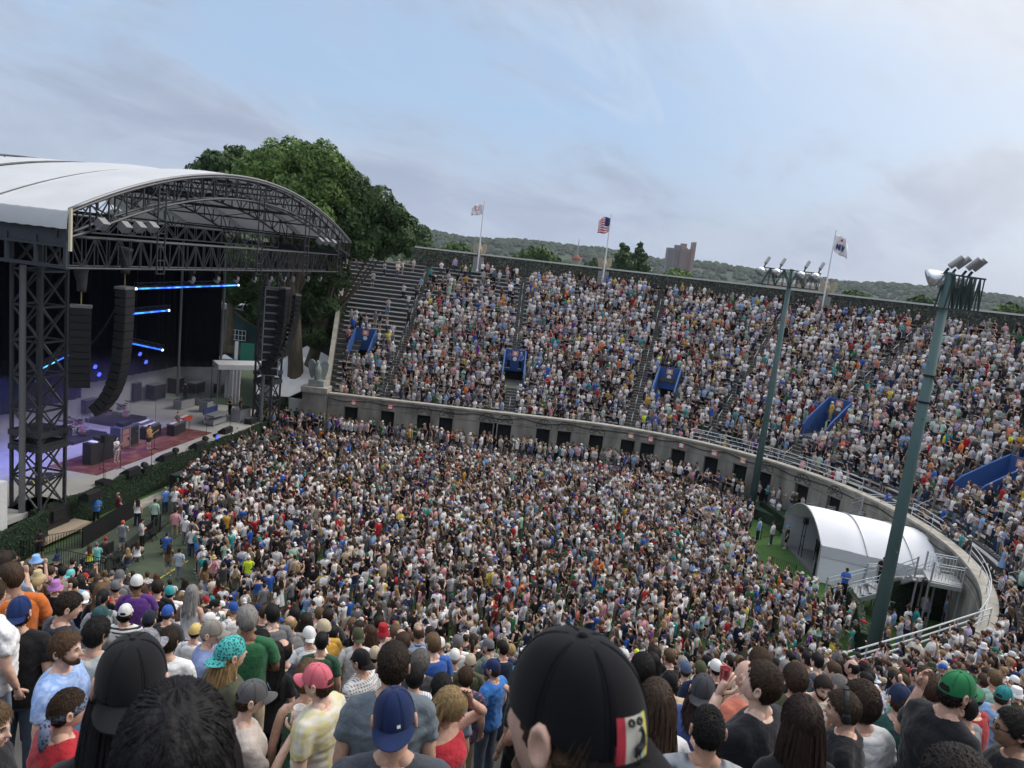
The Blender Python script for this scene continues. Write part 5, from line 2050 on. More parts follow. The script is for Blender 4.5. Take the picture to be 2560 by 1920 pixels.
hedge('hedge_fascia', 'long dark green artificial hedge cladding the front of the stage', [ST(-1.2, -.28, 0), ST(27.2, -.28, 0)], DECK + .10, .22, 3, wob=.06)
hedge('hedge_screen', 'dark green hedge screen at the left edge below the near tower', [ST(-9, -2.0, 0), ST(-1.0, -.9, 0)], 1.9, .3, 4)
hedge('hedge_screen', 'dark green hedge return between stage and the corner pier of the far stand', [ST(27.2, -.28, 0), SP(S_LEFT - 2.4, -.9, 0)], 2.3, .25, 5)
hedge('hedge_screen', 'tall dark green screen beside the white tent roof by the far stand', [ST(27.6, 1.0, 0), SP(S_LEFT - 3.4, 1.0, 0)], 2.7, .12, 6, dens=60)
t = thing('white_cabin_wall', 'plain white panel wall beside the corner pier of the far stand', 'wall', tuple(SP(S_LEFT - 2.9, .3, 0)))
MB().box(SP(S_LEFT - 2.9, .4, 1.7), (1.5, .15, 3.4)).build('panel', M('white_panel', (.5, .5, .48), .7, var=.1), t)
mb = MB()
k0, k1 = ST(-1.0, -1.3, .02), ST(27, -1.3, .02)
t = thing('ledge', 'low concrete ledge running along the foot of the stage hedge', 'kerb', tuple(k0))
mb.loft(np.array([[ST(u, -.95, .0), ST(u, -1.75, .0), ST(u, -1.75, .16), ST(u, -.95, .16)] for u in (1.0, 27.0)])); mb.build('slab', M('pale_rubble', (.34, .33, .30), .9, var=.35, scale=3), t)

# ---- subwoofers in front of the hedge
ORD = ['first', 'second', 'third', 'fourth', 'fifth', 'sixth', 'seventh', 'eighth', 'ninth']
for k, u in enumerate(np.linspace(9.4, 23.0, 8)):
    c = ST(u, -2.25, 0)
    t = thing('subwoofer', 'large black bass speaker box, %s from the near end of the stage front row' % ORD[k], 'speaker', tuple(c), 'bass speakers along the stage front')
    MB().box(c + [0, 0, .71], (1.35, 1.25, 1.40), SROT).build('cabinet', m_blk, t)
    MB().box(c + [0, 0, .70] - SEX * .64, (1.22, .03, 1.26), SROT).build('grille', m_black, t)
    MB().box(c + [0, 0, 1.423], (1.28, 1.18, .02), SROT).build('lid', M('lid_sky_sheen', (.05, .052, .058), .45), t)  # top coloured lighter than the cabinet to stand for reflected sky
t = thing('water_bottle', 'clear water bottle standing on the nearest bass speaker', 'bottle', tuple(ST(9.4, -2.3, 1.44)))
MB().lathe([(.04, 0), (.04, .2), (.015, .26), (.018, .29)], ST(9.4, -2.3, 1.436), n=8).build('body', M('bottle_white', (.6, .63, .66), .15), t)

# ---- things on the deck
m_rug = bpy.data.materials.new('rug')
m_rug.use_nodes = True
nt = m_rug.node_tree; bs = nt.nodes['Principled BSDF']; bs.inputs['Roughness'].default_value = .95
tc = nt.nodes.new('ShaderNodeTexCoord'); vo = nt.nodes.new('ShaderNodeTexVoronoi'); vo.inputs['Scale'].default_value = 1.6
no = nt.nodes.new('ShaderNodeTexNoise'); no.inputs['Scale'].default_value = 5; no.inputs['Detail'].default_value = 6
nt.links.new(tc.outputs['Object'], vo.inputs[0]); nt.links.new(tc.outputs['Object'], no.inputs[0])
ad = nt.nodes.new('ShaderNodeMath'); nt.links.new(vo.outputs[0], ad.inputs[0]); nt.links.new(no.outputs[0], ad.inputs[1])
cr = nt.nodes.new('ShaderNodeValToRGB')
cr.color_ramp.elements[0].color = (.045, .016, .016, 1)
cr.color_ramp.elements[1].color = (.20, .075, .045, 1)
for p_, c_ in ((.40, (.15, .026, .022)), (.62, (.09, .02, .028))):
    cr.color_ramp.elements.new(p_).color = (*c_, 1)
dv = nt.nodes.new('ShaderNodeMath'); dv.operation = 'MULTIPLY'; dv.inputs[1].default_value = .72
nt.links.new(ad.outputs[0], dv.inputs[0]); nt.links.new(dv.outputs[0], cr.inputs[0]); nt.links.new(cr.outputs[0], bs.inputs['Base Color'])
for k, (u0, u1, v0, v1) in enumerate(((5.6, 11.2, 1.3, 4.9), (11.2, 18.6, 1.4, 5.2))):
    mb = MB(); mb.loft(np.array([[ST(u0, v0, DECK + .004), ST(u1, v0, DECK + .004), ST(u1, v1, DECK + .004), ST(u0, v1, DECK + .004)], [ST(u0, v0, DECK + .02 + .004 * k), ST(u1, v0, DECK + .02 + .004 * k), ST(u1, v1, DECK + .02 + .004 * k), ST(u0, v1, DECK + .02 + .004 * k)]]))
    tag(mb.build('rug', m_rug), ['dark red patterned rug under the near guitarist', 'dark red patterned rug under the keyboards'][k], 'rug', 'red rugs on the stage')
mb = MB(); sbox(mb, 3.6, 3.3, DECK + .01, 2.6, 1.0, .02, .25); cp = tag(mb.build('cable_ramp', m_blk), 'black mat with yellow tape near the tower', 'mat')
for q in (-.8, 0, .8):
    mb = MB(); sbox(mb, 3.6 + q, 3.3, DECK + .023, .7, .06, .004, .9); mb.build('tape', M('yellow_tape', (.6, .55, .12), .6), cp)

# monitors on the lip
mw = local(thing('stage_monitor', 'black wedge monitor speaker on the stage lip', 'speaker', (0, 0, 0), 'wedge monitors on the stage lip'))
MB().loft(np.array([[(x, -.35, 0), (x, .35, 0), (x, .35, .18), (x, -.1, .52), (x, -.35, .45)] for x in (-.55, .55)])).build('cabinet', m_blk, mw)
MB().add([(-.5, .33, .20), (.5, .33, .20), (.5, -.07, .505), (-.5, -.07, .505)], [(0, 1, 2, 3)]).build('grille', m_black, mw)
for k, (px, py) in enumerate([(225, 1247), (325, 1187), (412, 1150), (492, 1120), (563, 1082), (627, 1058)]):
    p = gnd(px, py, DECK)
    o = mw if k == 0 else copy_tree(mw)
    o.location = p
    o.rotation_euler = (0, 0, SYAW)
    o['label'] = ['black wedge monitor nearest the near tower on the stage lip', 'black wedge monitor in front of the near guitarist', 'black wedge monitor beside the small round fan on the lip', 'large black wedge monitor in front of the second guitarist', 'black wedge monitor in front of the red organ', 'small black wedge monitor before the grey mixing desk'][k]
for k, (px, py) in enumerate([(361, 1178), (439, 1140), (513, 1110)]):
    p = gnd(px, py, DECK)
    t = thing('floor_lamp', ['small round black lamp on the lip near the first wedge monitors', 'small round black lamp on the lip beside the coiled cable', 'small round black lamp on the lip before the second guitarist'][k], 'stage light', tuple(p), 'round lamps on the stage lip')
    MB().box(p + [0, 0, .08], (.34, .30, .16), SROT).build('base', m_blk, t)
    MB().lathe([(.19, -.16), (.21, .0), (.19, .14), (.12, .16)], p + [0, 0, .42], (.8, -.5, .15), 12).build('drum', m_blk, t)


def stand_(t, p, h, boom=None, base=True):
    mb = MB(); mb.tube([p, p + [0, 0, h]], .018, 5)
    if boom is not None:
        mb.tube([p + [0, 0, h], p + [0, 0, h] + np.asarray(boom)], .014, 5)
    mb.build('pole', m_black, t)
    if base:
        for a in range(3):
            MB().bar(p + [0, 0, .12], p + [.3 * math.cos(a * 2.1), .3 * math.sin(a * 2.1), .01], .025).build('foot', m_black, t)


for k, (px, py, h) in enumerate([(301, 1172, 1.55), (386, 1124, 1.65), (258, 1212, 2.9), (378, 1165, 1.3), (515, 1096, 1.2), (575, 1075, 1.5), (388, 1060, 2.2), (262, 1215, 1.0)]):
    p = gnd(px, py, DECK)
    t = thing('mic_stand', ['microphone stand in front of the bass player', 'microphone stand in front of the guitarist in the mustard shirt', 'tall black side light stand at the near end of the lip', 'low microphone stand on the lip', 'microphone stand near the blue lamp', 'slim stand in front of the mixing desk', 'tall stand between the guitarist and the drums', 'thin short stand beside the side light'][k], 'stand', tuple(p), 'slim black stands on the stage')
    stand_(t, p, h, None if k == 2 else SEX * .35 + np.array([0, 0, .08]))
    if k == 2:
        MB().box(p + [0, 0, h], (.28, .28, .42), SROT).build('lamp', m_blk, t)
        MB().box(p + [0, 0, .15], (.7, .6, .3), SROT).build('foot_case', m_blk, t)
    else:
        MB().ell(p + SEX * .37 + [0, 0, h + .09], (.035, .035, .06), 6, 5).build('microphone', m_blk, t)

# drum kits
m_drum = M('drum_shell', (.25, .10, .10), .3, var=.1, coat=.5)
m_drumw = M('drum_head', (.62, .62, .64), .5)
m_chrome = M('chrome', (.7, .7, .72), .12, 1.0)
m_cym = M('cymbal', (.62, .48, .22), .22, .9)


def drum(t, p, r, d, axis, front=m_drumw):
    ax = np.asarray(axis, float); ax /= np.linalg.norm(ax)
    b = MB().lathe([(r, -d / 2), (r, d / 2)], p, ax, 16).build('drum', m_drum, t, smooth=False)
    MB().lathe([(r * .94, d / 2 + .004), (r * .94, d / 2 + .012)], p, ax, 16).build('drum_head', front, b)
    for q in (-d / 2, d / 2):
        MB().lathe([(r * 1.03, q - .018), (r * 1.03, q + .018)], p, ax, 16).build('hoop', m_chrome, b)


def cymbal(t, p, r, tilt=.2):
    MB().lathe([(.02, .03), (.05, .028), (r * .4, .012), (r, 0), (r, -.004), (.02, .02)], p, (tilt, .1, 1), 18).build('cymbal', m_cym, t)
    MB().tube([p, [p[0], p[1], DECK]], .014, 5).build('cymbal_stand', m_chrome, t)


for lb, px, py, sc, rim in (('drum kit with a round white bass drum head on a low riser near the tower', 180, 1093, 1.0, .40), ('second drum kit deep in the blue smoke', 290, 1052, 1.0, .40)):
    p = gnd(px, py, DECK)
    t = thing('drum_kit', lb, 'drum kit', tuple(p), 'drum kits on the stage')
    mb = MB(); mb.box(p + [0, 0, .13], (3.4, 3.0, .26), SROT); mb.build('riser', m_black, t)
    f = -SEX
    q = p + np.array([0, 0, .26])
    drum(t, q + f * .95 + [0, 0, .36], .33, .42, f + SEY * .35)
    for a, b, c, r in ((.3, .45, .85, .17), (.3, -.1, .88, .16), (-.1, -.75, .55, .22), (-.35, .85, .62, .18)):
        drum(t, q + f * a + SEY * b + [0, 0, c], r, .28, (0.25 * f[0], .25 * f[1], 1))
    for a, b, c, r in ((.5, 1.0, 1.25, .25), (.6, -.55, 1.3, .24), (0, -1.15, 1.2, .27), (-.1, 1.25, .95, .18), (.75, .3, 1.42, .22)):
        cymbal(t, q + f * a + SEY * b + [0, 0, c], r, .25)
    MB().lathe([(.19, 0), (.17, .09)], q + SEX * .55 + [0, 0, .48], n=12).build('stool', m_black, t)

# keyboards
p = gnd(455, 1090, DECK)
t = thing('keyboard_rig', 'stack of keyboards with a red organ at its right end on the far rug', 'keyboards', tuple(p))
ku, kv = uv(p)
m_key = M('key_white', (.68, .67, .64), .4)
m_red = M('organ_red', (.50, .055, .025), .4, var=.1)
for (du, dv, z, su, sv, sz, mt, nm) in ((-1.6, 1.6, .45, 1.7, .8, .85, m_blk, 'organ_cabinet'), (-1.6, 1.6, .95, 1.75, .55, .14, M('synth_body', (.10, .10, .11), .4), 'synth'), (-1.7, 2.0, 1.15, 1.5, .5, .10, M('synth_body', (.10, .10, .11)), 'synth'),
                                        (0.3, .7, .45, 1.8, .6, .8, m_blk, 'organ_cabinet'), (.3, .7, .90, 1.9, .65, .10, M('synth_body', (.10, .10, .11)), 'synth'), (1.75, 1.0, .92, 1.25, .70, .30, m_red, 'red_organ')):
    mb = MB(); sbox(mb, ku + du, kv + dv, DECK + z, su, sv, sz, .12)
    b = mb.build(nm, mt, t)
    if nm in ('synth', 'red_organ'):
        mb = MB(); sbox(mb, ku + du, kv + dv + .06, DECK + z + sz / 2 + .012, su * .86, sv * .42, .02, .12); mb.build('keys', m_key, b)
for du, dv in ((1.3, .75), (2.2, .85), (1.3, 1.25), (2.2, 1.35)):
    mb = MB(); mb.bar(ST(ku + du, kv + dv, DECK), ST(ku + du, kv + dv, DECK + .78), .05); mb.build('leg', m_chrome, t)

# amplifiers
m_rack = M('rack_blue', (.06, .065, .10), .5)
p = gnd(325, 1118, DECK); au, av = uv(p)
t = thing('amplifier_rack', 'tall grey amplifier rack with pink panels between the two guitarists', 'amplifier', tuple(p))
mb = MB(); sbox(mb, au, av + .5, DECK + .80, 1.9, .9, 1.5, .1); b = mb.build('cabinet', m_rack, t)
for c in (-.47, .47):
    for z in (.35, .80, 1.25):
        mb = MB(); sbox(mb, au + c, av + .02, DECK + z, .80, .05, .36, .1); mb.build('panel', M('amp_cloth', (.30, .13, .13), .8) if c < 0 else m_black, b)
for c in (-.95, 0, .95):
    mb = MB(); sbox(mb, au + c, av + .03, DECK + .8, .06, .08, 1.56, .1); mb.build('rack_edge', m_case, b)
mb = MB(); sbox(mb, au, av + .5, DECK + 1.70, 1.1, .5, .26, .1); mb.build('head_unit', m_blk, t)
p = gnd(245, 1160, DECK); au, av = uv(p)
t = thing('bass_cabinet', 'black speaker stack with a white towel on top beside the bass player', 'amplifier', tuple(p))
mb = MB(); sbox(mb, au, av + .4, DECK + .72, 1.0, .7, 1.42, -.1); b = mb.build('cabinet', m_blk, t)
mb = MB(); sbox(mb, au + 1.15, av + .45, DECK + .80, 1.2, .7, 1.58, -.1); b2 = mb.build('cabinet', m_blk, t)
mb = MB(); sbox(mb, au + 2.0, av + .9, DECK + .62, .7, .6, 1.22, -.1); mb.build('rack', m_rack, t)
tw_ = MB(); tw_.ell(ST(au - .05, av + .35, DECK + 1.47), (.33, .22, .07), 10, 6)
tag(tw_.build('towel', M('towel_white', (.75, .75, .76), .9)), 'crumpled white towel lying on the black speaker stack', 'towel')

# road cases, mixing desk, fans at the far wing
for k, (px, py, su, sv, sz, mt, lb) in enumerate([
        (507, 1012, 1.1, .8, .55, m_case, 'low grey road case behind the red organ'), (470, 1020, 2.0, .8, .75, m_case, 'wide grey road case at the back of the far wing'),
        (525, 1030, .9, .8, .95, m_case, 'upright grey road case left of the mixing desk'), (613, 1052, 1.7, .9, 1.05, m_case, 'large pale grey road case at the far end of the stage'),
        (500, 985, 1.6, .9, 1.1, m_blk, 'black flight case in front of the canvas back wall'), (450, 985, 1.3, .9, 1.5, m_blk, 'tall black flight case by the drape pole'),
        (400, 1000, 1.6, .9, 1.4, m_blk, 'black equipment stack left of the drape pole'), (365, 985, 1.8, 1.0, 1.5, m_blk, 'dim black equipment stack in the smoke'),
        (560, 985, 1.2, .8, 1.0, m_blk, 'black case just left of the white cloth tent'), (630, 1058, .8, .5, .4, m_blk, 'small black box at the far corner of the deck'),
        (345, 1005, .9, .7, 1.7, m_blk, 'black rack standing in the smoke behind the drums'), (420, 975, .8, .6, 1.8, m_blk, 'narrow tall black rack under the lower LED bar'),
        (150, 1040, 1.2, .8, 1.3, m_blk, 'black amplifier behind the near drum kit'), (230, 1035, 1.4, .9, 1.2, m_blk, 'black amplifier between the two drum kits')]):
    p = gnd(px, py, DECK); a_, b_ = uv(p)
    t = thing('road_case', lb, 'road case', tuple(p), 'road cases on the stage')
    mb = MB(); sbox(mb, a_, b_ + sv / 2, DECK + sz / 2 + .06, su, sv, sz); b = mb.build('case_body', mt, t)
    for z in (.09, sz + .04):
        mb = MB(); sbox(mb, a_, b_ + sv / 2, DECK + z, su + .03, sv + .03, .05); mb.build('edge_trim', m_chrome if mt is m_case else m_steel2, b)
    for c in (-su * .42, su * .42):
        mb = MB(); sbox(mb, a_ + c, b_ + .12, DECK + .03, .07, .07, .06); mb.build('caster', m_black, b)
p = gnd(553, 1062, DECK); a_, b_ = uv(p)
t = thing('mixing_desk', 'grey mixing desk with a dark blue meter bridge on a metal frame', 'mixing desk', tuple(p))
mb = MB(); sbox(mb, a_, b_ + .5, DECK + .85, 2.0, .9, .16); mb.build('console', m_case, t)
mb = MB(); sbox(mb, a_, b_ + 1.05, DECK + 1.12, 2.0, .12, .5); mb.build('meter_bridge', M('bridge_blue', (.03, .05, .16), .4), t)
mb = MB(); sbox(mb, a_, b_ + .5, DECK + .30, 1.9, .8, .36); mb.build('drawer', m_case, t)
for c in (-.95, .95):
    for d in (.1, .9):
        mb = MB(); sbox(mb, a_ + c, b_ + d, DECK + .42, .07, .07, .82); mb.build('leg', m_chrome, t)

# ---- white cloth tents and sheds behind the far wing
m_cloth_w = M('tent_cloth', (.66, .66, .67), .8, var=.08, scale=1.2, bump=.4, bscale=5)
p0 = st_v(546, 925, 6.5); p1 = st_v(676, 948, 3.0)
t = thing('frame_tent', 'small white flat-topped cloth tent with tied curtains at the far wing', 'tent', tuple(gnd(545, 1040, DECK)))
c0, c1 = uv(p0), uv(p1)
zt = 5.55
A_, B_ = np.array([c0[0], c0[1]]), np.array([c1[0], c1[1]])
w_ = (B_ - A_)
nrm = np.array([-w_[1], w_[0]]); nrm = nrm / np.linalg.norm(nrm) * 2.6
if nrm[1] < 0:
    nrm = -nrm
cor = [A_, B_, B_ + nrm, A_ + nrm]
mb = MB(); mb.loft(np.array([[ST(*c, z) for c in cor] for z in (zt - .45, zt)])); mb.build('canopy', m_cloth_w, t)
for c in cor:
    mb = MB(); mb.bar(ST(*c, DECK), ST(*c, zt - .45), .09); mb.build('pole', m_steel2, t)


def curtain(a, b, z0, z1, amp=.07, n=18):
    a, b = np.asarray(a), np.asarray(b)
    L = np.linalg.norm(b - a); d = (b - a) / L; nn = np.array([-d[1], d[0]])
    P = np.array([[ST(*(a + (b - a) * q + nn * amp * math.sin(q * 19) * (.5 + .5 * (z1 - z) / (z1 - z0))), z) for q in np.linspace(0, 1, n)] for z in np.linspace(z0, z1, 5)])
    m_ = MB(); m_.grid(P); m_.grid(P + np.array([0, .02, 0]), flip=True)
    return m_


curtain(B_, B_ + nrm, DECK, zt - .45).build('curtain', m_cloth_w, t, smooth=True)
curtain(A_ + w_ * .22, A_ + w_ * .42, DECK + .1, zt - .5, .10).build('curtain', M('tent_cloth_grey', (.42, .42, .44), .8), t, smooth=True)
curtain(A_ + nrm + w_ * .25, A_ + nrm + w_ * .55, DECK + .1, zt - .5).build('curtain', m_cloth_w, t, smooth=True)
# big white tent roofs beside the stand
apx = at(722, 893, 76.5)
t = thing('marquee', 'white peaked marquee roof between the stage and the far stand', 'tent', (apx[0], apx[1], 0))
cs = [at(640, 985, 73.5), at(722, 992, 71.5), at(808, 952, 73.5), at(816, 905, 81), at(715, 885, 85), at(645, 905, 83)]
mb = MB()
n = len(cs)
for i in range(n):
    a, b = cs[i], cs[(i + 1) % n]
    G = np.array([[(a + (b - a) * q) * (1 - r) + apx * r + np.array([0, 0, -.5 * math.sin(r * PI)]) for q in np.linspace(0, 1, 5)] for r in np.linspace(0, .97, 7)])
    mb.grid(G); mb.grid(G - [0, 0, .04], flip=True)
mb.build('canopy', m_cloth_w, t, smooth=False)
for c in cs:
    mb = MB(); mb.bar(c * [1, 1, 0], c - [0, 0, .05], .12); mb.build('pole', m_steel2, t)
rg = [at(780, 862, 83), at(858, 905, 86)]
t = thing('marquee', 'grey white ridge tent half hidden behind the peaked marquee and the trunk', 'tent', (rg[0][0], rg[0][1], 0))
a, b = at(690, 905, 79.5), at(820, 950, 80)
c, d = at(772, 862, 87), at(838, 900, 87)
mb = MB(); mb.loft(np.array([[a, c, c - [0, 0, .08], a - [0, 0, .08]], [b, d, d - [0, 0, .08], b - [0, 0, .08]]])); mb.build('canopy', M('tent_grey', (.42, .43, .45), .8, var=.06), t)
for q in (a, b, c, d):
    mb = MB(); mb.bar(q * [1, 1, 0], q - [0, 0, .09], .12); mb.build('pole', m_steel2, t)
# green hut with a white window, timber deck
p = at(595, 835, 88)
t = thing('garden_hut', 'dark green hut with a white gridded window behind the far wing', 'hut', (p[0], 90, 0))
hx = p[0]
MB().box((hx, 90.5, 5.2), (5.2, 4, 6.6)).build('wall', M('hut_green', (.030, .075, .075), .7, var=.12), t)
MB().prism([(hx - 3.0, 87.9, 8.5), (hx + 3.0, 87.9, 8.5), (hx + 2.6, 88.2, 9.1), (hx - 2.6, 88.2, 9.1)], (0, 4.6, 0)).build('roof', M('hut_roof', (.30, .32, .33), .8), t)
wx = at(596, 838, 88.3)
fr = MB()
fr.box((wx[0], 88.40, wx[2]), (1.75, .08, 1.2))
f_ = fr.build('window', M('pane_dark', (.03, .045, .05), .15), t)
for q in np.linspace(-.85, .85, 5):
    MB().box((wx[0] + q, 88.34, wx[2]), (.07, .05, 1.22)).build('glazing_bar', m_pole, f_)
for q in (-.6, 0, .6):
    MB().box((wx[0], 88.34, wx[2] + q), (1.76, .05, .07)).build('glazing_bar', m_pole, f_)
p = at(610, 880, 84)
t = thing('timber_deck', 'weathered timber deck and railing below the green hut', 'deck', (p[0], 85, 0))
for k in range(9):
    MB().box((p[0] - 3.2 + k * .95, 83.6, p[2] + .25), (.88, .06, .8)).build('board', M('weathered_board', (.13, .095, .06), .9, var=.3, scale=3, stretch=(1, 1, .3)), t)
MB().box((p[0] + .3, 85.0, p[2] - .2), (9.2, 2.8, .18)).build('floor_slab', M('weathered_board', (.13, .095, .06)), t)
p = at(610, 895, 82)
t = thing('green_door', 'green painted door frame standing open under the timber deck', 'door', (p[0], 82, 0))
MB().box((p[0] - .9, 82, p[2]), (.35, .12, 3.6)).build('jamb', m_pole, t)
MB().box((p[0] + .3, 82.1, p[2] + .3), (1.5, .1, 2.8)).build('door_leaf', M('door_green', (.03, .20, .14), .6, var=.1), t)
t = thing('timber_screen', 'dark brown board screen behind the far speaker column', 'fence', (p[0] + 3.2, 82.5, 0))
for k in range(10):
    MB().box((p[0] + 1.9 + k * .36, 82.6, p[2] + .2), (.33, .06, 3.8)).build('board', M('dark_board', (.075, .055, .04), .9, var=.3), t)
p = at(562, 900, 80)
t = thing('gazebo', 'small blue grey gazebo roof beside the drape pole', 'tent', (p[0], 80, 0))
MB().lathe([(1.9, 0), (.1, .9)], p - [0, 0, .3], n=4).build('canopy', M('gazebo_blue', (.35, .39, .45), .8), t)
MB().bar(p * [1, 1, 0], p, .1).build('pole', m_steel2, t)
# dark slope behind the marquee
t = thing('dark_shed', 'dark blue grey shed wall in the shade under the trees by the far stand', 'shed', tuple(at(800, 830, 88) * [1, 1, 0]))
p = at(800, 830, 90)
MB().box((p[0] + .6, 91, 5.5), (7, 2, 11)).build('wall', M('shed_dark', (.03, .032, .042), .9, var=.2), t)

# ------------------------------------------------------------------ floodlight masts
m_teal = M('mast_teal', (.066, .118, .114), .6, var=.18, scale=1.2, stretch=(1, 1, .3))
m_frame = M('mast_frame', (.018, .035, .032), .5)
m_refl = M('reflector', (.72, .72, .72), .22, .75)
m_ball = M('ballast_grey', (.30, .29, .28), .5, .3)


def mast(label, base, H, r0, r1, cross, lamps, cage, yaw):
    t = thing('floodlight_mast', label, 'floodlight', tuple(base), 'floodlight masts')
    base = np.asarray(base, float)
    MB().tube([base, base + [0, 0, H * .5], base + [0, 0, H]], [r0, (r0 + r1) / 2, r1], 14).build('pole', m_teal, t, smooth=True)
    for q in np.arange(3.2, H - 1.5, 1.15):
        a = q * 2.2
        MB().bar(base + [math.cos(a) * .2, math.sin(a) * .2, q], base + [math.cos(a) * .48, math.sin(a) * .48, q], .03).build('step_peg', m_teal, t)
    d = np.array([math.cos(yaw), math.sin(yaw), 0])
    top = base + [0, 0, H]
    mb = MB()
    x0, x1 = cross
    hz = cage
    for z in (-.10, -hz):
        for o in (-.22, .22):
            n = np.array([-d[1], d[0], 0]) * o
            mb.bar(top + d * x0 * (1 if z > -.5 else 1.08) + n + [0, 0, z], top + d * x1 * (1 if z > -.5 else .93) + n + [0, 0, z], .07)
    k = np.linspace(x0 * .95, x1 * .97, 9)
    for i, (a, b) in enumerate(zip(k[:-1], k[1:])):
        for o in (-.22, .22):
            n = np.array([-d[1], d[0], 0]) * o
            mb.bar(top + d * a + n + [0, 0, -.1 if i % 2 else -hz], top + d * b + n + [0, 0, -hz if i % 2 else -.1], .05)
            mb.bar(top + d * b + n + [0, 0, -.1], top + d * b + n + [0, 0, -hz], .04)
    for a in (x0, 0, x1):
        n = np.array([-d[1], d[0], 0]) * .22
        mb.bar(top + d * a - n + [0, 0, -hz], top + d * a + n + [0, 0, -hz], .06)
    mb.build('crossarm', m_frame, t)['kind'] = 'stuff'
    for q, dirv in lamps:
        c = top + d * q + np.array([0, 0, .05])
        dv = np.asarray(dirv, float); dv /= np.linalg.norm(dv)
        lc = c + dv * .55 + [0, 0, -.10]
        l = MB().lathe([(.07, -.42), (.12, -.36), (.25, -.22), (.36, 0), (.40, .16)], lc, dv, 16).build('reflector', m_refl, t, smooth=True)
        MB().lathe([(.33, .10), (.34, .12)], lc, dv, 16).build('lamp_glass', M('lamp_glass', (.10, .09, .07), .15), l)
        MB().bar(c + [0, 0, .1], lc - dv * .38, .09).build('arm', m_frame, t)
        MB().tube([c - dv * .02 + [0, 0, .16], c - dv * .46 + [0, 0, .36]], .125, 10).build('ballast_box', m_ball, t)
    return t


mast('teal floodlight mast in the middle distance standing before the curved wall', (20.2, 57.4, 0), 19.75, .30, .16, (-2.2, 2.1), [(q, (-.62, -.45, -.62)) for q in (-2.0, -.85, .95, 2.0)], 1.35, R(-8))
mast('tall teal floodlight mast rising beside the white tent at the right', (16.9, 30.2, 0), 19.5, .31, .17, (-.25, 1.75), [(-.15, (-1, .30, -.50)), (.25, (-.95, .45, -.55)), (.85, (-.8, .6, -.6)), (1.2, (-.7, .7, -.6))], 1.45, R(22))
t = thing('junction_box', 'small black box strapped to the tall floodlight mast', 'box', (16.9, 30.2, 14.2))
for z in (14.2, 15.3):
    MB().lathe([(.235, -.04), (.235, .04)], (16.9, 30.2, z), n=14).build('strap', m_black, t)
MB().tube([(16.9, 29.95, 15.3), (17.22, 29.9, 14.9), (17.2, 29.92, 14.2)], .03, 5).build('cable', m_black, t)
MB().lathe([(.07, 0), (.10, .18)], (17.25, 29.8, 14.2), (.9, -.4, 0), 10).build('lamp', m_ball, t)

# ------------------------------------------------------------------ white arched mixing tent
FR, FL = np.array([20.7, 45.1]), np.array([21.1, 51.6])
FLx = np.array([20.7, 51.4])
tw_dir = np.array([1.0, -.42]); tw_dir /= np.linalg.norm(tw_dir)
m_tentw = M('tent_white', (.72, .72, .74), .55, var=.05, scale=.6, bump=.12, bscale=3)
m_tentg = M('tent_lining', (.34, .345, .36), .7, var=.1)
m_alu2 = M('tent_frame', (.42, .43, .44), .4, .5)
tent = thing('mixing_tent', 'white arched tent with grey ribs sheltering the sound desk on the right of the floor', 'tent', (20.7, 48, 0))


def tentp(w, l, z):
    p = FR + (FLx - FR) * w + tw_dir * l
    return np.array([p[0], p[1], z])


def tarch(w, ez=2.45, rise=1.5):
    return ez + rise * (1 - abs(2 * w - 1) ** 2.1)


ws = np.linspace(0, 1, 25)
segs = [(0, 2.7), (2.7, 5.3), (5.3, 7.9)]
for i, (l0, l1) in enumerate(segs):
    ll = np.linspace(l0, l1, 6)
    P = np.array([[tentp(w, l, tarch(w) + .05 * math.sin((l - l0) / (l1 - l0) * PI)) for l in ll] for w in ws])
    mb = MB(); mb.grid(P, flip=True); mb.grid(P - [0, 0, .03])
    mb.build('roof_panel', m_tentw, tent, smooth=True)
    mb = MB()
    G = np.array([[tentp(0, l, z) for l in np.linspace(l0, l1, 7)] for z in (.05, 1.2, 1.95, 2.45)])
    G[2:, :, 1] -= .03
    mb.grid(G); mb.grid(G + [0, .03, 0], flip=True); mb.build('side_wall', m_tentw, tent)
    mb = MB(); G = np.array([[tentp(-.004, l, z) for l in np.linspace(l0, l1, 7)] for z in (1.78, 2.47)]); mb.grid(G - [0, .05, 0]); mb.grid(G - [0, .03, 0], flip=True); mb.build('side_flap', M('tent_flap', (.55, .55, .57), .6), tent)
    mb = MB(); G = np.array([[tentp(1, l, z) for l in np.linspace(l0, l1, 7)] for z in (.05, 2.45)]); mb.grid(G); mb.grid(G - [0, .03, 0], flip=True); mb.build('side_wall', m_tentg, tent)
for l in (0, 2.7, 5.3, 7.9):
    mb = MB()
    mb.tube([tentp(0, l, 0), tentp(0, l, 2.4)] + [tentp(w, l, tarch(w) + .03) for w in ws] + [tentp(1, l, 2.4), tentp(1, l, 0)], .06, 6)
    mb.build('rib', m_alu2, tent)
G = np.array([[tentp(w, 7.7, z) for w in (0, .25, .5, .75, 1)] for z in (0, 1.2, 2.4)])
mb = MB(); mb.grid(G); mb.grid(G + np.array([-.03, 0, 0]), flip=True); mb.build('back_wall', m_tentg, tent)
mb = MB(); mb.loft(np.array([[tentp(.02, .2, .0), tentp(.98, .2, .0), tentp(.98, 7.6, .0), tentp(.02, 7.6, .0)], [tentp(.02, .2, .16), tentp(.98, .2, .16), tentp(.98, 7.6, .16), tentp(.02, 7.6, .16)]])); mb.build('floor_deck', M('tent_floor', (.13, .13, .13), .8, var=.2), tent)
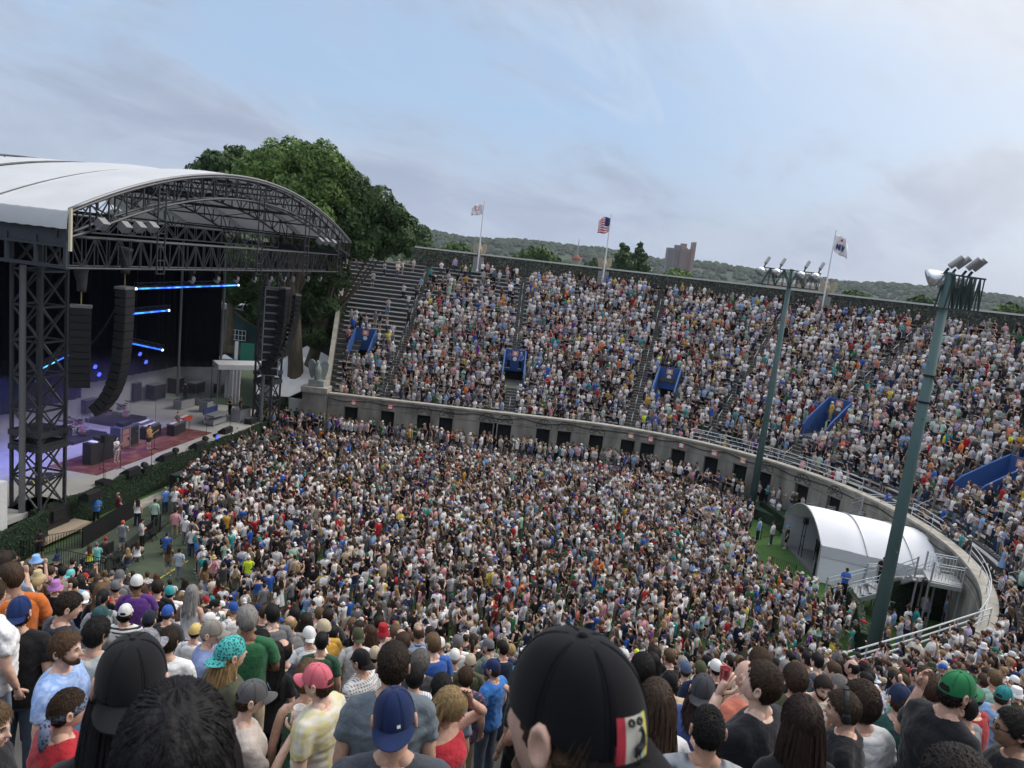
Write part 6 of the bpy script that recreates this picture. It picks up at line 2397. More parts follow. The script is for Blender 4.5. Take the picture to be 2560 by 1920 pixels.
# desk, racks and lamp stand inside
for lb, w, l, s, z, mt in (('black mixing desk inside the arched tent', .32, 1.1, (1.0, 2.6, .9), .45, m_blk), ('grey rack with metal edges at the near side of the arched tent', .12, 1.3, (.9, 1.0, 1.3), .65, m_case),
                           ('black screen on the desk inside the arched tent', .50, 1.0, (.12, .9, .55), 1.35, m_blk), ('dark flight case at the far side of the arched tent', .75, 2.2, (1.2, 1.4, 1.0), .5, m_blk)):
    c = tentp(w, l, .16)
    t = thing('equipment_case' if 'desk inside' not in lb else 'mixing_desk', lb, 'equipment', tuple(c))
    b = MB().box(c + [0, 0, z], s, math.atan2(tw_dir[1], tw_dir[0])).build('body', mt, t)
    for q in (-.3, 0, .3):
        MB().box(c + [0, 0, z + q * s[2]], (s[0] + .03, s[1] * .9, .05), math.atan2(tw_dir[1], tw_dir[0])).build('panel_strip', m_case, b)
c = tentp(.66, .5, .1)
t = thing('lamp_stand', 'tall black stand with a lamp in the mouth of the arched tent', 'stand', tuple(c))
for q in (-.25, .25):
    MB().tube([c + [0, q, 0], c + [0, q * .8, 2.4]], .03, 5).build('post', m_black, t)
for z in (.8, 1.5, 2.3):
    MB().bar(c + [0, -.24, z], c + [0, .24, z], .04).build('cross_bar', m_black, t)
MB().box(c + [0, 0, 2.6], (.3, .3, .4)).build('lamp', m_blk, t)


# ------------------------------------------------------------------ metal stairs from the stand to the floor
def stair(label, pts, w, zs, n1, sidev):
    """pts: bottom, mid landing start, mid landing end, top, deck end (xy); zs heights"""
    t = thing('metal_stair', label, 'staircase', (pts[0][0], pts[0][1], 0), 'metal stairs down to the floor')
    pts = [np.array([p[0], p[1], z]) for p, z in zip(pts, zs)]
    for a, b in zip(pts[:-1], pts[1:]):
        d = b - a; L = np.linalg.norm(d[:2]); h = d / np.linalg.norm(d)
        fl = np.array([d[0], d[1], 0]) / L
        n = np.array([-fl[1], fl[0], 0])
        slope = abs(d[2]) > .3
        if slope:
            k = max(3, int(abs(d[2]) / .19))
            for i in range(k):
                c = a + d * (i + .5) / k
                MB().box(c - [0, 0, .02], (L / k + .05, w, .04), math.atan2(fl[1], fl[0])).build('tread', m_alu2, t)
                MB().box(c - fl * L / k / 2 - [0, 0, .10], (.02, w * .98, .13), math.atan2(fl[1], fl[0])).build('riser', M('riser_dark', (.10, .10, .105), .5), t)
        else:
            c = (a + b) / 2
            MB().box(c - [0, 0, .06], (L + .2, w, .10), math.atan2(fl[1], fl[0])).build('landing', m_alu2, t)
        for s in (-1, 1):
            o = n * s * (w / 2 + .03)
            MB().bar(a + o - [0, 0, .16], b + o - [0, 0, .16], .22 if not slope else .26).build('stringer', m_alu2, t)
            mb = MB()
            for z in (1.05, .92 if not slope else .8):
                mb.tube([a + o + [0, 0, z], b + o + [0, 0, z]], .024, 6)
            mb.tube([a + o + [0, 0, .14], b + o + [0, 0, .14]], .018, 5)
            mb.build('handrail', m_rail, t)['kind'] = 'stuff'
            k = max(2, int(L / .16))
            bb = MB()
            for i in range(k + 1):
                c = a + d * i / k + o
                bb.bar(c + [0, 0, .12], c + [0, 0, .92], .018)
            bb.build('balusters', m_rail, t)['kind'] = 'stuff'
            for e in (a, b):
                MB().bar(e + o - [0, 0, .1], e + o + [0, 0, 1.12], .075).build('newel', m_alu2, t)
        for e in (a, b):
            if e[2] > .8:
                for s in (-1, 1):
                    MB().bar([*(e[:2] + n[:2] * s * w * .4), 0], e + n * s * w * .4 - [0, 0, .1], .08).build('support', m_alu2, t)
    return t


sb = gnd(2062, 1500, 0); lm0 = gnd(2190, 1468, 1.55); lm1 = gnd(2232, 1466, 1.55); tp0 = gnd(2318, 1440, 3.2); tp1 = gnd(2395, 1452, 3.3)
stair('silver metal staircase beside the near wall of the arched tent', [sb[:2], lm0[:2], lm1[:2], tp0[:2], tp1[:2]], 1.7, [.05, 1.55, 1.55, 3.25, 3.3], 8, 1)
sb = gnd(1985, 1292, .1); lm0 = gnd(2060, 1290, 1.4); lm1 = gnd(2105, 1298, 1.4); tp0 = gnd(2180, 1280, 3.3); tp1 = gnd(2232, 1282, 3.4)
stair('silver metal staircase behind the arched tent below the curved wall', [sb[:2], lm0[:2], lm1[:2], tp0[:2], tp1[:2]], 1.6, [.05, 1.4, 1.4, 3.3, 3.35], 8, 1)
hedge('hedge_wall', 'dark green hedge wall under the near metal staircase', [gnd(2195, 1560, 0), gnd(2290, 1540, 0), gnd(2395, 1560, 0)], 2.6, .3, 11, dens=70)
hedge('hedge_screen', 'dark green hedge screen along the floor left of the tall mast', [gnd(2150, 1640, 0), gnd(2140, 1560, 0), gnd(2105, 1510, 0)], 1.25, .35, 12, dens=90)
hedge('hedge_screen', 'dark green hedge screen between the mid mast and the arched tent', [gnd(1900, 1290, 0), gnd(1940, 1318, 0), gnd(1972, 1345, 0)], 1.25, .35, 13, dens=90)
# low planting beyond the tent
sl, fl_ = leaves([(at(2330, 1365, 48.0), .7), (at(2350, 1385, 46.5), .7), (at(2345, 1365, 48.5), .6)], 260, .12, 44)
t = thing('shrub', 'small leafy shrub between the arched tent and the concrete wall', 'shrub', tuple(at(2340, 1380, 47.5)))
MB().add(sl, fl_.tolist()).build('foliage', m_leafC, t)['kind'] = 'stuff'
MB().tube([at(2340, 1390, 47.5) * [1, 1, 0], at(2340, 1375, 47.5)], .08, 6).build('stem', MATS['bark'], t)
# front rail and wall of the near stand on the right
ra, rb, rc = gnd(2118, 1652, 4.85), gnd(2300, 1598, 4.85), gnd(2475, 1540, 4.85)
ra = ra + (ra - rb) * .02
t = thing('stand_rail', 'long silver pipe rail on the front edge of the near stand at the right', 'railing', tuple(ra * [1, 1, 0] + [0, 0, 3.9]))
for z in (0, .25, .52):
    MB().tube([ra + [0, 0, z - .15], rb + [0, 0, z - .15], rc + [0, 0, z - .15]], .035, 6).build('rail', m_rail, t)
for q in np.linspace(0, 1, 9):
    c = ra + (rb - ra) * q * 2 if q < .5 else rb + (rc - rb) * (q - .5) * 2
    MB().tube([c - [0, 0, .9], c + [0, 0, .38]], .03, 6).build('post', m_rail, t)
t = thing('stand_kerb', 'pale concrete kerb below the pipe rail of the near stand', 'kerb', tuple(ra * [1, 1, 0]))
mb = MB(); mb.loft(np.array([[c + [0, .18, -4.8], c + [0, -.30, -4.8], c + [0, -.30, -.62], c + [0, .18, -.62]] for c in (ra, rb, rc)])); mb.build('wall', m_conc, t)

# ------------------------------------------------------------------ barriers by the stage
m_bar = M('barrier_black', (.018, .018, .02), .45, .3)


def barrier(label, a, b, h=1.1, solid=False, grp='black crowd barriers'):
    a, b = np.asarray(a, float), np.asarray(b, float)
    t = thing('barrier', label, 'barrier', tuple(a), grp)
    d = b - a; L = np.linalg.norm(d)
    if solid:
        n = np.array([-d[1], d[0], 0]) / L
        mb = MB(); mb.loft(np.array([[a + n * .03, a - n * .03, a - n * .03 + [0, 0, h], a + n * .03 + [0, 0, h]], [b + n * .03, b - n * .03, b - n * .03 + [0, 0, h], b + n * .03 + [0, 0, h]]])); mb.build('panel', m_bar, t)
    else:
        mb = MB()
        k = int(L / .13)
        for i in range(k + 1):
            c = a + d * i / k
            mb.bar(c + [0, 0, .15], c + [0, 0, h - .05], .022)
        mb.build('bars', m_bar, t)['kind'] = 'stuff'
        for z in (.15, h):
            MB().tube([a + [0, 0, z], b + [0, 0, z]], .022, 6).build('rail', m_bar, t)
    for e in np.linspace(0, 1, max(2, int(L / 2.2) + 1)):
        c = a + d * e
        MB().bar(c, c + [0, 0, h + .02], .05).build('post', m_bar, t)


b0, b1, b2, b3 = gnd(52, 1402, 0), gnd(206, 1370, 0), gnd(333, 1292, 0), gnd(425, 1240, 0)
barrier('black barred barrier at the lower left in front of the hedge', b0, b1)
barrier('solid black barrier panel along the foot of the stage ledge', b1, b2, 1.15, True)
barrier('black barred gate around the wheelchair platform', gnd(142, 1424, 0), gnd(262, 1452, 0), 1.15)
barrier('black barred fence on the right side of the wheelchair platform', gnd(262, 1452, 0), gnd(400, 1330, 0), 1.1)
t = thing('platform', 'low dark green platform for wheelchair users beside the stage', 'platform', tuple(gnd(270, 1380)))
q = [gnd(150, 1420), gnd(262, 1448), gnd(420, 1310), gnd(335, 1300)]
mb = MB(); mb.loft(np.array([[p + [0, 0, .01] for p in q], [p + [0, 0, .14] for p in q]])); mb.build('deck', M('platform_green', (.045, .060, .045), .85, var=.2), t)
c = gnd(265, 1402, .14)
t = thing('wheelchair', 'black wheelchair on the platform beside the stage barrier', 'wheelchair', tuple(c))
for s in (-.3, .3):
    th = np.linspace(0, 2 * PI, 19)
    w_ = MB().tube([c + SEX * (.30 * np.cos(a)) + SEY * s + np.array([0, 0, .31 + .30 * np.sin(a)]) for a in th], .022, 5, cap=False).build('wheel', m_black, t)
    for a in np.linspace(0, PI, 5)[:-1]:
        MB().bar(c + SEY * s + SEX * .29 * math.cos(a) + [0, 0, .31 + .29 * math.sin(a)], c + SEY * s - SEX * .29 * math.cos(a) + [0, 0, .31 - .29 * math.sin(a)], .008).build('spoke', m_chrome, w_)
MB().box(c + [0, 0, .48], (.46, .46, .06), SROT).build('seat', m_black, t)
MB().box(c - SEX * .24 + [0, 0, .80], (.46, .05, .55), SROT).build('backrest', m_black, t)
for k, (px, py, col, lb) in enumerate([(300, 1438, m_black, 'black folding chair at the edge of the wheelchair platform'), (380, 1350, m_black, 'black folding chair behind the barred fence'), (345, 1400, m_black, 'black folding chair between the seated people by the stage'), (415, 1385, m_black, 'black folding chair holding a blue jacket')]):
    c = gnd(px, py, 0)
    t = thing('folding_chair', lb, 'chair', tuple(c), 'black folding chairs by the stage')
    MB().box(c + [0, 0, .44], (.45, .42, .04), SROT).build('seat', col, t)
    MB().box(c - SEX * -.22 + [0, 0, .75], (.45, .04, .35), SROT).build('backrest', col, t)
    for s in (-.2, .2):
        MB().bar(c + SEY * s + SEX * .2, c + SEY * s - SEX * .2 + [0, 0, .44], .03).build('leg', col, t)
        MB().bar(c + SEY * s - SEX * .2, c + SEY * s + SEX * .2 + [0, 0, .8], .03).build('leg', col, t)
barrier('thin black barrier round the mouth of the arched tent', gnd(1900, 1350, 0), gnd(1948, 1342, 0), 1.05)
barrier('thin black barrier along the near side of the bright turf', gnd(1925, 1430, 0), gnd(1985, 1452, 0), 1.05)

# ------------------------------------------------------------------ people: who stands where
SHIRT = {'white': (.70, .70, .71), 'black': (.012, .012, .014), 'navy': (.016, .026, .060), 'grey': (.15, .155, .165), 'pale grey': (.40, .40, .41), 'charcoal': (.045, .046, .050), 'light blue': (.22, .34, .54), 'blue': (.032, .10, .36), 'teal': (.03, .24, .25), 'green': (.025, .115, .05), 'olive': (.075, .080, .045), 'red': (.36, .022, .03), 'maroon': (.10, .014, .022), 'pink': (.55, .27, .30), 'coral': (.56, .18, .12), 'orange': (.58, .15, .03), 'mustard': (.42, .24, .035), 'yellow': (.58, .48, .07), 'beige': (.44, .36, .26), 'brown': (.11, .065, .042), 'purple': (.11, .04, .22), 'lavender': (.34, .30, .50), 'mint': (.32, .50, .41), 'cream': (.57, .51, .42), 'slate': (.085, .105, .135), 'sage': (.17, .22, .18)}
SW = {'white': 30, 'black': 21, 'navy': 9, 'grey': 8, 'charcoal': 8, 'pale grey': 5, 'light blue': 7, 'blue': 3, 'teal': 2, 'green': 2.2, 'olive': 2, 'red': 2, 'maroon': 2, 'pink': 3.6, 'coral': 1.4, 'orange': .8, 'mustard': 1, 'yellow': .9, 'beige': 3, 'brown': 1.5, 'purple': 1, 'lavender': 2, 'mint': 2, 'cream': 4, 'slate': 5, 'sage': 2}
SKINS = [(.58, .36, .275), (.51, .31, .23), (.40, .23, .16), (.21, .11, .07), (.64, .43, .34), (.55, .33, .25)]
HAIRS = {'black': (.008, .007, .007), 'dark brown': (.019, .012, .008), 'brown': (.045, .025, .014), 'light brown': (.10, .06, .032), 'blond': (.28, .19, .09), 'grey': (.21, .20, .19), 'auburn': (.075, .026, .012)}
CAPS = {'white': (.62, .62, .61), 'black': (.012, .012, .013), 'navy': (.014, .024, .065), 'grey': (.13, .13, .14), 'beige': (.40, .33, .24), 'red': (.36, .02, .03), 'green': (.02, .13, .06), 'blue': (.03, .09, .34), 'teal': (.03, .22, .24), 'olive': (.06, .065, .035)}
PANTS = [(.035, .05, .09), (.02, .025, .04), (.012, .012, .014), (.30, .25, .18), (.10, .12, .16), (.16, .20, .27), (.20, .20, .20), (.05, .05, .045)]
PMAT = {'body': m_skin, 'shirt': m_cloth, 'trousers': m_denim, 'shoes': m_shoe, 'hair': m_hair, 'cap': m_capcloth, 'brim': m_capcloth, 'button': m_capcloth, 'stitching': m_capcloth}
gp = np.random.default_rng(77)


def pick(d):
    k = list(d); w = np.array([d[x] for x in k], float)
    return k[gp.choice(len(k), p=w / w.sum())]


def c4(c):
    return (float(c[0]), float(c[1]), float(c[2]), 1.0)


def row_of(Y):
    return Y / ROW_D


def row_z(k, x=0.0):
    return Z0 + ROW_R * (NROW - k) + dz(ARC + CX - x)


HEROES = []
ARMS['upfore'] = ((.36, .06, 1.14), (.37, .16, 1.42), (0, .1, 1))
m_plaid = {}


def print_mat(name, kind, a, b, scale=1.0):
    m = bpy.data.materials.new(name)
    m.use_nodes = True
    nt = m.node_tree; bs = nt.nodes['Principled BSDF']; bs.inputs['Roughness'].default_value = .9
    tc = nt.nodes.new('ShaderNodeTexCoord')
    if kind == 'check':
        w1 = nt.nodes.new('ShaderNodeTexWave'); w1.inputs['Scale'].default_value = 3.2 * scale; w1.bands_direction = 'X'
        w2 = nt.nodes.new('ShaderNodeTexWave'); w2.inputs['Scale'].default_value = 3.2 * scale; w2.bands_direction = 'Z'
        for w in (w1, w2):
            nt.links.new(tc.outputs['Object'], w.inputs[0])
        f = nt.nodes.new('ShaderNodeMath'); f.operation = 'MULTIPLY'
        nt.links.new(w1.outputs[1], f.inputs[0]); nt.links.new(w2.outputs[1], f.inputs[1]); out = f.outputs[0]
    elif kind in ('stripe', 'pinstripe'):
        w1 = nt.nodes.new('ShaderNodeTexWave'); w1.inputs['Scale'].default_value = (7 if kind == 'stripe' else 12) * scale; w1.bands_direction = 'Z' if kind == 'stripe' else 'X'
        nt.links.new(tc.outputs['Object'], w1.inputs[0])
        f = nt.nodes.new('ShaderNodeMapRange'); f.inputs[1].default_value = .55 if kind == 'stripe' else .85; f.inputs[2].default_value = .65 if kind == 'stripe' else .92
        nt.links.new(w1.outputs[1], f.inputs[0]); out = f.outputs[0]
    elif kind == 'tiedye':
        n = nt.nodes.new('ShaderNodeTexNoise'); n.inputs['Scale'].default_value = 7 * scale; n.inputs['Distortion'].default_value = 2.5
        nt.links.new(tc.outputs['Object'], n.inputs[0])
        f = nt.nodes.new('ShaderNodeMapRange'); f.inputs[1].default_value = .42; f.inputs[2].default_value = .60
        nt.links.new(n.outputs[0], f.inputs[0]); out = f.outputs[0]
    else:
        v = nt.nodes.new('ShaderNodeTexVoronoi'); v.inputs['Scale'].default_value = 26 * scale
        if kind == 'motif':
            v.feature = 'F1'; v.inputs['Scale'].default_value = 48 * scale; v.inputs['Randomness'].default_value = .55
        n = nt.nodes.new('ShaderNodeTexNoise'); n.inputs['Scale'].default_value = 40 * scale
        mx = nt.nodes.new('ShaderNodeVectorMath'); mx.operation = 'MULTIPLY_ADD'
        nt.links.new(n.outputs[1], mx.inputs[0]); mx.inputs[1].default_value = (.02, .02, .02); nt.links.new(tc.outputs['Object'], mx.inputs[2])
        nt.links.new(tc.outputs['Object'], n.inputs[0]); nt.links.new(mx.outputs[0], v.inputs[0])
        f = nt.nodes.new('ShaderNodeMapRange'); f.inputs[1].default_value = .30; f.inputs[2].default_value = .42
        nt.links.new(v.outputs[0], f.inputs[0]); out = f.outputs[0]
    mxc = nt.nodes.new('ShaderNodeMix'); mxc.data_type = 'RGBA'
    nt.links.new(out, mxc.inputs[0]); mxc.inputs[6].default_value = c4(a); mxc.inputs[7].default_value = c4(b)
    nt.links.new(mxc.outputs[2], bs.inputs['Base Color'])
    return m


def strokes(mb, segs, o, ux, uz, n, size, w):
    """segs: (x0,z0,x1,z1) in units of size, on the plane o, ux, uz"""
    for x0, z0, x1, z1 in segs:
        p = o + ux * x0 * size + uz * z0 * size
        q = o + ux * x1 * size + uz * z1 * size
        d = (q - p); L = np.linalg.norm(d) + 1e-9
        s = np.cross(n, d / L) * w / 2
        e = d / L * w * .3
        mb.add([p - s - e, p + s - e, q + s + e, q - s + e, p - s - e + n * .003, p + s - e + n * .003, q + s + e + n * .003, q - s + e + n * .003], [(0, 3, 2, 1), (4, 5, 6, 7), (0, 1, 5, 4), (1, 2, 6, 5), (2, 3, 7, 6), (3, 0, 4, 7)])


def add_person(label, loc, rz, fig, col, sc=1.0, group=None, extra=None, tilt=None, mats=None, face=False, beard=None):
    """one person with clothing as parts"""
    t = local(thing('person', label, 'person', tuple(loc), group, rz, sc))
    P = figure(**fig)
    det = fig.get('det', 2)
    capo = None
    for n in ('body', 'shirt', 'trousers', 'shoes', 'hair', 'cap', 'brim', 'button', 'stitching'):
        if n not in P:
            continue
        q = P[n]
        if n == 'shirt' and det == 2:
            q = voxelise(q, 's', .018, 5)
            q.v = [cloth_wrinkle(q.v[0], fig.get('seed', 1), .046)]
        par = capo if n in ('brim', 'button', 'stitching') else t
        o = q.build(n, (mats or {}).get(n, PMAT[n]), par, smooth=True)
        if n == 'cap':
            capo = o
        key = 'cap' if n in ('brim', 'button', 'stitching') else n
        if n == 'stitching':
            o['kind'] = 'stuff'
        o.color = c4(col.get(key, (.4, .4, .4)))
    if face:
        for n, q in face_parts(fig.get('sex', 'm'), fig.get('head', (0, 0, 0))).items():
            o = q.build(n, {'eye': m_eye, 'iris': m_iris, 'eyebrow': m_hair, 'lips': m_skin}[n], t, smooth=True)
            if n in ('eyebrow', 'eye', 'iris'):
                o['kind'] = 'stuff'
            o.color = c4(col['hair'] if n == 'eyebrow' else np.array(col['body']) * np.array([.85, .55, .55]))
    if beard:
        o = beard_mesh(fig.get('sex', 'm'), fig.get('head', (0, 0, 0))).build('beard', m_hair, t, smooth=True)
        o.color = c4(beard)
    if extra:
        extra(t, fig)
    return t


def hero(label, px, py, w, rz, shirt, hair='short', hairc='dark brown', skin=0, cap=None, capc='black', wid=None, extra=None, mats=None, face=False, beard=None, **fig):
    cr_, sr_ = abs(math.cos(R(rz))), abs(math.sin(R(rz)))
    if wid is None:
        wid = math.hypot(.190 * cr_, .240 * sr_) if cap else math.hypot(.180 * cr_, .225 * sr_)
    r = ray(px, py)
    Y = FPX * wid / w * r[1]
    k = max(1, int(round(row_of(Y))))
    Y = min(max(Y, k * ROW_D - .38), k * ROW_D + .38)
    h = at(px, py, Y)
    hc = 1.655 if cap else 1.640
    s = (h[2] - row_z(k, h[0])) / hc
    HEROES.append((h[0], Y, px, py, w, k, s))
    s = min(1.06, max(.93, s))
    c, n_ = math.cos(R(rz)), math.sin(R(rz))
    o = rot_head(HO[None, :], *fig.get('head', (0, 0, 0)))[0]
    loc = np.array([h[0] - s * (o[0] * c - o[1] * n_), h[1] - s * (o[0] * n_ + o[1] * c), 0])
    loc[2] = row_z(k, h[0]) + min(.45, max(-.28, h[2] - row_z(k, h[0]) - hc * s))      # some stand on the bench
    fig.setdefault('det', 2 if w >= 40 else 1)
    fig.setdefault('seed', len(HEROES) + 1)
    if cap:
        fig['cap'] = cap
    fig['hair'] = hair
    col = {'body': SKINS[skin], 'shirt': SHIRT[shirt] if isinstance(shirt, str) else shirt, 'trousers': PANTS[len(HEROES) % 8], 'hair': HAIRS[hairc] if isinstance(hairc, str) else hairc, 'cap': CAPS[capc] if isinstance(capc, str) else capc}
    return add_person(label, loc, R(rz), fig, col, s, None, extra, mats=mats, face=face, beard=beard)


def glasses(dark=True):
    def f(t, fig):
        mb = MB()
        for s in (-1, 1):
            th = np.arange(12) * 2 * PI / 12
            c = HO + np.array([.033 * s, .100, .008])
            mb.loft(np.array([np.stack([c[0] + .025 * np.cos(th), c[1] + dy - .006 * np.abs(np.cos(th)), c[2] + .019 * np.sin(th)], -1) for dy in (0, .004)]))
            mb.tube([c + [.024 * s, 0, .004], HO + np.array([.078 * s, .06, .012]), HO + np.array([.082 * s, -.01, .012])], .0028, 5)
        mb.bar(HO + np.array([-.01, .102, .014]), HO + np.array([.01, .102, .014]), .004)
        mb.v = [rot_head(v, *fig.get('head', (0, 0, 0))) for v in mb.v]
        mb.build('glasses', m_glass_dark, t)
    return f


def crown_pt(az, el, off=.003, back=True):
    """point on a cap crown; az from the middle of its front panel, positive to the right when the cap is worn backwards"""
    a = PI / 2 + az
    ce = math.cos(el) ** .72
    p = np.array([.088 * ce * math.cos(a), .111 * ce * math.sin(a) + .004, .128 * math.sin(el) + .010]) * (1 + off / .1)
    if back:
        p = np.array([-p[0], -p[1] - .004, p[2]])
        p[2] += .10 * p[1]
    return HO + p


def cap_patch(t, fig, az, el, w, h, cols):
    n = len(cols)
    for i, (c, a, b) in enumerate(cols):
        u = np.linspace(a, b, 4)
        G = np.array([[crown_pt(az + (q - .5) * w / .1, el + (z - .5) * h / .12, .004) for q in u] for z in np.linspace(0, 1, 6)])
        G2 = np.array([[crown_pt(az + (q - .5) * w / .1, el + (z - .5) * h / .12, .0005) for q in u] for z in np.linspace(0, 1, 6)])
        mb = MB(); mb.grid(G, flip=False); mb.grid(G2, flip=True)
        mb.v = [rot_head(v, *fig.get('head', (0, 0, 0))) for v in mb.v]
        mb.build('patch', M('patch_%s' % c[0], c[1], .7), t, smooth=True)


def bird_patch(az):
    def f(t, fig):
        cap_patch(t, fig, az, .27, .062, .060, [(('red', (.42, .03, .05)), 0, .24), (('cream', (.55, .53, .46)), .24, .70), (('mint', (.30, .45, .42)), .70, .84), (('yellow', (.55, .48, .12)), .84, 1)])
        P = lambda x, z: crown_pt(az + (x - .5) * .62, .27 + (z - .5) * .50, .009)
        mb = MB()
        mb.tube([P(.42, .22), P(.52, .36), P(.66, .44), P(.70, .60), P(.64, .74), P(.54, .70)], [.002, .006, .005, .003, .003, .001], 6)
        for x in (.50, .58):
            mb.tube([P(x, .34), P(x - .03, .06)], .0012, 4)
        for x in (.34, .60):
            mb.tube([P(x + .07 * math.cos(a), .88 + .06 * math.sin(a)) for a in np.linspace(0, 2 * PI, 9)], .0022, 5)
        mb.v = [rot_head(v, *fig.get('head', (0, 0, 0))) for v in mb.v]
        mb.build('bird_print', m_black, t)
    return f


def small_label(az, el, w, h, col, backcap=True):
    def f(t, fig):
        # on the forward-turned front panel of a cap worn backwards
        cap_patch(t, fig, az, el, w, h, [(col, 0, 1)])
    return f


def ny_mark(t, fig):
    o = crown_pt(0, .42, .010, False)
    ux = np.array([-1.0, 0, 0]); uz = np.array([0, -.45, .9]); n = np.array([0, .9, .45])
    mb = MB()
    strokes(mb, [(-.5, -.6, -.5, .5), (-.5, .5, .4, -.6), (.4, -.6, .4, .5), (-.45, .75, 0, .1), (.5, .75, 0, .1), (0, .1, 0, -.8)], o, ux, uz, n, .030, .007)
    mb.v = [rot_head(v, *fig.get('head', (0, 0, 0))) for v in mb.v]
    mb.build('cap_mark', M('mark_blue', (.30, .42, .60), .7), t)


def headphones(t, fig):
    mb = MB()
    th = np.linspace(-.12, PI + .12, 15)
    mb.tube([HO + np.array([.094 * math.cos(a), -.012, .150 * math.sin(a)]) for a in th], .014, 8, flat=1.4)
    for s in (-1, 1):
        mb.ell(HO + np.array([.093 * s, -.012, -.005]), (.020, .036, .044), 10, 7)
    for k in range(4):
        a = .6 + .35 * k
        mb.box(HO + np.array([.100 * math.cos(a), -.012, .158 * math.sin(a)]), (.018, .03, .018))
    mb.v = [rot_head(v, *fig.get('head', (0, 0, 0))) for v in mb.v]
    mb.build('headset', m_blk, t)
    c = MB(); c.tube([(.10 + .004 * math.cos(k), .02 + .004 * math.sin(k), 1.52 - .011 * k) for k in range(30)], .004, 5); c.build('coiled_lead', m_blk, t)


def bandana(t, fig):
    n = 28
    a = np.arange(n) * 2 * PI / n
    mb = MB()
    R_ = []
    for z, o in ((-.008, .004), (.012, .009), (.034, .009), (.050, .003)):
        zz = z - .16 * 0
        rr = np.sqrt(max(0, 1 - (z / .122) ** 2))
        R_.append(np.stack([(.080 * rr + o) * np.cos(a), (.102 * rr + o) * np.sin(a), z + .020 * np.sin(a) + .002 * np.sin(7 * a)], -1) + HO)
    mb.loft(np.array(R_), cap=False)
    limb(mb, [HO + [.02, -.105, -.01], HO + [.05, -.135, -.02], HO + [.075, -.15, -.09], HO + [.06, -.16, -.17]], [.016, .028, .034, .01], 8, 7, flat=.4)
    limb(mb, [HO + [.01, -.105, -.012], HO + [.0, -.14, -.05], HO + [.03, -.15, -.14]], [.016, .030, .01], 8, 6, flat=.4)
    mb.v = [rot_head(v, *fig.get('head', (0, 0, 0))) for v in mb.v]
    mb.build('bandana', print_mat('bandana_print', 'motif', (.010, .016, .05), (.14, .17, .26), .9), t, smooth=True)


def overshirt(col):
    def f(t, fig):
        mb = MB()
        T = np.array(TORSO_M)[1:7].copy(); T[:, 3] += .036; T[:, 4] += .034
        n = 26
        a = np.linspace(PI / 2 + .42, PI / 2 - .42 + 2 * PI, n)
        d = catmull(T, 14)
        mb.grid(np.array([np.stack([s[0] + s[3] * np.cos(a), s[1] + s[4] * np.sin(a), s[2] + 0 * a], -1) for s in d]))
        for s in (-1, 1):
            e, w, dd = ARMS['down']
            limb(mb, [(.10 * s, -.012, 1.40), (.175 * s, -.012, 1.405), (e[0] * s, e[1], e[2]), (w[0] * s, w[1], w[2] + .1)], [.07, .085, .070, .058], 12, 10)
        mb.build('overshirt', M('overshirt_%d' % int(col[0] * 100), col, .9, var=.1, scale=8, bump=.4, bscale=14), t, smooth=True)
    return f


def cup_in(hand_pose, side, col=(.75, .76, .78)):
    def f(t, fig):
        e, w, d = ARMS[hand_pose]
        p = np.array([w[0] * side, w[1], w[2]]) + np.array(d) * np.array([side, 1, 1]) * .085
        b = MB().lathe([(.030, -.05), (.034, 0), (.040, .07), (.042, .072), (.037, .068), (.030, -.04)], p + [0, .02, .03], n=16).build('cup', M('clear_cup', (.78, .80, .82), .12, alpha=.45), None, smooth=True)
        b.parent = t
    return f


def held_cup(t, fig, pose, side, label, mat, r=.04, h=.12):
    """a cup that the person holds: a thing of its own"""
    e, w, d = ARMS[pose]
    sc = t.scale[0]
    p = np.array([w[0] * side, w[1], w[2]]) + np.array(d) / np.linalg.norm(d) * np.array([side, 1, 1]) * .105 + np.array([0, .02, 0])
    c, s = math.cos(t.rotation_euler[2]), math.sin(t.rotation_euler[2])
    g_ = np.array(t.location) + sc * np.array([p[0] * c - p[1] * s, p[0] * s + p[1] * c, p[2]])
    o = MB().lathe([(r * .72, -h / 2), (r * .8, -h / 4), (r, h / 2), (r * 1.04, h / 2 + .003), (r * .94, h / 2 - .002), (r * .7, -h / 2 + .008)], g_, n=16).build('cup', mat, None, smooth=True)
    return tag(o, label, 'cup')


m_cup = M('clear_cup', (.80, .82, .84), .12, alpha=.42)
W_ = 'white'
m_tealcap = print_mat('teal_motif', 'motif', (.015, .05, .06), (.06, .40, .38), 1.0)
m_bluepr = print_mat('blue_mottle', 'tiedye', (.22, .36, .66), (.38, .50, .78), 1.6)
m_floral = print_mat('dark_floral', 'blot', (.30, .09, .11), (.03, .04, .08), 1.1)
m_aztec = print_mat('white_geometric', 'check', (.62, .61, .60), (.06, .06, .07), 3.2)
m_flan = print_mat('grey_flannel', 'check', (.26, .27, .29), (.03, .035, .045), 1.6)
m_ytie = print_mat('pale_tie_dye', 'tiedye', (.60, .58, .52), (.55, .50, .24), .7)
m_stripe = print_mat('black_white_stripe', 'stripe', (.60, .59, .57), (.02, .02, .025), 1.0)
m_pin = print_mat('white_blue_line', 'pinstripe', (.60, .61, .63), (.12, .18, .36), 1.0)
m_floralW = print_mat('white_floral', 'blot', (.58, .57, .56), (.16, .16, .18), 1.0)
m_greytie = print_mat('grey_tie_dye_cap', 'tiedye', (.26, .26, .29), (.13, .13, .145), 1.6)
m_rainb = print_mat('tie_dye_hat', 'tiedye', (.50, .10, .28), (.22, .20, .50), 2.0)

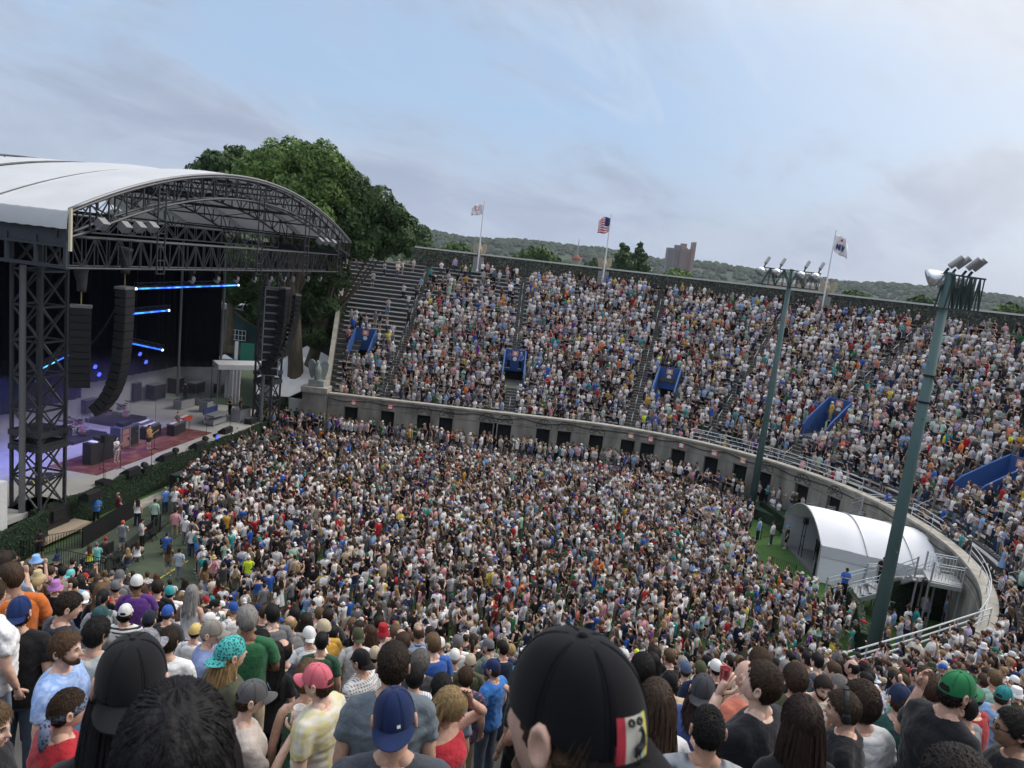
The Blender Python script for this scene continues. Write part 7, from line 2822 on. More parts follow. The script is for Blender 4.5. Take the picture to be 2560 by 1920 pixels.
# ---- the people nearest the viewer, each as in the photograph
hero('man close up in a backwards black cap with a striped bird patch, lower middle', 1433, 1765, 358, 42, 'black', 'bob', 'brown', 0, 'base', (.006, .006, .008), back_cap=True, hair_len=.30, extra=bird_patch(-.13), head=(.05, -.06, .03), fine=True)
hero('person close up at lower left in a backwards black cap over loose black hair', 330, 1690, 190, 20, 'black', 'long', (.010, .009, .011), 0, 'base', (.010, .010, .012), sex='f', back_cap=True, hair_len=.55, fine=True)
hero('person cut off by the bottom left edge whose tousled black hair fills the foreground', 436, 1888, 372, 25, 'black', 'long', (.009, .008, .009), 0, sex='f', hair_len=.5, fine=True, wid=.27)
hero('man in a backwards navy flat-brimmed cap with tiny white label and dark grey tee', 988, 1785, 122, 8, (.055, .060, .075), 'buzz', 'dark brown', 1, 'tall', (.012, .022, .072), back_cap=True, head=(-.05, -.08, -.12), extra=small_label(.30, .26, .016, .012, ('white', (.7, .7, .7))))
hero('tall man with a high faded haircut in a blue grey tee', 982, 1664, 79, 10, (.115, .14, .165), 'fade', 'dark brown', 1, fat=1.12)
hero('man in a salmon pink cap facing left in a pale tie dye tee', 794, 1722, 92, 72, 'cream', 'short', 'brown', 4, 'base', (.56, .13, .17), mats={'shirt': m_ytie})
t_ = hero('woman in a dark grey cap with pale blue letters holding up a clear cup', 627, 1738, 88, -62, (.50, .44, .40), 'short', 'brown', 4, 'base', (.085, .085, .092), sex='f', arms=('phone', 'down'), extra=ny_mark, head=(.1, -.05, 0), face=True)
held_cup(t_, None, 'phone', 1, 'clear plastic cup held by the woman in the dark grey cap', m_cup)
hero('woman with shoulder length brown hair in a green tank top behind the pink cap', 770, 1690, 64, 15, (.045, .115, .075), 'bob', 'light brown', 0, sex='f', top='tank')
hero('blond woman turned to the viewer with a hand on her forehead, red strap top', 1122, 1812, 84, -122, (.42, .03, .045), 'long', 'blond', 5, sex='f', top='tank', arms=('down', 'head'), head=(.12, -.12, .06), hair_len=.30, face=True)
hero('man with receding black hair in a slate blue tee behind the blond woman', 1104, 1722, 57, 12, (.13, .16, .21), 'short', 'black', 1, fat=1.1)
hero('man with a thick brown beard in profile facing right in a light blue mottled shirt', 164, 1622, 84, -84, 'light blue', 'short', (.075, .042, .022), 4, mats={'shirt': m_bluepr}, beard=(.06, .030, .015), face=True, fat=1.1)
hero('man in a backwards navy cap over curly black hair, black tee, at the left edge', 49, 1524, 60, 12, 'black', 'curly', 'black', 0, 'base', (.014, .028, .10), back_cap=True)
hero('tall man with thick dark brown hair looking down to the right in a navy tee', 170, 1514, 60, -40, (.022, .028, .042), 'fade', 'dark brown', 0, head=(-.2, -.25, 0), fat=1.1)
hero('man with neat black hair in a pale grey green tee', 241, 1583, 62, -12, (.42, .45, .43), 'short', 'black', 1)
hero('person in a mottled grey cap just behind the loose black hair', 361, 1610, 74, -30, 'black', 'short', 'brown', 0, 'base', (.22, .22, .24), mats={'cap': m_greytie, 'brim': m_greytie, 'button': m_greytie})
hero('man with short dark hair and a thin neck chain in a plain white tee', 421, 1602, 52, 5, 'white', 'short', 'dark brown', 0)
hero('older man in a grey trucker cap and glasses facing right in a blue polo shirt', 528, 1577, 64, -78, (.18, .24, .44), 'buzz', 'grey', 0, 'base', (.23, .21, .19), top='polo', extra=glasses(), face=True)
hero('person in a backwards teal patterned cap with long wavy blond hair and olive shirt', 578, 1628, 78, -42, (.065, .070, .045), 'longwave', (.25, .165, .075), 0, 'base', (.05, .35, .34), sex='m', back_cap=True, hair_len=.34, mats={'cap': m_tealcap, 'brim': m_tealcap})
hero('man with cropped brown hair and a navy bandana tied behind, in a red shirt', 168, 1772, 90, -38, (.36, .02, .03), 'buzz', (.035, .02, .012), 0, extra=bandana, fat=1.1)
hero('woman with pinned up light brown hair, face cut by the lower left edge', -30, 1815, 124, -88, 'black', 'bun', 'light brown', 4, sex='f', face=True, head=(.0, -.18, 0))
hero('heavy man at the left edge in a loose white tee with his arm hanging down', -22, 1490, 62, -20, 'white', 'short', 'brown', 0, fat=1.15)
hero('brown skinned man with a shaved head and glasses behind the bearded man', 222, 1690, 50, -25, 'sage', 'buzz', (.03, .02, .015), 2, extra=glasses())
hero('man with balding dark hair in a navy tee right of the long dark hair', 707, 1626, 47, 25, (.018, .022, .035), 'bald', 'black', 1)
hero('man with dense curly black hair in a teal tee', 650, 1606, 41, 0, 'teal', 'curly', 'black', 1)
hero('woman with long straight dark brown hair behind the dark grey cap', 642, 1690, 46, 10, 'charcoal', 'long', (.028, .015, .010), 0, sex='f', hair_len=.42)
hero('woman with long black hair beside the balding man', 684, 1676, 46, 5, 'black', 'long', 'black', 0, sex='f', hair_len=.42)
hero('man with upright black hair in a dark green tee with grey sleeves', 804, 1605, 38, 8, (.03, .075, .048), 'fade', 'black', 1)
hero('man in a backwards black cap and sunglasses facing left, white geometric print shirt', 900, 1666, 58, 62, 'white', 'buzz', 'dark brown', 1, 'base', 'black', back_cap=True, mats={'shirt': m_aztec}, extra=glasses())
hero('person in a beige cap between the black cap and the tall fade haircut', 938, 1636, 37, 15, 'black', 'short', 'brown', 0, 'base', 'beige')
hero('dark haired man in a white shirt with thin blue lines beside the fade haircut', 1036, 1692, 48, 10, 'white', 'short', 'black', 0, mats={'shirt': m_pin})
hero('person with frizzy grey hair behind the white lined shirt', 1050, 1655, 42, 0, 'charcoal', 'curly', (.13, .12, .11), 0)
hero('person in a dark green cap with a yellow emblem on the back', 1086, 1658, 36, 5, 'black', 'short', 'dark brown', 0, 'base', (.012, .055, .045), back_cap=True, det=2, extra=small_label(0, .30, .030, .022, ('gold', (.45, .33, .08))))
hero('person in a white cap with blond hair left of the huge black cap', 1137, 1640, 33, 10, 'black', 'bob', 'blond', 4, 'base', 'white', sex='f')
hero('person in a beige cap behind the floral shirt', 1176, 1653, 33, 0, 'olive', 'short', 'light brown', 0, 'base', 'beige')
hero('man with short brown hair in a dark red and navy floral shirt', 1165, 1693, 40, 0, 'maroon', 'short', 'brown', 0, mats={'shirt': m_floral})
hero('person in a navy cap and bright blue tee left of the huge black cap', 1232, 1680, 46, 55, (.04, .16, .46), 'short', 'brown', 1, 'base', (.02, .03, .09))
hero('person with long tangled brown hair in a white tee right of the huge black cap', 1640, 1752, 80, 12, 'white', 'longwave', (.04, .024, .016), 0, sex='f', hair_len=.36)
hero('man in a charcoal cap turned backwards with long dark red hair and a blue top', 1758, 1722, 70, -25, (.07, .10, .27), 'long', (.030, .016, .013), 0, 'base', (.045, .047, .055), back_cap=True, hair_len=.24)
hero('man with cropped black hair and big ears in a grey flannel shirt', 1769, 1822, 92, -5, 'grey', 'buzz', (.008, .007, .007), 2, mats={'shirt': m_flan}, fat=1.05)
hero('person with bushy curly black hair right of the huge black cap', 1606, 1672, 52, 0, 'black', 'curly', 'black', 1)
hero('person in a black knitted cap in a beige top', 1675, 1704, 43, 10, 'beige', 'short', 'black', 0, 'base', 'black')
hero('woman with long loose blond curls beside the man tipping a can', 1827, 1772, 52, 20, 'white', 'longwave', (.26, .19, .10), 4, sex='f', hair_len=.36)
t_ = hero('brown haired man in a black tee tipping back his head to drink from a can', 1903, 1713, 86, 42, (.014, .015, .020), 'fade', (.032, .019, .012), 4, arms=('down', 'mouth'), head=(.1, .22, 0), fat=1.1)
held_cup(t_, None, 'mouth', -1, 'red and silver drink can at the lips of the man in the black tee', M('can', (.40, .10, .11), .3, .6), .033, .12)
hero('man with slicked dark hair and sunglasses facing left behind the woman with brown hair', 1972, 1746, 58, 60, 'navy', 'short', 'black', 2, extra=glasses())
hero('woman seen from behind with long straight glossy dark brown hair', 2006, 1800, 118, 4, 'black', 'long', (.020, .010, .008), 0, sex='f', hair_len=.52, wid=.255)
hero('bearded man facing the viewer in an orange overshirt over a white tee', 2057, 1716, 40, 172, 'cream', 'short', 'dark brown', 4, beard=(.02, .011, .007), face=True, head=(.1, -.2, 0), extra=overshirt((.50, .16, .07)), det=2)
hero('man with cropped grey hair and glasses behind the headset', 2096, 1712, 40, 35, 'black', 'buzz', 'grey', 0, extra=glasses())
hero('man with a black two-way headset facing left in a black tee', 2108, 1772, 86, 66, (.012, .012, .015), 'short', (.035, .022, .014), 0, extra=headphones, face=True, fat=1.08, head=(.1, -.1, 0))
hero('man with thick curly brown hair in a white tee behind the headset', 2154, 1757, 66, 10, 'white', 'curly', (.030, .017, .011), 0)
hero('man in a lilac and white cap turned backwards', 2196, 1760, 40, -25, 'navy', 'short', 'brown', 0, 'base', (.36, .36, .50), back_cap=True)
hero('man in a navy mesh cap in a dark green and yellow jersey', 2250, 1744, 58, -8, (.022, .065, .062), 'short', 'brown', 0, 'base', (.016, .026, .060))
hero('man in a navy cap turned backwards in a teal tee', 2284, 1736, 40, 5, (.10, .24, .26), 'short', 'dark brown', 0, 'base', (.016, .030, .07), back_cap=True)
hero('burly man in a bright green cap and black polo shirt with one forearm raised', 2392, 1722, 92, -74, (.012, .012, .015), 'short', (.014, .010, .009), 1, 'base', (.022, .155, .060), top='polo', arms=('down', 'upfore'), extra=glasses(), beard=(.016, .011, .009), fat=1.22)
hero('man in a teal cap and glasses, light blue shirt, at the right edge', 2508, 1738, 46, -60, 'light blue', 'buzz', 'brown', 4, 'base', (.03, .20, .21), extra=glasses())
hero('dark haired man at the right edge facing left with glasses in a black tee', 2534, 1822, 84, 68, 'black', 'short', (.012, .009, .008), 2, extra=glasses(), arms=('down', 'drink'))
hero('person with wavy brown hair in a lavender top left of the green cap', 2331, 1722, 44, -10, 'lavender', 'curly', (.06, .036, .022), 4)
hero('person in a beige cap and dark glasses just left of the green cap', 2340, 1760, 38, -60, 'pink', 'short', 'brown', 4, 'base', (.38, .32, .26))
hero('person at the lower right whose dark hair just enters the bottom edge', 2392, 1985, 150, 10, 'black', 'short', (.014, .010, .009), 1)
hero('man in a white cap over curly black hair in a black and white striped shirt', 313, 1530, 37, 10, 'white', 'curly', 'black', 1, 'base', 'white', mats={'shirt': m_stripe}, det=2)
hero('man in a black cap turned backwards with a short beard looking right', 538, 1512, 32, -80, 'slate', 'buzz', 'brown', 4, 'base', 'black', back_cap=True, face=True, det=2)
hero('person in a white cap behind the grey trucker cap', 522, 1547, 34, -45, 'white', 'short', 'brown', 0, 'base', 'white')
hero('person in a yellow cap left of the grey trucker cap', 488, 1577, 34, 0, 'white', 'short', 'black', 0, 'base', (.55, .42, .16))
hero('person in a camouflage bucket hat above the teal patterned cap', 617, 1570, 32, 0, 'olive', 'short', 'brown', 0, 'bucket', (.17, .17, .11))
hero('person in a straw hat in the crowd at the lower left', 94, 1482, 24, 10, 'brown', 'short', 'brown', 0, 'bucket', (.45, .36, .20))
hero('person in a light blue bucket hat near the hedge at the lower left', 90, 1398, 21, 10, 'black', 'short', 'brown', 0, 'bucket', (.22, .40, .70))
hero('person in a turquoise cap turned backwards at the lower left', 177, 1436, 21, -20, 'cream', 'short', 'brown', 0, 'base', (.12, .50, .50), back_cap=True)
hero('person in a red and purple tie dye bucket hat at the lower left', 139, 1464, 26, 15, 'black', 'short', 'dark brown', 0, 'bucket', (.5, .15, .3), mats={'cap': m_rainb})
hero('person in a red cap at the lower left', 211, 1460, 18, 5, 'black', 'short', 'brown', 0, 'base', 'red')
hero('person in a royal blue cap left of the white tee', 418, 1538, 33, 10, 'charcoal', 'short', 'brown', 0, 'base', 'blue')
hero('person in a near black cap beside the royal blue cap', 373, 1547, 38, 5, 'black', 'short', 'black', 0, 'base', (.018, .022, .035))
hero('person in a dark teal cap behind the neat black hair', 249, 1538, 42, -15, 'grey', 'short', 'brown', 0, 'base', (.03, .075, .085))
hero('person in a slate blue cap with a small badge right of the huge black cap', 1714, 1672, 32, 0, 'charcoal', 'short', 'brown', 0, 'base', (.07, .10, .17))
hero('person in an olive cap right of the slate blue cap', 1751, 1672, 36, 5, 'navy', 'short', 'brown', 0, 'base', 'olive')
hero('person in a white mesh cap left of the man drinking', 1790, 1668, 32, 8, 'black', 'short', 'black', 1, 'base', 'white')
hero('bald man with a sunburnt scalp behind the man drinking', 1868, 1690, 60, 30, 'coral', None, 'brown', 0)
hero('person with tall tousled brown hair behind the man drinking', 1900, 1655, 42, 10, 'beige', 'curly', (.06, .035, .02), 0)
hero('man with dense curly brown hair above the dark sunglasses', 1988, 1698, 52, 5, 'olive', 'curly', (.04, .026, .018), 1)
hero('person in a bright yellow green cap right of the huge black cap', 1592, 1632, 17, 0, 'white', 'short', 'brown', 0, 'base', (.50, .55, .06))
hero('person in a bright red cap left of the huge black cap', 1273, 1636, 20, 20, 'grey', 'short', 'brown', 0, 'base', 'red')
N_HERO = len(HEROES)

# ---- shared figures for everyone else
COMBO = []


def combo(sex, arms, hair, cap=None, back=False, top='tee', bottom='trousers', legs='stand', head=(0, 0, 0), fat=1.0, desc=''):
    COMBO.append(dict(sex=sex, arms=arms, hair=hair, cap=cap, back_cap=back, top=top, bottom=bottom, legs=legs, head=head, fat=fat, det=1, hair_len=.34))


combo('m', ('down', 'down'), 'short')
combo('m', ('cross', 'cross'), 'short', head=(.3, -.1, 0))
combo('m', ('pocket', 'down'), 'fade', head=(-.3, 0, 0), fat=1.12)
combo('m', ('drink', 'down'), 'short', 'base', bottom='shorts')
combo('m', ('down', 'pocket'), 'short', 'base', True, head=(.2, -.1, 0))
combo('m', ('phone', 'down'), 'curly', bottom='shorts')
combo('m', ('cross', 'cross'), 'buzz', 'base', head=(.15, 0, 0), fat=1.15)
combo('m', ('behind', 'behind'), 'bald', top='polo', fat=1.2, bottom='shorts')
combo('f', ('down', 'cross'), 'long', top='tank', head=(.25, 0, 0))
combo('f', ('drink', 'down'), 'long', top='tee', bottom='shorts')
combo('f', ('cross', 'cross'), 'pony', top='tee', head=(-.3, -.1, 0))
combo('f', ('raise', 'down'), 'long', top='dress', bottom='skirt')
combo('f', ('phone', 'phone'), 'bob', top='tank', bottom='shorts')
combo('m', ('clap', 'clap'), 'short', head=(0, .1, 0), legs='step')
combo('f', ('hips', 'down'), 'bun', top='crop', legs='step')
combo('m', ('hips', 'down'), 'short', 'bucket', bottom='shorts')
combo('m', ('raise', 'raise'), 'short', 'base', True)
combo('m', ('clap', 'clap'), 'short', 'base', legs='sit', bottom='shorts')
combo('f', ('cross', 'cross'), 'long', legs='sit', top='tank')
HD = {'short': 'short', 'fade': 'swept up', 'curly': 'curly', 'buzz': 'cropped', 'bald': 'thinning', 'long': 'long', 'pony': 'ponytailed', 'bob': 'chin length', 'bun': 'pinned up'}
AD = {'cross': 'with arms folded', 'phone': 'holding a phone up', 'drink': 'with one hand raised to the chest', 'raise': 'with an arm in the air', 'clap': 'clapping', 'hips': 'with a hand on the hip', 'pocket': 'with a hand in a pocket', 'behind': 'with hands behind the back', 'down': ''}
TPL = []
for cb in COMBO:
    P = figure(**cb)
    TPL.append({n: q.mesh(n, PMAT[n], True) for n, q in P.items()})


def place(i, label, loc, rz, sc, col, group):
    t = bpy.data.objects.new('person', None)
    C.objects.link(t)
    t.location = loc; t.rotation_euler = (0, 0, rz); t.scale = (sc, sc, sc)
    t['label'] = label; t['category'] = 'person'
    if group:
        t['group'] = group
    capo = None
    for n, me in TPL[i].items():
        o = bpy.data.objects.new(n, me)
        C.objects.link(o)
        o.parent = capo if n in ('brim', 'button') else t
        if n == 'cap':
            capo = o
        o.color = c4(col.get('cap' if n in ('brim', 'button') else n, (.4, .4, .4)))
    return t


USED = set()


def rand_col(i):
    sn, hn, cn = pick(SW), list(HAIRS)[gp.choice(7, p=[.2, .3, .2, .1, .1, .06, .04])], list(CAPS)[gp.choice(10, p=[.26, .22, .16, .1, .09, .04, .04, .04, .02, .03])]
    sk = SKINS[gp.choice(6, p=[.25, .22, .14, .07, .16, .16])]
    j = lambda c: np.clip(np.array(c) * gp.uniform(.8, 1.15), .004, .72)
    return sn, hn, cn, {'shirt': j(SHIRT[sn]), 'hair': j(HAIRS[hn]), 'cap': j(CAPS[cn]), 'body': np.array(sk) * gp.uniform(.85, 1.05), 'trousers': PANTS[gp.integers(0, 8)]}


def describe(i, sn, hn, cn, where):
    cb = COMBO[i]
    w = 'woman' if cb['sex'] == 'f' else 'man'
    tp = {'tank': 'tank top', 'dress': 'dress', 'polo': 'polo shirt', 'crop': 'short top'}.get(cb['top'], 'tee')
    hd = ('%s %s' % (cn, 'bucket hat' if cb['cap'] == 'bucket' else 'cap' + (' turned backwards' if cb['back_cap'] else ''))) if cb['cap'] else '%s %s hair' % (HD[cb['hair']], hn)
    return '%s with %s, %s %s, %s' % (w, hd, sn, tp, where)


def stage_yaw(x, y, jit=.25):
    return math.atan2(52 - y, -27 - x) - PI / 2 + gp.normal() * jit


HX = [(h[0], h[1]) for h in HEROES]
cand = []
for k in range(6, 17):
    Y = k * ROW_D
    hw = .72 * Y + .5
    x = -hw + gp.uniform(0, .3)
    while x < hw:
        cand.append((x + gp.normal() * .05, Y + gp.normal() * .07, k))
        x += gp.uniform(.46, .58)


def to_px(p):
    q = np.asarray(p, float) - [0, 0, EYE]
    w = q @ FW; a = q @ R0 / w * FPX; b = q @ U0 / w * FPX
    return 1280 + a * math.cos(ROLL) + b * math.sin(ROLL), 960 + a * math.sin(ROLL) - b * math.cos(ROLL)


n_mid = 0
LIM = 300 - N_HERO - 52
mid_last = 0
for x, Y, k in cand:
    if n_mid >= LIM:
        break
    if any(abs(x - hx) < .40 and abs(Y - hy) < .55 for hx, hy in HX):
        continue
    z = row_z(k, x)
    px, py = to_px((x, Y, z + 1.64))
    if not (-25 < px < 2585):
        continue
    w = FPX * .19 / Y
    if any(h[1] > Y - .2 and abs(h[2] - px) < .66 * (w + h[4]) and -h[4] * .9 < py - h[3] < 1.3 * w + h[4] for h in HEROES):
        continue
    if k < 7 and gp.random() < .35:
        continue
    for _ in range(60):
        i = int(gp.choice(17, p=np.array([9, 6, 7, 6, 6, 3, 5, 3, 6, 5, 5, 1.2, 3, 2, 3, 2, .8]) / 73))
        sn, hn, cn, col = rand_col(i)
        where = 'in the %s near rows' % ('far left' if px < 430 else 'left' if px < 900 else 'middle' if px < 1650 else 'right' if px < 2150 else 'far right')
        lb = describe(i, sn, hn, cn, where)
        if lb not in USED and i not in (11, 16) or (_ > 55 and lb not in USED):
            break
    USED.add(lb)
    place(i, lb, (x, Y, z), stage_yaw(x, Y, .3) * .75, gp.uniform(.93, 1.07), col, 'people standing in the near stand')
    n_mid += 1
    mid_last = max(mid_last, k)
N_IND_Y = mid_last * ROW_D


# ---- people one can pick out elsewhere
def special(label, px, py, z, rz, shirt, i=0, pants=2, skin=0, hairc='dark brown', capc='black', sc=1.0, pos=None):
    p = gnd(px, py, z) if pos is None else np.asarray(pos, float)
    col = {'shirt': SHIRT[shirt] if isinstance(shirt, str) else shirt, 'hair': HAIRS[hairc], 'cap': CAPS[capc] if isinstance(capc, str) else capc, 'body': SKINS[skin], 'trousers': PANTS[pants] if isinstance(pants, int) else pants}
    SPECIAL.append(p)
    return place(i, label, tuple(p), R(rz), sc, col, None)


SPECIAL = []
LIME = (.52, .68, .02)
special('guard in a bright blue tee and black trousers on the ledge below the stage', 240, 1311, .02, -150, (.03, .18, .55), 6, 2, 3, capc='black')
special('guard in a maroon polo shirt standing beside the blue guard below the stage', 295, 1301, .02, 120, 'maroon', 7, 2, 0)
special('guard in a blue polo shirt at the far end of the stage hedge', 693, 1098, .02, -160, 'blue', 2, 2, 2)
special('guard in a black jacket pointing with an outstretched arm at the lower left hedge', 100, 1402, .02, -120, 'black', 3, 2, 3, capc='black')
special('man with an orange beanie in a grey tee and shorts on the wheelchair platform', 305, 1378, .16, 8, (.17, .18, .20), 3, (.13, .14, .17), 4, capc=(.55, .08, .03))
special('person in a red beanie sitting in the wheelchair on the platform', 0, 0, 0, 45, (.07, .05, .045), 17, 1, 3, capc='red', pos=gnd(263, 1402, .14) + [0, 0, -.42])
special('person in a turquoise tee sitting at the corner of the platform', 0, 0, 0, 30, (.14, .46, .46), 17, 4, 0, capc='grey', pos=gnd(240, 1418, .14) + [0, 0, -.42])
special('woman in a yellow top sitting on the platform beside the turquoise tee', 0, 0, 0, 60, (.50, .48, .06), 18, 0, 0, 'brown', pos=gnd(222, 1424, .14) + [0, 0, -.42])
special('woman in a white tee on a folding chair beside the platform', 0, 0, 0, 35, 'white', 18, 6, 0, 'brown', pos=gnd(342, 1412, 0) + [0, 0, -.40])
special('blond woman in a dark patterned top on the chair nearest the yellow line', 0, 0, 0, 50, 'navy', 18, 6, 4, 'blond', pos=gnd(318, 1432, 0) + [0, 0, -.40])
special('man in a white shirt bending over behind the barred fence', 352, 1372, .02, -60, 'pale grey', 1, 2, 1)
special('man with a blue jacket round his chair behind the barred fence', 0, 0, 0, 20, 'blue', 17, 0, 0, capc='navy', pos=gnd(415, 1390, 0) + [0, 0, -.40])
special('man in a bright blue tee leaning on the barrier at the first bass speaker', 412, 1285, .02, 60, (.10, .25, .62), 0, 0, 4, 'grey')
special('man in a mint shirt with his back turned near the first bass speaker', 385, 1318, .02, 10, 'mint', 0, 1, 0)
special('woman in a white tank top near the first bass speaker', 343, 1318, .02, 20, 'white', 8, 1, 0)
special('man in a pink tee behind the barred fence', 436, 1345, .02, 15, 'pink', 2, 3, 1)
special('man in a white tee standing right of the pink tee', 462, 1362, .02, -10, 'white', 4, 6, 0, capc='white')
special('man in a pale blue shirt and white trousers at the yellow line', 446, 1452, .01, 5, (.36, .42, .50), 0, 6, 0)
special('woman in a brown vest beside the pale blue shirt', 420, 1440, .01, 15, 'brown', 9, 6, 0)
special('woman in a mustard brown dress with a straw hat companion on the open court', 510, 1484, .01, 25, (.20, .11, .03), 11, 3, 0, 'black')
special('woman with a wide straw hat beside the mustard brown dress', 530, 1470, .01, -10, 'pink', 15, 1, 0, capc=(.46, .33, .16))
special('man in a charcoal tee and shorts on the open court', 555, 1490, .01, 20, 'charcoal', 5, 3, 0)
special('woman with long blond hair and light blue jeans on the open court', 585, 1506, .01, -15, (.09, .075, .05), 9, (.14, .22, .30), 0, 'blond')
special('man in a pale plaid shirt and light shorts beside the light blue jeans', 613, 1517, .01, 5, 'pale grey', 3, (.36, .34, .32), 0, capc='grey')
t22 = special('man in a pale grey jersey with the number 22 on his back', 725, 1515, .01, -5, 'pale grey', 0, 1, 1)
special('man in a dark navy tee in front of the number 22 jersey', 650, 1508, .01, 0, 'navy', 2, 1, 1)
special('steward in a fluorescent yellow tee on the floor left of the number 22 jersey', 618, 1470, .01, 20, LIME, 3, 2, 1, capc='white')
mb = MB()
for ox in (-.075, .075):
    strokes(mb, [(-.5, .9, -.2, 1), (-.2, 1, .3, 1), (.3, 1, .5, .75), (.5, .75, .4, .4), (.4, .4, -.5, -.6), (-.5, -.6, .55, -.6)], np.array([ox, -.155, 1.24]), np.array([1.0, 0, 0]), np.array([0, .0, 1.0]), np.array([0, -1.0, 0]), .105, .035)
o = mb.build('number_22', M('print_navy', (.012, .016, .05), .8), None); o.parent = t22


def on_stand(px, py):
    d = ray(px, py)
    for tt in np.arange(24, 130, .04):
        q = np.array([0, 0, EYE]) + d * tt
        if q[0] < CX:
            s, dd = q[0] - CX, q[1] - CY - RAD
        else:
            dd = math.hypot(q[0] - CX, q[1] - CY) - RAD
            s = RAD * (PI / 2 - math.atan2(q[1] - CY, q[0] - CX))
        if dd > 0 and q[2] < stand_z(dd) + .2:
            k = max(0, int((dd - .6) / ROW_D))
            return SP(s, .6 + ROW_D * k + .35, Z0 + ROW_R * k), s
    return q, 0


def spec_stand(label, px, py, shirt, i, pants=2, skin=0, hairc='dark brown', capc='black', turn=0.0):
    p, s = on_stand(px, py)
    return special(label, 0, 0, 0, math.degrees(stage_yaw(p[0], p[1], .1)) + turn, shirt, i, pants, skin, hairc, capc, pos=p)


spec_stand('steward in a fluorescent yellow jacket standing left of the middle blue stairwell', 1646, 915, LIME, 2, 2, 1)
spec_stand('steward in a fluorescent yellow vest at the foot of an aisle of the far stand', 1607, 1068, LIME, 13, 2, 1)
spec_stand('steward in a fluorescent yellow tee at the right edge of the far stand', 2518, 1130, LIME, 1, 2, 0)
spec_stand('person in a golden yellow tee beside the right hand blue stairwell', 2072, 1045, (.55, .33, .03), 4, 3, 1, capc='white')
spec_stand('staff member in royal blue left of the right hand blue stairwell', 2035, 1035, 'blue', 6, 2, 2, capc='black')
spec_stand('staff member in royal blue in the mouth of the second blue stairwell', 1272, 905, 'blue', 1, 2, 3)
spec_stand('staff member in royal blue right of the second blue stairwell', 1300, 915, (.05, .14, .45), 4, 2, 0, capc='beige')
spec_stand('man in a pale shirt with hands on his hips alone high in the emptiest section', 997, 672, 'pale grey', 7, 1, 0)
spec_stand('man in a blue shirt alone at the left end of the far stand', 862, 770, (.04, .22, .55), 0, 1, 1)
spec_stand('woman in an orange dress in the middle of the far stand', 1385, 850, 'coral', 11, 2, 0)
tst = special('staff member in a blue tee lettered across the back on the upper stair landing', 0, 0, 0, 20, 'blue', 2, 2, 2, pos=gnd(2212, 1285, 3.4) + [0, 0, 0])
mb = MB()
L5 = {'S': [(1, 1, 0, 1), (0, 1, 0, .5), (0, .5, 1, .5), (1, .5, 1, 0), (1, 0, 0, 0)], 'T': [(0, 1, 1, 1), (.5, 1, .5, 0)], 'A': [(0, 0, .5, 1), (.5, 1, 1, 0), (.2, .4, .8, .4)], 'F': [(0, 0, 0, 1), (0, 1, 1, 1), (0, .5, .8, .5)]}
for j, ch_ in enumerate('STAFF'):
    strokes(mb, L5[ch_], np.array([-.165 + j * .068, -.165, 1.26]), np.array([1.0, 0, 0]) * .55, np.array([0, 0, 1.0]), np.array([0, -1.0, 0]), .09, .018)
o = mb.build('staff_print', M('print_white', (.72, .72, .72), .8), None); o.parent = tst
special('guard in a bright blue polo shirt and black cap on the near metal stairs', 0, 0, 0, 170, (.03, .12, .46), 6, 2, 2, capc='black', pos=gnd(2105, 1490, .85))
special('person in black leaning on the landing rail of the near metal stairs', 0, 0, 0, 150, 'black', 1, 2, 2, pos=gnd(2198, 1462, 1.6))
special('person in a black tee at the mouth of the arched tent', 1962, 1372, .02, 70, 'black', 3, 2, 0, capc=(.1, .3, .45))
special('person in a white tee and white shoes beside the thin black barrier on the bright turf', 1926, 1362, .02, 60, 'white', 2, 0, 0)
special('man in a light blue tee at the edge of the bright turf', 1892, 1352, .02, 50, (.18, .34, .62), 0, 1, 0)
special('man in a white tee under the near metal stairs', 2228, 1545, .02, 60, 'white', 3, 1, 0, capc='black')
special('man in a black tee and white cap under the near metal stairs', 2255, 1548, .02, 110, 'black', 4, 2, 0, capc='white')
special('man in a white shirt against the dark hedge under the landing', 2303, 1555, .02, 120, 'white', 2, 2, 0)
special('man in a pale lilac shirt beside the white shirt under the landing', 2312, 1562, .02, 40, 'lavender', 9, 2, 0)
special('man in a brown shirt at the concrete end wall under the landing', 2350, 1548, .02, 150, 'brown', 1, 1, 1)
special('man in a light blue shirt at the concrete end wall under the landing', 2358, 1562, .02, 60, 'light blue', 2, 1, 1)
special('man in a white smock walking by the tall mast', 2258, 1590, .02, 20, 'white', 0, 2, 1)
# the band and the crew
special('bass player with long brown hair in a white tee on the near rug', 290, 1155, DECK + .02, -112, 'white', 9, (.30, .30, .34), 4, 'brown')
special('guitarist in a mustard shirt playing on the middle rug', 371, 1122, DECK + .02, -105, (.42, .24, .05), 5, 1, 4, 'dark brown')
special('keyboard player behind the stacked keyboards', 443, 1083, DECK + .02, -100, (.10, .08, .08), 2, 2, 4, 'brown')
special('drummer seated behind the near drum kit', 0, 0, 0, -95, 'charcoal', 17, 2, 4, capc='black', pos=gnd(172, 1086, DECK + .26) + [0, 0, -.40])
special('dark haired crew member standing behind the mixing desk', 574, 1040, DECK + .02, 150, 'black', 8, 2, 4, 'black')
special('crew member with fair curly hair beside the mixing desk', 600, 1042, DECK + .02, 120, 'brown', 5, 1, 4, 'blond')
special('crew member in black working among the cases at the back', 462, 1000, DECK + .02, 60, 'black', 1, 2, 4)
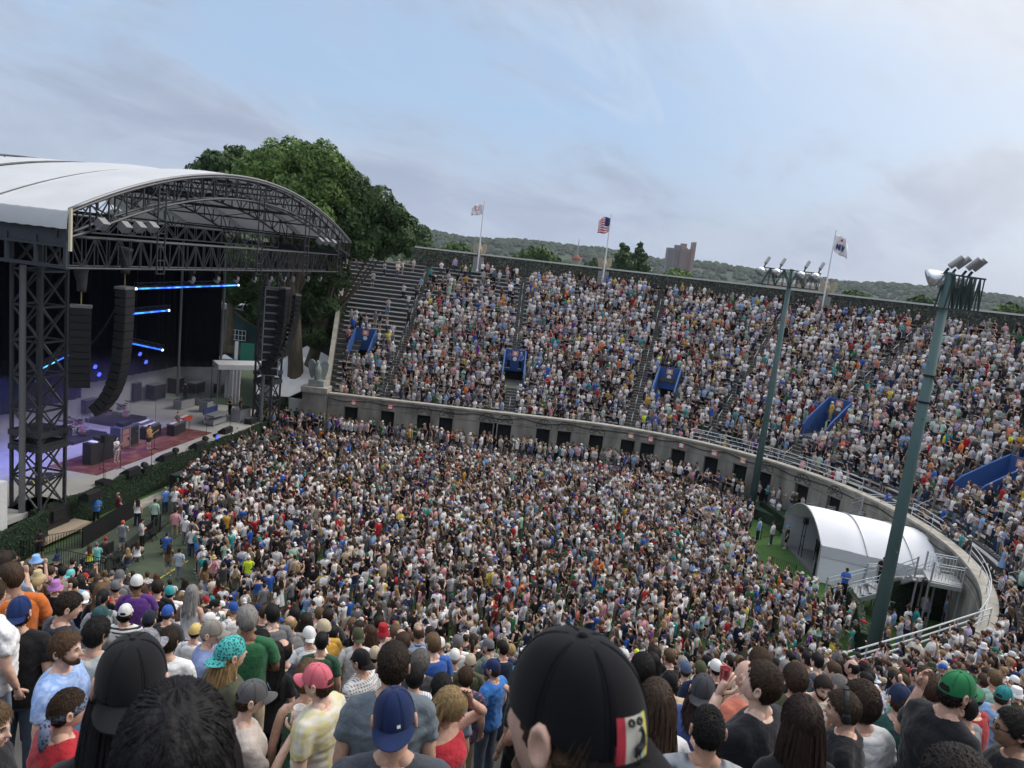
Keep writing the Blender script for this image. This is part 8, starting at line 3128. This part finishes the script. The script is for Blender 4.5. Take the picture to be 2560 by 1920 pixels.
# guitars
m_wood_g = M('guitar_wood', (.42, .22, .06), .3, coat=.4)
for lb, i_, px, py in (('pale wooden electric guitar held by the guitarist in the mustard shirt', 0, 371, 1122), ('dark electric bass held by the player in the white tee', 1, 290, 1155)):
    p = gnd(px, py, DECK + .02)
    f = np.array([math.cos(R(-15)), math.sin(R(-15)), 0]) if i_ == 0 else np.array([math.cos(R(-22)), math.sin(R(-22)), 0])
    s = np.array([-f[1], f[0], 0])
    c = p + f * .20 + [0, 0, 1.06] - s * .05
    t = thing('electric_guitar', lb, 'guitar', tuple(c))
    ax = s * .82 + np.array([0, 0, .5 if i_ else .25]); ax /= np.linalg.norm(ax)
    mb = MB(); limb(mb, [c - ax * .22, c - ax * .10, c + ax * .04, c + ax * .18], [.10, .17, .13, .09], 12, 8, flat=.22); mb.build('body', m_wood_g if i_ == 0 else m_drum, t, smooth=True)
    MB().bar(c + ax * .15, c + ax * .85, .05).build('neck', M('neck_wood', (.30, .20, .10), .4), t)
    MB().box(c + ax * .92, (.07, .04, .16)).build('headstock', m_black, t)

# ------------------------------------------------------------------ the crowd beyond: one object each, figures instanced on points
m_cr = {'body': inst_mat('crowd_skin', 'c_skin', .6, True, spec=.25), 'shirt': inst_mat('crowd_cloth', 'c_shirt', .9, True, var=.12, vscale=9, spec=.1, pattern=True), 'trousers': inst_mat('crowd_trousers', 'c_pants', .9, True, spec=.1),
        'hair': inst_mat('crowd_hair', 'c_hair', .6, True, spec=.25), 'cap': inst_mat('crowd_cap', 'c_cap', .85, True, spec=.2), 'shoes': m_shoe}
vcol = bpy.data.collections.new('crowd_figures')
for i, cb in enumerate(COMBO):
    P = figure(**cb)
    mb = MB()
    order = ['body', 'shirt', 'trousers', 'hair', 'cap', 'shoes']
    for n, q in P.items():
        mb.join(q, order.index('cap' if n in ('brim', 'button') else n))
    me = mb.mesh('figure_%02d' % i, [m_cr[n] for n in order], True)
    vcol.objects.link(bpy.data.objects.new('figure_%02d' % i, me))


def crowd(name, label, pts, rots, vids, scls):
    n = len(pts)
    me = bpy.data.meshes.new(name)
    me.from_pydata([tuple(p) for p in pts], [], [])
    cols = {k: np.zeros((n, 4), np.float32) for k in ('c_skin', 'c_shirt', 'c_pants', 'c_hair', 'c_cap')}
    for j in range(n):
        sn, hn, cn, c = rand_col(vids[j])
        for a, b in (('c_skin', 'body'), ('c_shirt', 'shirt'), ('c_pants', 'trousers'), ('c_hair', 'hair'), ('c_cap', 'cap')):
            cols[a][j, :3] = c[b]
            cols[a][j, 3] = 1
    for k, v in cols.items():
        a = me.attributes.new(k, 'FLOAT_COLOR', 'POINT')
        a.data.foreach_set('color', v.ravel())
    a = me.attributes.new('rot', 'FLOAT_VECTOR', 'POINT')
    rv = np.zeros((n, 3), np.float32); rv[:, 2] = rots; rv[:, 0] = gp.normal(size=n) * .03; rv[:, 1] = gp.normal(size=n) * .03
    a.data.foreach_set('vector', rv.ravel())
    a = me.attributes.new('vid', 'INT', 'POINT'); a.data.foreach_set('value', np.asarray(vids, np.int32))
    a = me.attributes.new('scl', 'FLOAT', 'POINT'); a.data.foreach_set('value', np.asarray(scls, np.float32))
    ng = bpy.data.node_groups.new(name, 'GeometryNodeTree')
    ng.interface.new_socket('Geometry', in_out='INPUT', socket_type='NodeSocketGeometry')
    ng.interface.new_socket('Geometry', in_out='OUTPUT', socket_type='NodeSocketGeometry')
    N, L = ng.nodes, ng.links
    gi, go = N.new('NodeGroupInput'), N.new('NodeGroupOutput')
    ci = N.new('GeometryNodeCollectionInfo')
    ci.inputs['Collection'].default_value = vcol
    ci.inputs['Separate Children'].default_value = True
    ci.inputs['Reset Children'].default_value = True
    ip = N.new('GeometryNodeInstanceOnPoints')
    ip.inputs['Pick Instance'].default_value = True

    def attr(nm, ty):
        q = N.new('GeometryNodeInputNamedAttribute'); q.data_type = ty; q.inputs[0].default_value = nm
        return [s for s in q.outputs if s.enabled and s.name == 'Attribute'][0]
    L.new(gi.outputs[0], ip.inputs['Points'])
    L.new(ci.outputs[0], ip.inputs['Instance'])
    L.new(attr('vid', 'INT'), ip.inputs['Instance Index'])
    e2r = N.new('FunctionNodeEulerToRotation')
    L.new(attr('rot', 'FLOAT_VECTOR'), e2r.inputs[0])
    L.new(e2r.outputs[0], ip.inputs['Rotation'])
    L.new(attr('scl', 'FLOAT'), ip.inputs['Scale'])
    L.new(ip.outputs[0], go.inputs[0])
    o = bpy.data.objects.new(name, me)
    C.objects.link(o)
    o.modifiers.new('crowd', 'NODES').node_group = ng
    o['kind'] = 'stuff'
    o['label'] = label
    return o


VW = np.array([9, 8, 7, 7, 6, 3, 6, 4, 7, 6, 6, 2.0, 3, 3, 3, 2.5, .7, 0, 0], float)
VSEAT = VW.copy(); VSEAT[17:] = 4


def inside(poly, x, y):
    c = False
    for (x0, y0), (x1, y1) in zip(poly, poly[1:] + poly[:1]):
        if (y0 > y) != (y1 > y) and x < (x1 - x0) * (y - y0) / (y1 - y0) + x0:
            c = not c
    return c


def G2(x, y):
    p = gnd(x, y)
    return (p[0], p[1])


fl_poly = [G2(655, 1078), G2(610, 1105), G2(560, 1140), G2(470, 1205), G2(428, 1275), G2(440, 1330), G2(462, 1385), G2(500, 1440), G2(490, 1500), (-13.5, 30), (-13.5, 24.6), (9, 24.6), (13.2, 26.2), G2(2095, 1600), G2(2090, 1530), G2(2010, 1500), G2(1880, 1440), G2(1868, 1360), G2(1880, 1290), G2(1900, 1240), (24.2, 55.5), (21.0, 58.8), (16.2, 62.6), (12, 64.4), (6, 65.3), (-16, 65.2), G2(690, 1060)]
pts, rots, vids, scls = [], [], [], []
SPXY = [(p[0], p[1]) for p in SPECIAL]


def put(p, rz, w):
    pts.append(p); rots.append(rz); vids.append(int(gp.choice(19, p=w / w.sum()))); scls.append(gp.uniform(.86, 1.09))


y = 24.4
while y < 66:
    x = -24 + gp.uniform(0, .5)
    while x < 26:
        xx, yy = x + gp.normal() * .19, y + gp.normal() * .19
        if inside(fl_poly, xx, yy) and gp.random() < .95 and not (math.hypot(xx - 20.2, yy - 57.4) < .6 or math.hypot(xx - 16.9, yy - 30.2) < .6):
            if not any(abs(xx - a) < .42 and abs(yy - b) < .5 for a, b in SPXY):
                edge = yy < 33 and xx < -6
                if not edge or gp.random() < .72:
                    dd = yy - CY - RAD if xx < CX else math.hypot(xx - CX, yy - CY) - RAD
                    sd = xx - CX if xx < CX else RAD * (PI / 2 - math.atan2(yy - CY, xx - CX))
                    put((xx, yy, .85 if -2.5 < dd and yy > CY and sd < 33 else 0.0), stage_yaw(xx, yy, .35), VW)
        x += .57
    y += .54
# people in the passage between the curved hedge and the wall, and behind the near stairs
for poly, n in (([G2(1925, 1285), G2(1990, 1330), G2(2060, 1300), (24.5, 54), (22, 57.5)], 46), ([G2(2200, 1570), G2(2320, 1590), G2(2290, 1640), G2(2150, 1680)], 26), ([G2(2080, 1520), G2(2130, 1560), G2(2150, 1620), G2(2100, 1640)], 14)):
    bb = np.array(poly)
    c_ = 0
    while c_ < n:
        x_, y_ = gp.uniform(*sorted((bb[:, 0].min(), bb[:, 0].max()))), gp.uniform(bb[:, 1].min(), bb[:, 1].max())
        c_ += .34
        if inside([tuple(q) for q in poly], x_, y_) and not any(abs(x_ - a[0]) < .38 and abs(y_ - a[1]) < .38 for a in pts[-60:]):
            put((x_, y_, 0.0), stage_yaw(x_, y_, .6), VW)
            c_ += .66
crowd('floor_crowd', 'dense standing crowd filling the floor of the stadium', pts, rots, vids, scls)
N_FLOOR = len(pts)

pts, rots, vids, scls = [], [], [], []
for k in range(-1, NROW):
    d = .6 + ROW_D * k + .38 if k >= 0 else .28
    s = s_left(d) + .7
    z = Z0 + ROW_R * max(k, 0)
    if k < 0:
        s = ARC * .76
    while s < S_RIGHT - .5:
        ds_ = gp.uniform(.40, .60) / (1 + (d / RAD if 0 < s < ARC else 0))
        s += ds_
        sc = 1 + (d / RAD if 0 < s < ARC else 0)
        if any(abs(s - a) * sc < .60 for a in AISLE_S if a < 45) and gp.random() > .06:
            continue
        if in_portal(s, d, .25):
            continue
        q = .90
        if s < -18:
            q = .80 if k < 11 else .42 if k < 15 else .05
        elif s < -6:
            q = .90 if k < 18 else .72 if k < 22 else .45 if k < 26 else .30
        if k >= 27:
            q = min(q, .88 if s > -4 else .5)
        if k == NROW - 1:
            q = min(q, .72 if s > -4 else .25)
        if 11 < s < 27 and k < 3:
            q = .22 + .15 * k
        if 27 < s < 40 and k < 2:
            q = .35
        if gp.random() > q:
            continue
        p = SP(s, d + gp.normal() * .05, z + dz(s))
        if s > ARC * .72 or p[1] < 27:
            px, py = to_px(p + [0, 0, 1.6])
            if p[1] < .3 or p[0] > 60 or px > 2750 or px < -200:
                continue
            if s > ARC and p[1] < N_IND_Y + .35:
                if px > -30 and px < 2590:
                    continue
                if p[1] < 2.5:
                    continue
            elif p[1] < N_IND_Y + .35 and px < 2590:
                continue
        if any(abs(p[0] - a[0]) < .4 and abs(p[1] - a[1]) < .5 and abs(p[2] - a[2]) < .6 for a in SPECIAL):
            continue
        put(tuple(p), stage_yaw(p[0], p[1], .3), VSEAT if gp.random() < (.35 if k > 24 or (s < -6 and k > 14) else .12) else VW)
crowd('stand_crowd', 'people standing and sitting row above row in the horseshoe stand', pts, rots, vids, scls)
# ------------------------------------------------------------------ evening haze over the whole place
mh = bpy.data.materials.new('haze_air')
mh.use_nodes = True
nt = mh.node_tree
nt.nodes.remove(nt.nodes['Principled BSDF'])
pv = nt.nodes.new('ShaderNodeVolumePrincipled')
pv.inputs['Color'].default_value = (.82, .87, .96, 1)
pv.inputs['Density'].default_value = .00006
pv.inputs['Anisotropy'].default_value = .1
nt.links.new(pv.outputs[0], nt.nodes['Material Output'].inputs['Volume'])
MB().box((0, 2400, 44), (13200, 11200, 92)).build('haze', mh)['kind'] = 'stuff'
print('heroes', N_HERO, 'mid', n_mid, 'Y', N_IND_Y, 'special', len(SPECIAL), 'floor', N_FLOOR, 'stand', len(pts))
for h in HEROES:
    if not .88 < h[6] < 1.14:
        print('hero scale', [round(float(q), 2) for q in h])
